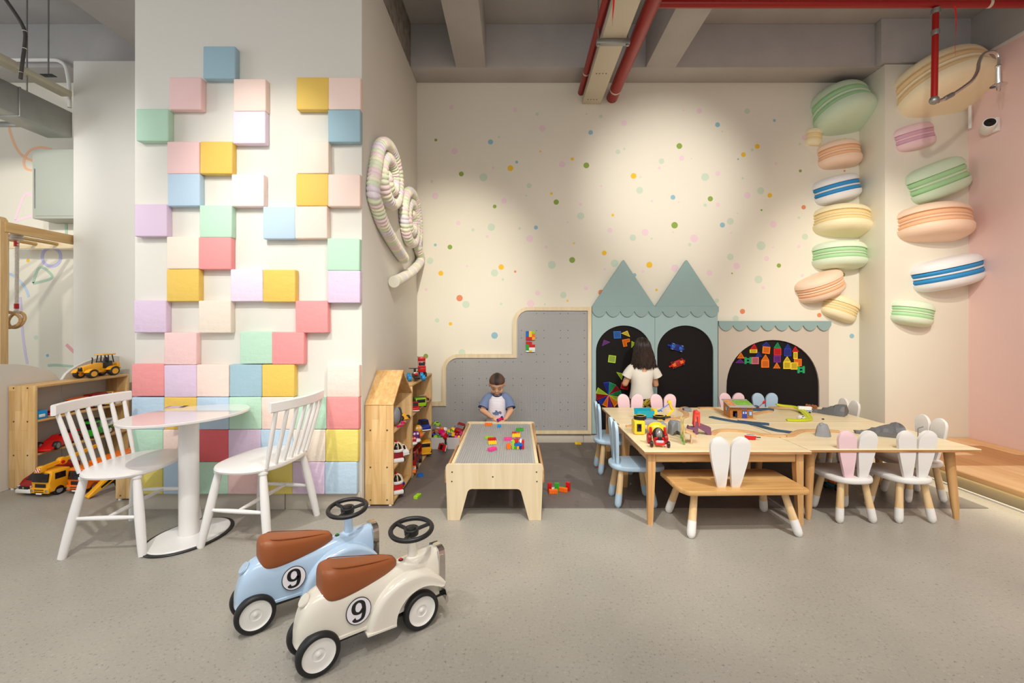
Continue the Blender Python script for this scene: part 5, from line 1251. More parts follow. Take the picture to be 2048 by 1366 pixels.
# ================================================================ pipes, tray and sprinkler under the ceiling
M_REDP = mat('red_pipe_enamel', rgb(150, 16, 11), .3)
M_CLAMP = mat('pipe_marking_tape', rgb(206, 196, 176), .5)
def pipe(name, a, b_, r, lab, bands=()):
    a, b_ = Vector(a), Vector(b_); t = tag(MB().tube([(0, 0, 0), tuple(b_-a)], r, 24).build(name, M_REDP, None, loc=tuple(a)), lab, 'pipe', 'red sprinkler pipes')
    d_ = (b_-a).normalized()
    for u in bands: MB().tube([tuple((b_-a)*u-d_*.012), tuple((b_-a)*u+d_*.012)], r*1.03, 24).build('pipe_band', M_CLAMP, t)
    return t
pipe('sprinkler_pipe', (1.03, .8, 3.665), (1.03, 4.835, 3.665), .058, 'thick red pipe running to the back wall right of the beige tray', (.955,))
pipe('sprinkler_pipe', (.68, .8, 3.72), (.70, 4.835, 3.72), .032, 'thinner red pipe half hidden behind the beige tray', (.905,))
pipe('sprinkler_pipe', (1.09, 3.585, 3.78), (4.48, 3.585, 3.78), .030, 'horizontal red pipe across the top right of the picture', (.78, .92))
t = thing('cable_tray', 'beige perforated cable tray between the red pipes at the ceiling', 'tray', (.812, 2.8, 3.597))
MB().box((0, 0, .035), (.195, 4.07, .07), .003).build('tray_body', mat('tray_cream_enamel', rgb(206, 196, 174), .45), t)
for px, py in ((1196, 147), (1180.5, 199)):
    Y = 910*(3.597-CAMH)/(CY-py)
    for i in range(4): MB().box((-.052+i*.030, Y-2.8, -.0005), (.008, .014, .002), 0).build('slot', M_BLACK, t)
t = thing('tray_hanger', 'steel strut with two rods carrying the beige ceiling tray', 'bracket', (.805, 3.74, 3.574))
MB().box((0, 0, 0), (.275, .041, .041), .003).build('strut', M_STEEL, t)
for x in (-.12, .12):
    MB().tube([(x, 0, -.02), (x, 0, .69)], .006, 8).build('rod', M_STEEL, t); MB().lathe([(.014, -.03), (.014, -.02)], 6, Mx((x, 0, 0))).build('nut', M_STEEL, t)
sp = thing('sprinkler_drop', 'red drop pipe with flexible steel hose before the cream macaron', 'sprinkler', (3.315, 3.585, 3.75))
zb = at(1872, 203, 3.585).z-3.75
MB().tube([(0, 0, -.01), (-.012, 0, zb+.03)], .022, 16).build('drop_pipe', M_REDP, sp)
MB().lathe([(.028, -.02), (.030, 0), (.028, .02)], 16, Mx((-.003, 0, -.20))).build('coupling', M_STEEL, sp); MB().lathe([(.03, -.02), (.032, 0), (.03, .02)], 16, Mx((0, 0, -.03))).build('coupling', M_STEEL, sp)
MB().ball((-.012, 0, zb+.01), (.034, .032, .034)).build('elbow', M_STEEL, sp)
hp = [at(x, y, Y)-Vector((3.315, 3.585, 3.75)) for x, y, Y in ((1876, 203, 3.585), (1890, 197, 3.6), (1905, 189, 3.62), (1925, 176, 3.66), (1945, 160, 3.7), (1955, 142, 3.74), (1958, 125, 3.78), (1966, 110, 3.82), (1980, 104, 3.84), (1993, 107, 3.85), (1998, 120, 3.85), (1997, 133, 3.85))]
hs_ = spline(hp, 6); MB().tube(hs_, [.0125+.0018*(i % 2) for i in range(len(hs_))], 10).build('flexible_hose', M_CHROME, sp)
MB().tube([hp[1], hp[2]], .018, 12).build('hose_nut', M_STEEL, sp)
hd = hp[-1]; MB().lathe([(.022, .0), (.026, -.01), (.020, -.02), (.024, -.15), (.02, -.16)], 16, Mx(tuple(hd+Vector((0, 0, .01))))).build('sprinkler_body', M_CHROME, sp)
MB().lathe([(.0, -.165), (.055, -.168), (.055, -.172), (0, -.175)], 20, Mx(tuple(hd+Vector((0, 0, .01))))).build('escutcheon', M_CHROME, sp)
MB().tube([hd+Vector((-.015, 0, -.17)), hd+Vector((-.015, 0, -.205)), hd+Vector((0, 0, -.215)), hd+Vector((.015, 0, -.205)), hd+Vector((.015, 0, -.17))], .004, 6).build('deflector', M_CHROME, sp)
M_RIB = mat('red_ribbon', rgb(226, 30, 24), .5)
for px, y0, y1, Y, lab in ((1910, 12, 112, 3.55, 'thin red ribbon hanging from the horizontal pipe'), (1225, -30, 52, 2.95, 'thin red ribbon hanging before the beige ceiling tray')):
    a, b_ = at(px, y0, Y), at(px+2, y1, Y); n_ = 10; mb = MB(); rg = []
    for i in range(n_+1):
        u = i/n_; p = a.lerp(b_, u)+Vector((.006*math.sin(u*5), 0, 0)); w_ = .008*(1-u**4*.9); tw = 1.2*u
        rg.append([p+Vector((-w_*math.cos(tw), -w_*math.sin(tw), 0)), p+Vector((w_*math.cos(tw), w_*math.sin(tw), 0)), p+Vector((w_*math.cos(tw), w_*math.sin(tw)+.0008, 0)), p+Vector((-w_*math.cos(tw), -w_*math.sin(tw)+.0008, 0))])
    tag(mb.rings(rg).build('ribbon', M_RIB), lab, 'ribbon')
# surveillance camera in the corner
cv = thing('security_camera', 'white wall-mounted security camera with black lens by the pink wall', 'camera', (4.42, 4.26, 3.11))
MB().box((.045, .0, .0), (.040, .12, .13), .008, Mx(rz=R(0), ry=R(0))).build('mount_plate', M_OFFW, cv)
X = Mx((-.02, -.03, -.01), rz=R(-35)) @ Matrix.Rotation(R(75), 4, 'X')
MB().lathe([(0, -.07), (.048, -.07), (.054, -.05), (.054, .045), (.050, .055), (.042, .056)], 28, X).build('housing', M_OFFW, cv)
MB().lathe([(0, .05), (.044, .052), (.040, .058), (0, .060)], 28, X).build('lens_window', M_BLACK, cv)
MB().lathe([(0, .058), (.014, .060), (.010, .066), (0, .066)], 20, X).build('lens', M_GLASSDK, cv)
pa = at(1938, 222, 4.47); MB().tube([(.03, .19, .06), (.03, .19, .35)], .014, 10).build('conduit', M_OFFW, cv)
# ================================================================ play tables pushed together
ZTB = .47
M_TT = wood('table_top_birch', rgb(244, 228, 190), rgb(236, 213, 170), 'x', 0, .35, .5)
def play_table(label, x0, x1, y0, y1, style):
    t = thing('play_table', label, 'table', ((x0+x1)/2, (y0+y1)/2, 0), 0, 'play tables pushed together')
    w_, d_ = x1-x0, y1-y0
    top = MB().box((0, 0, ZTB-.0035), (w_, d_, .007), .002, seg=1).build('table_top', M_TT, t)
    MB().box((0, 0, ZTB-.0135), (w_-.002, d_-.002, .0125), .001, seg=1).build('plywood_core', M_PLY, top)
    if style == 'square':
        for sx in (-1, 1):
            for sy in (-1, 1):
                lx, ly = sx*(w_/2-.055), sy*(d_/2-.055); h = ZTB-.02
                rg = []
                for z, e in ((0, .030), (h-.10, .046), (h, .046)):
                    # outer faces stay plumb, inner faces taper
                    xo, yo = lx+sx*.023, ly+sy*.023; xi, yi = xo-sx*e, yo-sy*e
                    rg.append([Vector((xo, yo, z)), Vector((xi, yo, z)), Vector((xi, yi, z)), Vector((xo, yi, z))])
                MB().rings(rg).build('leg', M_ASH_Z, t, 20)
        for sy in (-1, 1): MB().box((0, sy*(d_/2-.045), ZTB-.049), (w_-.16, .018, .056), .002).build('apron', M_ASH_X, t)
        for sx in (-1, 1): MB().box((sx*(w_/2-.045), 0, ZTB-.049), (.018, d_-.16, .056), .002).build('apron', M_ASHY, t)
    else:
        for sx in (-1, 1):
            for sy in (-1, 1):
                a = Vector((sx*(w_/2-.115), sy*(d_/2-.10), ZTB-.02)); b_ = Vector((sx*(w_/2-.088), sy*(d_/2-.075), 0)); n = 6
                if sx < 0: b_.x = -w_/2+.045; a.x = -w_/2+.075
                MB().tube([a.lerp(b_, i/n) for i in range(n+1)], [.030-.011*i/n if i < n else .014 for i in range(n+1)], 18).build('leg', M_ASH_Z, t)
    return t
M_ASHY = wood('ash_rail_side', rgb(222, 180, 122), rgb(196, 146, 88), 'y', 0, .45, 1)
play_table('front left play table with square tapered legs and a toy-covered birch top', .80, 1.835, 2.81, 3.553, 'square')
play_table('back left play table before the black castle arches', .82, 1.835, 3.557, 4.30, 'square')
play_table('front right play table with round splayed legs near the wood platform', 1.842, 2.93, 2.855, 3.625, 'round')
play_table('back right play table before the house board, with the rock tunnel', 1.842, 2.92, 3.63, 4.33, 'round')

# ================================================================ rabbit-ear chairs
def ear_outline(h=.305, wt=.114, wb=.052, skew=1):
    """one ear seen from the front, inner edge almost upright"""
    n = 20; L_ = []; out = []
    r = wt/2; cz = h-r*1.12
    pts = []
    for i in range(n+1):
        a = PI*i/n; pts.append((r*math.cos(a), cz+r*1.12*math.sin(a)))
    def side(s_, xb, k): return [(xb+(s_*r-xb)*(math.sin(PI/2*i/k)**1.25), cz*i/k) for i in range(k)]
    right = side(1, wb/2, 10); left = side(-1, -wb/2, 10)
    sh = lambda p: (p[0]+skew*(.026*(p[1]/h-.5)), p[1])
    return [sh(p) for p in right]+[sh(p) for p in pts]+[sh(p) for p in reversed(left)]
SEATS = {}
PAINT = dict(white=M_OFFW, blue=mat('pale_blue_lacquer', rgb(180, 206, 226), .4), pink=mat('pale_pink_lacquer', rgb(240, 206, 212), .4))
def rabbit_chair(label, loc, rz, c, ears=None, group='rabbit-ear chairs'):
    """local: faces +y (ears at the -y end)"""
    t = thing('rabbit_chair', label, 'chair', loc, rz, group); m = PAINT[c]; ears = ears or (c, c)
    out = []
    for i in range(40):
        a = 2*PI*i/40; cc, s_ = math.cos(a), math.sin(a)
        if s_ < 0: out.append((.142*abs(cc)**.75*(1 if cc > 0 else -1), .165*s_*abs(s_)**-.15 if s_ else 0))
        else: out.append((.142*abs(cc)**.35*(1 if cc > 0 else -1), .20*abs(s_)**.35))
    rg = []
    for z, d in ((.252, .95), (.257, .99), (.264, 1), (.276, 1), (.282, .985), (.285, .95)): rg.append([Vector((x*d, y*d, z)) for x, y in out])
    MB().rings(rg).build('seat', m, t, 50)
    for sx, col in ((-1, ears[0]), (1, ears[1])):
        e = MB().prism([ear_outline(skew=sx)], -.010, .010, b=.004).build('ear', PAINT[col], t, 40); e.location = (sx*.058, -.118, .282); e.rotation_euler = (R(4), 0, 0)
        if col != c: e['label'] = f'{col} ear'
    for sx in (-1, 1):
        for sy in (-1, 1):
            a = Vector((sx*.075, sy*.085-.01, .255)); b_ = Vector((sx*.108, sy*.128, .0)); n = 8
            pf_ = lambda u: .0185+.0065*u
            us = [0, .2, .4, .6, .66]; l = MB().tube([a.lerp(b_, u) for u in us], [pf_(u) for u in us], 16).build('leg', M_BEECH_Z, t)
            us = [.64, .75, .86, .93, .97, 1.0]; rr = [pf_(.64)+.0006, pf_(.75)+.0006, pf_(.86), pf_(.9)-.002, .016, .008]
            MB().tube([a.lerp(b_, u) for u in us], rr, 16).build('painted_foot', m, l)
    return t
H_ = 0
rabbit_chair('white rabbit-ear chair with one pink and one white ear, front right', (2.155, 3.0, 0), 0, 'white', ('pink', 'white'))
rabbit_chair('all white rabbit-ear chair at the front right table end', (2.53, 3.0, 0), 0, 'white')
rabbit_chair('white rabbit-ear chair on the right table side, nearer the camera', (2.89, 3.31, 0), PI/2, 'white')
rabbit_chair('white rabbit-ear chair on the right table side, behind the rock tunnel', (2.845, 4.06, 0), PI/2, 'white')
rabbit_chair('pale blue rabbit-ear chair at the left table side, nearer the camera', (.83, 3.22, 0), -PI/2, 'blue')
rabbit_chair('pale blue rabbit-ear chair at the left table side, near the castle board', (.84, 3.90, 0), -PI/2, 'blue')
rabbit_chair('pink rabbit-ear chair at the back, farthest left, before the girl', (1.108, 4.243, 0), PI, 'pink')
rabbit_chair('pink rabbit-ear chair at the back, just right of the girl', (1.424, 4.243, 0), PI, 'pink')
rabbit_chair('pink rabbit-ear chair at the back behind the toy station', (2.12, 4.32, 0), PI, 'pink')
rabbit_chair('pale blue rabbit-ear chair at the back before the house board', (2.44, 4.31, 0), PI, 'blue')
# bench with rabbit ears
bn = thing('rabbit_bench', 'wooden bench with white rabbit ears and white-tipped legs at the front', 'bench', (1.35, 2.86, 0), R(1.5))
M_BENCH = wood('bench_seat_wood', rgb(236, 192, 128), rgb(214, 162, 98), 'x', .06, .36, 1, 'y')
hw, hd_ = .385, .20
o = [(-hw+.05, -hd_), (hw-.03, -hd_), (hw-.008, -hd_+.008), (hw, -hd_+.03), (hw, hd_-.04), (hw-.04, hd_), (-hw+.04, hd_), (-hw, hd_-.04), (-hw, -hd_+.10), (-hw+.01, -hd_+.06), (-hw+.035, -hd_+.012)]
rg = []
for z, d in ((.252, .99), (.257, 1), (.275, 1), (.281, .99)): rg.append([Vector((x*d, y*d, z)) for x, y in o])
MB().rings(rg).build('seat', M_BENCH, bn, 40)
for sx in (-1, 1):
    e = MB().prism([ear_outline(.31, .114, .050, sx)], -.011, .011, b=.004).build('ear', M_OFFW, bn, 40); e.location = (sx*.0555-.078, -.135, .278); e.rotation_euler = (R(5), 0, 0)
for sx in (-1, 1):
    for sy in (-1, 1):
        a = Vector((sx*.27, sy*.11, .255)); b_ = Vector((sx*.325, sy*.185, 0)); pf_ = lambda u: .019+.0075*u
        us = [0, .2, .4, .6, .66]; l = MB().tube([a.lerp(b_, u) for u in us], [pf_(u) for u in us], 16).build('leg', M_BEECH_Z, bn)
        us = [.64, .75, .86, .93, .97, 1.0]; MB().tube([a.lerp(b_, u) for u in us], [pf_(.64)+.0006, pf_(.75)+.0006, pf_(.86), pf_(.9)-.002, .018, .009], 16).build('painted_foot', M_OFFW, l)
        MB().lathe([(.026, 0), (.026, .012)], 16, Mx((a.x, a.y, .243))).build('collar', M_BEECH_Z, l)

# ================================================================ toys on the play tables
def T(px, py): return fl(px, py, ZTB)
def zt(x0, y0, s_, pts): return [fl(x0+a/s_, y0+b_/s_, ZTB) for a, b_ in pts]
def track(label, pts, m=None, wd=.040, h=.012, name='wooden_track', group='wooden train track'):
    P = spline(pts, 8); n = len(P); c = P[n//2].copy(); c.z = ZTB; out = []
    for i in range(n):
        t = P[min(i+1, n-1)]-P[max(i-1, 0)]; t.z = 0; t.normalize(); nn = Vector((-t.y, t.x, 0)); p = P[i]-c; p.z = 0; hh = h if not callable(h) else h(i/(n-1)); z0 = 0 if not callable(h) else max(0, hh-.012)
        prof = [(-.5, 0), (.5, 0), (.5, 1), (.36, 1), (.36, .72), (.20, .72), (.20, 1), (-.20, 1), (-.20, .72), (-.36, .72), (-.36, 1), (-.5, 1)]
        out.append([p+nn*wd*a+Vector((0, 0, z0+(hh-z0)*z)) for a, z in prof])
    return tag(MB().rings(out).build(name, m or M_TRACK, None, 30, loc=tuple(c+Vector((0, 0, .0008)))), label, 'toy track', group)
b5 = lambda *p: zt(1240, 790, 10.779, p); b6 = lambda *p: zt(1400, 780, 8.533, p)
track('wooden train track behind the yellow fallen truck, lying left to right', b5((130, 690), (220, 690), (330, 660), (520, 610), (760, 590), (1000, 560), (1200, 520)))
track('curved wooden track bending around the toy bridge', b5((1240, 520), (1400, 490), (1440, 430), (1380, 370), (1310, 335), (1350, 300), (1440, 285)))
track('wooden track along the far table edge left of the toy station', b6((-20, 320), (80, 318), (180, 318), (270, 330)))
track('wooden track sloping down behind the toy station', b6((280, 340), (340, 370), (400, 400), (470, 430)))
track('long wavy wooden track in front of the blue switch track', b6((210, 770), (280, 720), (380, 700), (520, 700), (680, 710), (850, 735), (1000, 765), (1150, 785), (1300, 795), (1440, 796)))
track('wavy wooden track passing behind the small grey rock', b6((1450, 797), (1560, 785), (1630, 750), (1720, 715), (1830, 705), (1920, 704), (2060, 702), (2230, 712), (2380, 722)))
track('wooden track right of the toy station at the back', b6((930, 425), (1010, 405), (1100, 385), (1210, 370)))
track('wooden track lying at the far edge behind the lime track', b6((1190, 310), (1350, 305), (1500, 305), (1700, 312)))
MBLUE = mat('slate_blue_track', rgb(50, 84, 112), .4)
track('slate blue plastic switch track, main curve on the front table', b6((180, 470), (320, 500), (480, 530), (640, 555), (800, 575), (950, 605), (1120, 655), (1300, 700), (1440, 720), (1580, 740)), MBLUE, .042, .010, 'plastic_track', 'plastic toy track')
track('slate blue plastic switch track, short branch on the front table', b6((640, 548), (760, 560), (900, 575), (1040, 588), (1180, 600)), MBLUE, .038, .013, 'plastic_track', 'plastic toy track')
MLIME = mat('lime_track', rgb(206, 216, 30), .4)
track('lime green curved plastic ramp track on the back table', b6((1300, 345), (1420, 350), (1560, 350), (1680, 372), (1780, 420), (1840, 470), (1860, 505), (1800, 525), (1660, 532), (1480, 522)), MLIME, .050, lambda u: .045*(1-min(1, u*1.6))+.014, 'plastic_track', 'plastic toy track')
# toy station
p0 = b6((520, 490))[0]; p1 = b6((905, 490))[0]
stn = thing('toy_station', 'printed brick toy station with sloping roof and blue door', 'toy building', ((p0.x+p1.x)/2+.005, p0.y+.075, ZTB), R(-5))
SW = (p1.x-p0.x)*.98
def brickprint():
    m = bpy.data.materials.new('printed_brick'); m.use_nodes = True; nt = m.node_tree; b = nt.nodes['Principled BSDF']; b.inputs['Roughness'].default_value = .5
    tc = nt.nodes.new('ShaderNodeTexCoord'); sx = nt.nodes.new('ShaderNodeSeparateXYZ'); cm = nt.nodes.new('ShaderNodeCombineXYZ'); ad = nt.nodes.new('ShaderNodeMath')
    nt.links.new(tc.outputs['Object'], sx.inputs[0]); nt.links.new(sx.outputs[0], ad.inputs[0]); nt.links.new(sx.outputs[1], ad.inputs[1]); nt.links.new(ad.outputs[0], cm.inputs[0]); nt.links.new(sx.outputs[2], cm.inputs[1])
    bt = nt.nodes.new('ShaderNodeTexBrick'); bt.inputs['Scale'].default_value = 1; bt.inputs['Brick Width'].default_value = .019; bt.inputs['Row Height'].default_value = .0085; bt.inputs['Mortar Size'].default_value = .0011
    bt.inputs['Color1'].default_value = rgb(206, 140, 60); bt.inputs['Color2'].default_value = rgb(190, 116, 44); bt.inputs['Mortar'].default_value = rgb(110, 50, 26); nt.links.new(cm.outputs[0], bt.inputs[0]); nt.links.new(bt.outputs[0], b.inputs['Base Color']); return m
M_BP = brickprint(); hS = .100; dS = .15
MB().prism([[(-SW/2, 0), (SW/2, 0), (SW/2, hS*.94), (-SW/2, hS*.98)], [(-SW/2+.022, .004), (-SW/2+.058, .004), (-SW/2+.058, .064), (-SW/2+.022, .064)]], -dS/2, -dS/2+.005).build('front_wall', M_BP, stn, 0)
MB().prism([[(-dS/2+.006, 0), (dS/2, 0), (dS/2, hS*1.28), (-dS/2+.006, hS*.98)]], SW/2-.005, SW/2, Mx(rz=PI/2)).build('side_wall', M_BP, stn, 0)
MB().prism([[(-dS/2+.006, 0), (dS/2, 0), (dS/2, hS*1.28), (-dS/2+.006, hS*.98)]], -SW/2, -SW/2+.005, Mx(rz=PI/2)).build('side_wall', M_BP, stn, 0)
MB().box((0, dS/2-.003, hS*.63), (SW-.012, .005, hS*1.26), 0).build('back_wall', M_BP, stn, 0)
MB().box((0, -.01, -.0 + .002), (SW+.03, dS+.05, .004), .001).build('base_board', M_TRACK, stn)
rfm = Mx((0, -.005, hS*1.165), rx=R(11.2))
rf = MB().box((0, 0, 0), (SW+.024, dS+.045, .005), .001, rfm).build('roof', mat('roof_print_grey', rgb(168, 166, 160), .5), stn)
MB().box((.035, .01, .0035), (.13, .11, .002), .0, None).build('roof_print', mat('roof_print_green', rgb(120, 176, 50), .5, var=.25, vscale=30), rf).matrix_local = rfm
MB().box((-.07, .005, .0035), (.055, .14, .002), .0, None).build('roof_print', mat('roof_print_orange', rgb(210, 140, 80), .5, var=.25, vscale=30), rf).matrix_local = rfm
dr = MB().box((.024, -dS/2-.001, .034), (.040, .004, .064), .0008, seg=1).build('door', mat('door_print_blue', rgb(50, 70, 160), .4), stn)
for x in (.0145, .0335): MB().box((x, -dS/2-.0035, .050), (.011, .002, .018), .0, None).build('door_window', mat('door_print_pane', rgb(200, 206, 224), .4), dr)
wn_ = MB().box((.070, -dS/2-.001, .044), (.028, .004, .036), .0008, seg=1).build('window', mat('window_print_frame', rgb(70, 110, 176), .4), stn); MB().box((.070, -dS/2-.0035, .044), (.020, .002, .029), 0).build('window_pane', mat('window_print_pane', rgb(170, 200, 214), .4), wn_)
wn_ = MB().box((-SW/2-.001, .0, .07), (.004, .03, .036), .0008, seg=1).build('window', MATS['window_print_frame'], stn); MB().box((-SW/2-.0035, .0, .07), (.002, .022, .028), 0).build('window_pane', MATS['window_print_pane'], wn_)
sgn = MB().box((.022, -dS/2-.001, .084), (.042, .004, .010), .0008, seg=1).build('sign_board', mat('sign_print_violet', rgb(190, 180, 206), .4), stn)
MB().box((.022, -dS/2-.0035, .084), (.034, .0012, .004), 0).build('sign_lettering', mat('sign_print_dark', rgb(70, 60, 120), .4), sgn)
MB().box((-.03, -.04, .022), (.016, .012, .036), .003).build('printed_driver', mat('print_blue_figure', rgb(30, 90, 140), .5), stn)
# crossing gate toy with red arm behind the station
p = b6((1010, 350))[0]
cg = thing('toy_crossing', 'dark slate toy level crossing with raised red arm, behind the station', 'toy', (p.x, p.y, ZTB))
MB().box((0, 0, .010), (.24, .06, .018), .003).build('base', MBLUE, cg); MB().box((-.05, -.0, .021), (.12, .010, .004), .001).build('rail', pl('red'), cg); MB().ball((-.02, .02, .028), (.03, .02, .018)).build('dome', MBLUE, cg)
MB().tube([(.01, .02, .03), (.045, .02, .065)], .003, 8).build('arm_post', pl('red'), cg); MB().ball((.056, .02, .074), (.012, .006, .022), M=Mx(ry=R(38))).build('paddle', pl('red'), cg)
# yellow truck on its side, wheels up
p = T(1302, 868)
yt = thing('toy_truck', 'big yellow toy construction truck tipped on its side on the play table', 'toy truck', (p.x, p.y+.02, ZTB), R(-3))
MB().box((-.085, 0, .050), (.078, .11, .098), .012).build('cab', pl('yellow'), yt); MB().box((-.090, -.057, .052), (.032, .005, .054), .002).build('windscreen', M_GLASSDK, yt)
MB().box((.02, .0, .085), (.14, .08, .035), .006).build('chassis', mat('toy_light_grey', rgb(150, 150, 160), .4), yt); MB().box((.08, -.03, .055), (.06, .06, .05), .012).build('grey_body', MATS['toy_light_grey'], yt)
MB().ball((.032, -.03, .048), (.062, .05, .044)).build('drum', pl('yellow'), yt); MB().prism([[(.03, .015), (.09, .02), (.095, .07), (.03, .088)]], -.07, .0, b=.008).build('drum_cone', pl('yellow'), yt)
MB().box((.06, -.02, .104), (.035, .05, .006), .002).build('side_plate', pl('yellow'), yt)
for x in (-.070, .066):
    MB().lathe([(.0, -.014), (.042, -.014), (.044, -.006), (.044, .010), (.040, .014), (.034, .014), (.030, .006), (0, .006)], 24, Mx((x, .01, .112), rx=R(0))).build('wheel', M_BLACK, yt)
    MB().lathe([(.040, .0142), (.0405, .0158), (.035, .0158), (.034, .0142)], 24, Mx((x, .01, .112))).build('rim', pl('yellow'), yt)
    MB().lathe([(.0, -.014), (.030, -.014), (.030, .010), (0, .01)], 20, Mx((x, .01, .010+.004))).build('wheel', M_BLACK, yt)
# teal tow truck with crane behind
p = T(1290, 838)
tw = thing('toy_truck', 'teal toy dump bed with yellow crane arm and blue rope behind', 'toy truck', (p.x, p.y, ZTB), R(4))
MB().prism([[(-.075, .02), (.06, .02), (.065, .075), (-.08, .075)]], -.045, -.038).build('bed_side', mat('teal_toy', rgb(24, 160, 184), .35), tw); MB().prism([[(-.075, .02), (.06, .02), (.065, .085), (-.08, .085)]], .038, .045).build('bed_side', MATS['teal_toy'], tw)
MB().box((-.008, 0, .024), (.135, .082, .010), .002).build('bed_floor', MATS['teal_toy'], tw); MB().box((.075, 0, .05), (.03, .09, .07), .006).build('frame', pl('yellow'), tw)
MB().tube(spline([(.19, 0, .02), (.215, 0, .05), (.238, 0, .072), (.222, 0, .095), (.215, 0, .115), (.205, 0, .142)], 3), .011, 6).build('crane_arm', pl('yellow'), tw); MB().box((.207, 0, .140), (.028, .026, .028), .005).build('arm_head', pl('yellow'), tw)
MROPE = mat('blue_toy_rope', rgb(90, 140, 210), .6)
MB().tube([(.10, 0, .065), (.13, 0, .075), (.205, 0, .122)], .0045, 8).build('tow_rope', MROPE, tw); MB().tube(spline([(.085, 0, .055), (.10, -.01, .068), (.12, 0, .062), (.135, .01, .072), (.145, 0, .06)], 4), .006, 8).build('rope_coil', MROPE, tw)
MB().box((.08, 0, .014), (.26, .06, .020), .004).build('chassis', M_DKGREY, tw)
# grey plastic block (tunnel piece) and cardboard fence
p = T(1351, 869)
gt2 = thing('toy_tunnel', 'grey moulded toy tunnel piece between yellow truck and picture panels', 'toy', (p.x, p.y+.01, ZTB))
MB().prism([[(-.04, 0), (-.028, 0), (-.024, .03), (.0, .04), (.02, .03), (.022, 0), (.045, 0), (.045, .052), (.040, .09), (-.02, .095), (-.036, .075)]], -.045, .045, b=.004).build('block', M_GREY, gt2)
p = T(1372, 888)
pnl = thing('picture_panels', 'folding wooden picture panels standing on edge on the play table', 'toy', (p.x-.03, p.y-.02, ZTB), R(72))
MPRT = mat('printed_scenery', rgb(196, 178, 120), .5, var=.35, vscale=26)
for i, (a, h_) in enumerate(((.0, .165), (.085, .155), (.17, .150))):
    MB().box((a+.025, .006*i-.01, h_/2), (.055, .008, h_), .001, seg=1).build('panel', MPRT, pnl); MB().box((a+.025, .0065*i-.01, .015), (.056, .0085, .03), 0).build('green_print', mat('printed_grass', rgb(110, 160, 70), .5), pnl)
MB().box((.07, -.05, .068), (.10, .08, .006), .001, Mx(rx=R(28))).build('flap', M_TRACK, pnl)
MB().box((.03, -.055, .022), (.008, .006, .044), 0).build('prop', M_TRACK, pnl)
MB().box((.11, -.055, .022), (.008, .006, .044), 0).build('prop', M_TRACK, pnl)
# purple ramp with red gate
p = T(1391, 868)
rp2 = thing('toy_ramp', 'purple toy ramp with red gate frame on the play table', 'toy', (p.x, p.y, ZTB), R(-8))
MPUR = mat('dusty_purple_plastic', rgb(118, 74, 100), .45); MRG = mat('tomato_plastic', rgb(222, 72, 58), .45)
MB().prism([[(-.06, .038), (-.05, .062), (-.035, .05), (-.012, .05), (-.012, .088), (.0, .088), (.10, .052), (.103, .0), (.075, .0), (.065, .02), (.012, .050), (.012, 0), (-.012, 0), (-.012, .03)]], -.022, .022, b=.002, seg=1).build('ramp', MPUR, rp2)
MB().prism([[(-.018, .062), (-.006, .062), (-.004, .13), (.012, .13), (.013, .062), (.026, .062), (.026, .160), (.012, .172), (-.012, .160)]], -.026, -.016, b=.002, seg=1).build('gate_side', MRG, rp2)
MB().prism([[(-.018, .062), (-.006, .062), (-.004, .13), (.012, .13), (.013, .062), (.026, .062), (.026, .160), (.012, .172), (-.012, .160)]], .016, .026, b=.002, seg=1).build('gate_side', MRG, rp2)
MB().box((.006, 0, .158), (.026, .06, .018), .003).build('gate_top', MRG, rp2)
# red and black robot racer in front
p = T(1319, 892)
rr_ = thing('toy_racer', 'red and black toy racer with silver cockpit at the table front edge', 'toy car', (p.x, p.y+.02, ZTB), R(-98))
MB().prism([[(-.06, .02), (.05, .012), (.065, .016), (.055, .04), (.02, .055), (-.05, .06)]], -.030, .030, b=.005).build('body', pl('red'), rr_); MB().ball((-.012, 0, .066), (.045, .038, .046)).build('shell', M_BLACK, rr_)
MB().ball((.008, 0, .074), (.034, .024, .038)).build('cockpit', mat('silver_plastic', rgb(170, 166, 164), .2, .7), rr_); MB().box((.052, 0, .034), (.014, .044, .020), .003).build('nose_plate', mat('pale_grey_plastic', rgb(186, 190, 200), .4), rr_); MB().box((.045, 0, .054), (.016, .022, .016), .003).build('emblem_plate', M_BLACK, rr_)
for sy in (-1, 1):
    MB().box((.042, sy*.018, .056), (.02, .014, .008), .002, Mx(rz=sy*R(20))).build('headlamp', pl('red'), rr_); MB().box((-.03, sy*.045, .085), (.03, .016, .05), .006).build('shoulder', pl('red'), rr_)
    for x, r_, w_ in ((.055, .021, .016), (-.045, .034, .026)):
        MB().lathe([(0, -w_/2), (r_*.8, -w_/2), (r_, -w_*.3), (r_, w_*.3), (r_*.8, w_/2), (0, w_/2)], 18, Mx((x, sy*.052, r_), rx=PI/2)).build('tyre', M_BLACK if x > 0 else pl('darkred'), rr_)
        MB().lathe([(r_*.72, -w_/2-.001), (r_*.95, -w_/2+.003), (r_*.95, w_/2-.003), (r_*.72, w_/2+.001)], 18, Mx((x, sy*.052, r_), rx=PI/2), cap=False).build('rim', pl('red'), rr_)
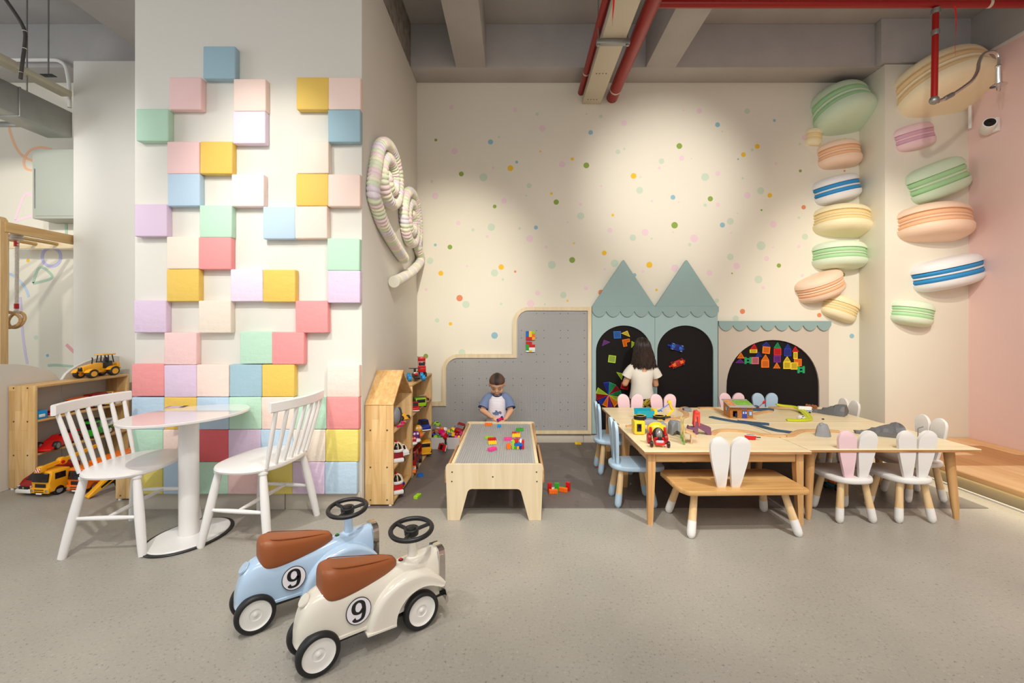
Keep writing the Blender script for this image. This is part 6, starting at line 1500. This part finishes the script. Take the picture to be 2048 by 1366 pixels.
# grey box wagon, red half shell, white train car, small car, rocks
p = T(1374, 823); o = thing('toy_block', 'small grey plastic block by the curved track', 'toy', (p.x, p.y, ZTB)); MB().box((0, 0, .016), (.065, .05, .032), .003).build('block', M_GREY, o); MB().box((-.034, 0, .016), (.004, .036, .024), .001).build('recess', M_DKGREY, o)
p = T(1501, 879)
rd = thing('toy_wagon', 'small open red toy wagon with black coupling, front of the play table', 'toy', (p.x, p.y, ZTB), R(-18))
ob = lambda s_, z: [Vector((x*s_, y*s_, z)) for x, y in ((.032, -.012), (.036, 0), (.032, .012), (.012, .018), (-.02, .018), (-.036, .010), (-.038, 0), (-.036, -.010), (-.02, -.018), (.012, -.018))]
MB().rings([ob(.92, .004), ob(1, .03), ob(.88, .03), ob(.8, .010)]).build('shell', pl('red'), rd, 30); MB().box((.048, 0, .018), (.028, .006, .006), .001).build('coupling', M_BLACK, rd); MB().rings([ob(1.0, .030), ob(1.01, .033), ob(.88, .033), ob(.87, .030)]).build('rim', pl('white'), rd)
p = b6((1810, 395))[0]
wt_ = thing('toy_train_car', 'white toy train carriage with blue stripe by the rock tunnel', 'toy train', (p.x, p.y+.02, ZTB), R(-14)); MB().box((0, 0, .034), (.105, .032, .046), .005).build('body', pl('white'), wt_); MB().box((.008, -.0165, .022), (.085, .001, .006), 0).build('stripe', pl('blue'), wt_)
for x in (-.035, .035): MB().tube([(x, -.018, .008), (x, .018, .008)], .008, 12).build('wheel_set', M_BLACK, wt_)
vehicle('toy_car', 'tiny white toy car with black wheels beside the lime track', 'toy car', tuple(b6((1745, 500))[0]), R(10), .06, .032, .032, 'white', 'car', trim='white', hub='dark_grey_plastic')
for (a, b_), lab in (((1860, 318), 'small brown toy animal left at the far table edge'), ((1960, 330), 'small brown toy animal right of the white carriage')):
    p = b6((a, b_))[0]; o = thing('toy_animal', lab, 'toy animal', (p.x, p.y, ZTB), R(200)); mb_ = mat('brown_animal', rgb(150, 88, 50), .6)
    MB().ball((0, 0, .026), (.028, .012, .014)).build('body', mb_, o); MB().ball((.030, 0, .036), (.013, .009, .011)).build('head', mb_, o)
    for x in (-.016, .014):
        for y in (-.007, .007): MB().tube([(x, y, .022), (x, y, 0)], .004, 6).build('leg', mb_, o)
p = T(1646, 839); o = thing('black_wheel', 'tiny black toy wheel lying alone on the back right table', 'toy', (p.x, p.y, ZTB)); MB().lathe([(0, 0), (.009, 0), (.009, .008), (0, .008)], 14).build('tyre', M_BLACK, o)
M_ROCK = mat('grey_rock_plastic', rgb(104, 104, 106), .5); M_ROCK2 = mat('pale_grey_rock_plastic', rgb(148, 150, 154), .4)
def rock(label, pts, hs, ws, m, seed, taper=.62):
    """faceted ridge along the given table points"""
    random.seed(seed); c = pts[len(pts)//2]; mb = MB(); rg = []
    n = len(pts)
    for i in range(n):
        t = pts[min(i+1, n-1)]-pts[max(i-1, 0)]; t.normalize(); nn = Vector((-t.y, t.x, 0)); p = pts[i]-c; p.z = 0; h_ = hs[i]; w_ = ws[i]; r = []
        for u, v in ((-1, 0), (-.92, .45), (-.62, .85), (-.2, 1), (.2, 1), (.62, .85), (.92, .45), (1, 0)):
            j = .16; r.append(p+nn*w_*u*(1+random.uniform(-j, j)*(v > 0))+Vector((0, 0, h_*v*(1+random.uniform(-j, j))))+t*random.uniform(-.012, .012)*(v > 0))
        rg.append(r)
    return tag(mb.rings(rg).build('toy_rock', m, None, 12, loc=(c.x, c.y, ZTB+.0005)), label, 'toy rock')
def lerps(a, b_, n): return [a.lerp(b_, i/(n-1)) for i in range(n)]
rock('long dark grey rock tunnel ramp on the back right table', lerps(T(1624, 824), T(1692, 832), 12), [.022, .024, .026, .035, .045, .052, .062, .070, .082, .092, .094, .088], [.022, .022, .024, .035, .045, .05, .058, .062, .066, .07, .07, .066], M_ROCK, 5)
rock('long dark grey rock ramp on the front right table behind the white ears', lerps(T(1710, 866), T(1806, 874), 13), [.022, .024, .026, .026, .035, .050, .056, .066, .072, .080, .086, .088, .080], [.022, .022, .024, .024, .04, .05, .055, .06, .062, .066, .07, .07, .066], M_ROCK, 9)
p = T(1646, 872); rk = thing('toy_rock', 'small pale grey toy rock pillar on the front of the table seam', 'toy rock', (p.x, p.y, ZTB))
random.seed(2); rg = []
for z, s_ in ((0, .052), (.03, .046), (.06, .040), (.078, .034), (.086, .024)): rg.append([Vector((s_*math.cos(2*PI*i/10)*(1+random.uniform(-.08, .08)), s_*.8*math.sin(2*PI*i/10)*(1+random.uniform(-.08, .08)), z+random.uniform(-.006, .006)*(z > 0))) for i in range(10)])
MB().rings(rg).build('pillar', M_ROCK2, rk, 35); MB().ball((-.018, -.005, .078), (.014, .018, .016)).build('knob', M_ROCK2, rk)
p = T(1836, 883); hk = thing('metal_hook', 'thin grey metal hook rod standing at the right table', 'hook', (p.x, p.y, ZTB)); MB().tube([(0, 0, 0), (0, 0, .085), (.006, 0, .09), (.034, 0, .098)], .0035, 8).build('rod', M_STEEL, hk); MB().box((0, 0, .0015), (.02, .02, .003), 0).build('foot', M_STEEL, hk)
# teal spiky toy under the table
p = fl(1668, 978); o = thing('toy_car', 'teal toy car with orange top on the floor under the right table', 'toy car', (p.x, p.y, .003), R(30)); MB().box((0, 0, .035), (.11, .06, .03), .008).build('body', mat('teal_dark_toy', rgb(10, 90, 100), .4), o); MB().box((-.01, 0, .058), (.05, .045, .02), .006).build('top', pl('orange'), o)
for x in (-.038, .038):
    for sy in (-1, 1): link('wheel', wheel_mesh(.024, .022, True, 'grey_plastic'), o, (x, sy*.04, .024))
# ================================================================ people
def cap_(mb, a, b_, r0, r1, n=14):
    """tapered capsule"""
    a, b_ = Vector(a), Vector(b_); d = (b_-a); L_ = max(d.length, 1e-5); X = Matrix.Translation(a) @ d.to_track_quat('Z', 'Y').to_matrix().to_4x4()
    pr = [(r0*math.cos(PI/2*(1-i/5)), -r0*math.sin(PI/2*(1-i/5))) for i in range(6)]+[(r1*math.cos(PI/2*i/5), L_+r1*math.sin(PI/2*i/5)) for i in range(6)]
    mb.lathe(pr, n, X)
def fuse(mb, name, m, parent, voxel, smooth=4, fac=.5, colour=None):
    """one continuous surface from overlapping volumes"""
    me = mb.mesh(name, m, 0); o = bpy.data.objects.new(name, me); COL.objects.link(o)
    r = o.modifiers.new('r', 'REMESH'); r.mode = 'VOXEL'; r.voxel_size = voxel
    s_ = o.modifiers.new('s', 'SMOOTH'); s_.iterations = smooth; s_.factor = fac
    me2 = bpy.data.meshes.new_from_object(o.evaluated_get(bpy.context.evaluated_depsgraph_get()))
    bpy.data.objects.remove(o); me2.name = name; me2.materials.clear()
    for mm in (m if isinstance(m, list) else [m]): me2.materials.append(mm)
    me2.polygons.foreach_set('use_smooth', [True]*len(me2.polygons))
    return link(name, me2, parent)
def hand(mb, wrist, palm, side, s_=1.0, curl=.9, toward=Vector((0, 0, 0))):
    """palm centre, five fingers that curl towards a held point"""
    w_, p = Vector(wrist), Vector(palm); d = (p-w_).normalized(); t_ = Vector(toward)-p; t_.normalize()
    nrm = (t_-d*t_.dot(d)).normalized(); lat = d.cross(nrm).normalized()*side
    cap_(mb, w_, p, .0135*s_, .015*s_)
    for u in (-.011, 0, .011): cap_(mb, p+lat*u*s_, p+d*.014*s_+lat*u*s_*1.15, .0095*s_, .0075*s_, 10)
    for i, (u, L_) in enumerate(((-.0165, .026), (-.0055, .031), (.0055, .029), (.0155, .022))):
        b0 = p+d*.018*s_+lat*u*s_; k1 = b0+(d*math.cos(.35)+nrm*math.sin(.35))*L_*.5*s_; k2 = k1+(d*math.cos(curl)+nrm*math.sin(curl))*L_*.38*s_; k3 = k2+(d*math.cos(curl*1.7)+nrm*math.sin(curl*1.7))*L_*.28*s_
        cap_(mb, b0, k1, .0058*s_, .0052*s_, 8); cap_(mb, k1, k2, .0052*s_, .0047*s_, 8); cap_(mb, k2, k3, .0047*s_, .0042*s_, 8)
    b0 = p-lat*.014*s_; k1 = b0+(-lat*.55+nrm*.55+d*.5).normalized()*.018*s_; k2 = k1+(nrm*.75+d*.6+lat*.25).normalized()*.015*s_
    cap_(mb, b0, k1, .0072*s_, .006*s_, 8); cap_(mb, k1, k2, .006*s_, .0048*s_, 8)
SKIN = mat('child_skin', rgb(214, 166, 134), .5, spec=.3)
SKIN2 = mat('child_skin_warm', rgb(208, 156, 122), .5, spec=.3)
M_HAIR = mat('black_brown_hair', rgb(44, 30, 25), .45, var=.3, vscale=60)
M_BUZZ = mat('short_hair', rgb(74, 52, 42), .75, var=.3, vscale=90)
LIP = mat('lips', rgb(190, 100, 90), .45); LASH = mat('lashes', rgb(40, 28, 24), .6)

# ---------------------------------------------------------------- toddler boy behind the brick table
by = thing('person', 'toddler in a blue-sleeved striped shirt standing behind the brick table holding bricks', 'person', (-.172, 4.385, 0))
HC = Vector((0, -.026, .684)); HM = Matrix.Translation(HC) @ Matrix.Rotation(R(32), 4, 'X')
def hb_(mb, c, s_): mb.ball(HM @ Vector(c), s_, 20, 14, Matrix.Rotation(R(32), 4, 'X'))
b = MB()
hb_(b, (0, .008, .016), (.073, .086, .078)); hb_(b, (0, -.022, -.030), (.060, .058, .058)); hb_(b, (.030, -.046, -.040), (.028, .026, .028)); hb_(b, (-.030, -.046, -.040), (.028, .026, .028)); hb_(b, (0, -.054, -.070), (.022, .020, .018))
hb_(b, (0, -.080, -.022), (.011, .014, .013)); hb_(b, (0, -.074, -.008), (.008, .010, .016))
for sx in (-1, 1): hb_(b, (sx*.0065, -.078, -.027), (.006, .008, .006)); hb_(b, (sx*.074, .006, -.014), (.009, .015, .022))
hb_(b, (0, -.076, -.050), (.015, .010, .008))
cap_(b, (0, .012, .56), (0, .0, .63), .036, .036)                                   # neck
cap_(b, (0, .012, .50), (0, .008, .36), .072, .076); cap_(b, (-.05, .012, .535), (.05, .012, .535), .038, .038); cap_(b, (-.03, .01, .31), (.03, .01, .31), .07, .07)
ARM = []
TOY = Vector((.038, -.190, .368))
for sx, el, wr, pa in ((-1, (-.136, -.048, .436), (-.048, -.148, .394), (-.018, -.168, .386)), (1, (.132, -.05, .432), (.086, -.150, .378), (.066, -.172, .372))):
    sh_ = (sx*.092, .012, .535); cap_(b, sh_, el, .034, .028); cap_(b, el, wr, .029, .0175)
    hand(b, wr, pa, -sx, 1.0, 1.0, TOY+Vector((0, 0, -.006)))
for sx in (-1, 1):
    cap_(b, (sx*.045, .01, .29), (sx*.052, -.004, .165), .052, .040); cap_(b, (sx*.052, -.004, .165), (sx*.054, .012, .045), .037, .026); cap_(b, (sx*.054, .018, .022), (sx*.058, -.052, .017), .023, .018)
fuse(b, 'body', SKIN, by, .0032, 3)
def fl_(pts, r, n, m):
    P = spline([Vector(p) for p in pts], 5); k_ = len(P)-1
    rr = [r[min(int(i/k_*(len(r)-1)), len(r)-2)]*(1-(i/k_*(len(r)-1)) % 1)+r[min(int(i/k_*(len(r)-1))+1, len(r)-1)]*((i/k_*(len(r)-1)) % 1) if i < k_ else r[-1] for i in range(k_+1)]
    return MB().tube([HM @ p for p in P], rr, 8).build(n, m, by)
for sx in (-1, 1):
    fl_([(sx*.014, -.0775, -.004), (sx*.024, -.0765, -.0075), (sx*.036, -.070, -.006), (sx*.043, -.0645, -.003)], [.0012, .002, .002, .001], 'eyelash', LASH)
    fl_([(sx*.012, -.0785, .018), (sx*.026, -.0755, .022), (sx*.042, -.067, .017)], [.0012, .002, .001], 'eyebrow', mat('brow', rgb(120, 86, 66), .7))
fl_([(-.014, -.0805, -.051), (-.006, -.0838, -.0490), (0, -.0848, -.0500), (.006, -.0838, -.0490), (.014, -.0805, -.051)], [.0008, .0022, .002, .0022, .0008], 'upper_lip', LIP); fl_([(-.011, -.081, -.0540), (0, -.0835, -.0565), (.011, -.081, -.0540)], [.0008, .0026, .0008], 'lower_lip', LIP)
def hair_cap(name, m, par, HMx, cen, rad, line, grow, nn=96, mm=30, fringe=.05):
    """short hair: the part of an ellipsoid above a hairline that may vary with direction"""
    random.seed(4); lim = []
    for j in range(nn):
        th = 2*PI*j/nn; ph = 0
        while ph < PI*.9:
            d = (math.sin(ph)*math.cos(th), math.sin(ph)*math.sin(th), math.cos(ph))
            if d[2] < line(d): break
            ph += .01
        lim.append(ph+random.uniform(-fringe, fringe)*.5)
    rg = []
    for i in range(mm+1):
        r = []
        for j in range(nn):
            ph = max(.002, lim[j]*min(i, mm-1)/(mm-1)); th = 2*PI*j/nn; d = Vector((math.sin(ph)*math.cos(th), math.sin(ph)*math.sin(th), math.cos(ph)))
            q = grow(d)*(1-(min(i, mm-1)/(mm-1))**6)+.0012*noise.noise(Vector((d.x*30, d.y*12, d.z*12)))+.0012 if i < mm else -.004
            r.append(HMx @ Vector((cen[0]+d.x*(rad[0]+q), cen[1]+d.y*(rad[1]+q), cen[2]+d.z*(rad[2]+q))))
        rg.append(r)
    return MB().rings(rg, cap1=False).build(name, m, par, 80)
def fade_hair():
    m = bpy.data.materials.new('cropped_hair_fade'); m.use_nodes = True; nt = m.node_tree; b_ = nt.nodes['Principled BSDF']; b_.inputs['Roughness'].default_value = .65
    tc = nt.nodes.new('ShaderNodeTexCoord'); sx = nt.nodes.new('ShaderNodeSeparateXYZ'); ab = nt.nodes.new('ShaderNodeMath'); ab.operation = 'ABSOLUTE'; no = nt.nodes.new('ShaderNodeTexNoise'); no.inputs['Scale'].default_value = 60
    ad = nt.nodes.new('ShaderNodeMath'); ad.operation = 'MULTIPLY_ADD'; ad.inputs[1].default_value = .03; cr_ = nt.nodes.new('ShaderNodeValToRGB'); e = cr_.color_ramp.elements
    nt.links.new(tc.outputs['Object'], sx.inputs[0]); nt.links.new(sx.outputs[0], ab.inputs[0]); nt.links.new(tc.outputs['Object'], no.inputs[0]); nt.links.new(no.outputs[0], ad.inputs[0]); nt.links.new(ab.outputs[0], ad.inputs[2])
    e[0].position = .026; e[0].color = rgb(34, 24, 20); e[1].position = .050; e[1].color = rgb(92, 64, 50); nt.links.new(ad.outputs[0], cr_.inputs[0]); nt.links.new(cr_.outputs[0], b_.inputs['Base Color']); return m
hair_cap('hair', fade_hair(), by, HM, (0, .008, .016), (.073, .086, .078), lambda d: .16+.30*max(0, -d[1])-.65*max(0, d[1])-.10*abs(d[0])*(d[1] < .2)+.10*max(0, 1-(d[0]/.2)**2)*(-.8)*(d[1] < 0), lambda d: .0035+.0040*math.exp(-(d.x/.30)**2)*(.4+.6*max(0, d.z))+.004*max(0, d.y))
# clothes
M_STRIPE = stripe_mat('thin_violet_stripes', rgb(228, 222, 226), rgb(172, 164, 190), 'z', 95)
for n_ in M_STRIPE.node_tree.nodes:
    if n_.type == 'MATH' and n_.operation == 'GREATER_THAN': n_.inputs[1].default_value = .78
M_SLV = mat('dusty_blue_jersey', rgb(112, 128, 164), .85, bump=.1, bscale=90); M_NAVY = mat('navy_rib', rgb(44, 58, 100), .85)
rg = []
for z, rx, ry, y in ((.286, .106, .092, .006), (.30, .107, .093, .006), (.36, .100, .090, .004), (.43, .092, .085, .004), (.49, .090, .080, .006), (.535, .092, .066, .012), (.563, .066, .050, .012), (.578, .046, .042, .008)):
    rg.append([Vector((rx*abs(math.cos(a))**.8*(1 if math.cos(a) > 0 else -1), y+ry*math.sin(a)+.0025*math.sin(5*a+z*40), z)) for a in [2*PI*i/40 for i in range(40)]])
MB().rings(rg, cap0=False, cap1=False).build('shirt', M_STRIPE, by, 70)
for sx, e2 in ((-1, (-.134, -.036, .458)), (1, (.130, -.038, .456))):
    MB().tube(spline([(sx*.030, .008, .572), (sx*.064, .010, .560), (sx*.096, .006, .535), (sx*.118, -.012, .495), e2], 4), [.020, .026, .032, .037, .041, .043, .044, .045, .0455, .046, .0465, .047, .047, .0475, .0475, .048, .048], 18, caps=False).build('sleeve', M_SLV, by, 70)
    e = Vector(e2); MB().tube([e+Vector((0, 0, .003)), e+Vector((sx*.0015, -.002, -.0025))], .0485, 18, caps=False).build('sleeve_hem', M_NAVY, by, 60)
MB().tube([(.042*math.cos(a), .004+.040*math.sin(a)-.004, .580+.012*math.sin(a)) for a in [2*PI*i/24 for i in range(24)]], .0065, 8, loop=True).build('collar', M_NAVY, by)
fish = [(-.046, .426), (-.036, .420), (-.024, .425), (-.010, .428), (-.016, .440), (-.006, .446), (.004, .437), (.012, .430), (.020, .424), (.018, .432), (.030, .436), (.043, .428), (.046, .414), (.038, .402), (.030, .410), (.022, .414), (.016, .404), (.020, .396), (.004, .400), (-.010, .395), (-.030, .404), (-.038, .402), (-.034, .410), (-.042, .416)]
mbf = MB(); mbf.prism([fish], -.001, .001); 
for v in mbf.bm.verts: v.co.y += .004-.0905*math.sqrt(max(0, 1-(v.co.x/.094)**2))
mbf.build('shirt_print', mat('shirt_print_blue', rgb(104, 114, 148), .85), by, 0)
MB().rings([[Vector((rx*math.cos(a), .008+ry*math.sin(a), z)) for a in [2*PI*i/30 for i in range(30)]] for z, rx, ry in ((.34, .094, .086), (.28, .100, .088), (.25, .100, .084))], cap0=False, cap1=False).build('shorts_waist', mat('navy_shorts', rgb(58, 66, 92), .85), by, 70)
for sx in (-1, 1): MB().tube([(sx*.045, .008, .285), (sx*.050, .004, .235), (sx*.053, .0, .175)], [.058, .056, .055], 18, caps=False).build('shorts_leg', MATS['navy_shorts'], by, 70)
# the bricks in his hands
ty = thing('toy_bricks', 'small pink and blue brick toy held in the toddler\'s hands', 'toy', tuple(Vector((-.172, 4.385, 0))+TOY)); ty.rotation_euler = (R(35), R(-28), R(20))
MB().prism([[(-.032, -.032), (.032, -.032), (.032, .032), (-.032, .032)], [(-.018, -.018), (.018, -.018), (.018, .018), (-.018, .018)]], -.009, .009, b=0).build('pink_bricks', pl('magenta'), ty, 30)
for i, (x, z) in enumerate(((-.024, .0345), (.024, .0345), (-.024, -.0345), (.010, -.0345))): MB().box((x, 0, z), (.016, .0185, .010), .002).build('blue_brick', pl('navy'), ty)
for x in (-.02, 0, .02): MB().lathe([(.0045, 0), (.0045, .004), (0, .004)], 10, Mx((x, -.009, .025), rx=PI/2)).build('stud', pl('magenta'), ty)

# ---------------------------------------------------------------- girl at the castle board, seen from behind
gl = thing('person', 'long-haired child in a cream t-shirt and yellow patterned trousers seen from behind', 'person', (1.285, 4.60, 0))
b = MB(); GC = Vector((-.005, .015, 1.018))
b.ball(GC+Vector((0, 0, .012)), (.072, .086, .082), 20, 14); b.ball(GC+Vector((0, .028, -.035)), (.055, .055, .058), 18, 12); b.ball(GC+Vector((0, .085, -.022)), (.010, .013, .014)); b.ball(GC+Vector((0, .066, -.078)), (.02, .02, .016))
for sx in (-1, 1): b.ball(GC+Vector((sx*.073, .0, -.015)), (.009, .015, .022)); b.ball(GC+Vector((sx*.03, .062, -.04)), (.024, .022, .024))
cap_(b, (0, 0, .84), (0, .01, .94), .036, .034); cap_(b, (0, 0, .77), (0, .01, .60), .085, .078); cap_(b, (-.068, -.004, .812), (.068, -.004, .812), .040, .040); cap_(b, (-.035, .0, .52), (.035, .0, .52), .082, .082)
for sx, el, wr, pa in ((-1, (-.168, .02, .655), (-.112, .135, .668), (-.096, .168, .672)), (1, (.148, .04, .645), (.100, .135, .660), (.084, .168, .664))):
    cap_(b, (sx*.112, -.002, .80), el, .036, .030); cap_(b, el, wr, .031, .020); hand(b, wr, pa, -sx, 1.15, .5, Vector(pa)+Vector((0, .05, -.04)))
for sx in (-1, 1):
    cap_(b, (sx*.05, 0, .50), (sx*.058, .008, .285), .064, .048); cap_(b, (sx*.058, .008, .285), (sx*.060, -.01, .05), .046, .028); cap_(b, (sx*.060, -.012, .028), (sx*.064, .075, .02), .027, .021)
fuse(b, 'body', SKIN2, gl, .0045, 3)
for sx in (-1, 1):
    MB().ball(GC+Vector((sx*.028, .074, -.004)), (.011, .006, .007)).build('eye', LASH, gl)
MB().tube([GC+Vector((-.014, .080, -.052)), GC+Vector((0, .084, -.052)), GC+Vector((.014, .080, -.052))], [.001, .004, .001], 8).build('mouth', LIP, gl)
# hair: full wavy volume plus locks
rg = []; random.seed(8); NH = 64
for i in range(27):
    u = i/26; z = 1.128-.315*u
    if u < .32: q = math.sqrt(max(1e-4, 1-(1-u/.32)**2)); rx, ry = .080*q, .098*q
    else: v = (u-.32)/.68; rx = .080+.016*math.sin(v*2.6)+.012*v; ry = .098-.028*v
    if u > .9: f_ = 1-.35*((u-.9)/.1)**2; rx *= f_; ry *= f_
    r = []
    for j in range(NH):
        a = 2*PI*j/NH; lob = 1+(.045*math.sin(11*a+7*u)+.035*math.sin(17*a-11*u+2)+.03*math.sin(29*a+5*u))*min(1, u*2.5)
        cx_ = -.006+.018*u; cy_ = -.012-.004*u
        front = math.sin(a)
        yy = cy_+ry*front*lob
        if front > 0 and u > .30: yy = cy_+ry*front*lob*(1-.75*min(1, (u-.30)/.15))       # open towards the face
        r.append(Vector((cx_+rx*math.cos(a)*lob, yy, z-.014*u*math.sin(5*a+1)-.01*u*math.sin(13*a))))
    rg.append(r)
MB().rings(rg).build('hair', M_HAIR, gl, 80)
lk = MB()
for i in range(420):
    a = PI+PI*(i+random.uniform(-.4, .4))/420; zt_ = random.uniform(.97, 1.127); zb_ = random.uniform(.812, .835)+.012*math.sin(.26*i); n = 20; ph = 1.7*math.floor(i/24)+random.uniform(-.35, .35); am = random.uniform(.009, .014); P = []; rr = []
    for k_ in range(n+1):
        u = k_/n; z = zt_+(zb_-zt_)*u; uu = (1.128-z)/.315
        if uu < .32: q = math.sqrt(max(1e-4, 1-(1-uu/.32)**2)); rx, ry = .080*q, .098*q
        else: v = (uu-.32)/.68; rx = .080+.016*math.sin(v*2.6)+.012*v; ry = .098-.028*v
        wv = am*math.sin(u*13+ph)*u; P.append(Vector((-.006+.018*uu+(rx+.002)*math.cos(a)+wv+.012*u*u*math.cos(a), -.014+(ry+.002)*math.sin(a)-.006*u*u, z))); rr.append(.0033*(1-.75*u**3)*(.5+.5*min(1, u*4)))
    lk.tube(P, rr, 5)
for i in range(9):                                                                # ends flicking out to the right
    y0 = -.05+.012*i; z0 = .865-.004*(i % 3); lk.tube(spline([(.082, y0, z0+.06), (.108, y0-.004, z0+.012), (.132, y0-.006, z0-.026), (.156, y0-.004, z0-.040+.004*(i % 4))], 4), [.008, .008, .0075, .007, .0068, .0064, .006, .0056, .005, .004, .003, .002, .001], 6)
lk.build('hair_locks', M_HAIR, gl, 80, kind='stuff')
M_TEE = mat('cream_jersey', rgb(226, 220, 208), .85, bump=.25, bscale=16)
rg = []
for z, rx, ry, y in ((.520, .122, .098, 0), (.535, .121, .098, 0), (.60, .108, .092, .004), (.66, .104, .090, .002), (.72, .112, .090, 0), (.775, .122, .080, -.004), (.81, .116, .062, -.006), (.838, .082, .050, -.006), (.852, .058, .044, -.004)):
    rg.append([Vector((rx*abs(math.cos(a))**.85*(1 if math.cos(a) > 0 else -1)-.004, y+ry*math.sin(a)+.004*math.sin(4*a+z*30)*(1 if z < .72 else .3), z+(.012*math.cos(a-.3) if z < .56 else 0))) for a in [2*PI*i/48 for i in range(48)]])
MB().rings(rg, cap0=False, cap1=False).build('t_shirt', M_TEE, gl, 70)
for sx in (-1, 1):
    MB().tube(spline([(sx*.060, -.004, .832), (sx*.100, -.004, .812), (sx*.132, .002, .772), (sx*.156, .008, .726)], 4), [.030, .036, .041, .045, .047, .048, .049, .049, .0495, .050, .0505, .051, .052], 18, caps=False).build('sleeve', M_TEE, gl, 70)
def blotch():
    m = bpy.data.materials.new('yellow_print_cotton'); m.use_nodes = True; nt = m.node_tree; b_ = nt.nodes['Principled BSDF']; b_.inputs['Roughness'].default_value = .85
    tc = nt.nodes.new('ShaderNodeTexCoord'); vo = nt.nodes.new('ShaderNodeTexVoronoi'); vo.inputs['Scale'].default_value = 34; nt.links.new(tc.outputs['Object'], vo.inputs['Vector'])
    cr_ = nt.nodes.new('ShaderNodeValToRGB'); cr_.color_ramp.interpolation = 'CONSTANT'; e = cr_.color_ramp.elements; e[0].position = 0; e[0].color = rgb(60, 50, 30); e[1].position = .16; e[1].color = rgb(206, 178, 54); k_ = e.new(.50); k_.color = rgb(42, 40, 46)
    nt.links.new(vo.outputs['Distance'], cr_.inputs[0]); nt.links.new(cr_.outputs[0], b_.inputs['Base Color']); return m
M_BLOT = blotch()
MB().rings([[Vector((rx*math.cos(a), ry*math.sin(a), z)) for a in [2*PI*i/40 for i in range(40)]] for z, rx, ry in ((.56, .106, .092), (.50, .116, .098), (.44, .118, .094), (.42, .112, .086))], cap0=False, cap1=False).build('trousers_seat', M_BLOT, gl, 70)
for sx in (-1, 1): MB().tube([(sx*.054, 0, .48), (sx*.058, .006, .30), (sx*.060, -.004, .09)], [.068, .060, .050], 20, caps=False).build('trouser_leg', M_BLOT, gl, 70)
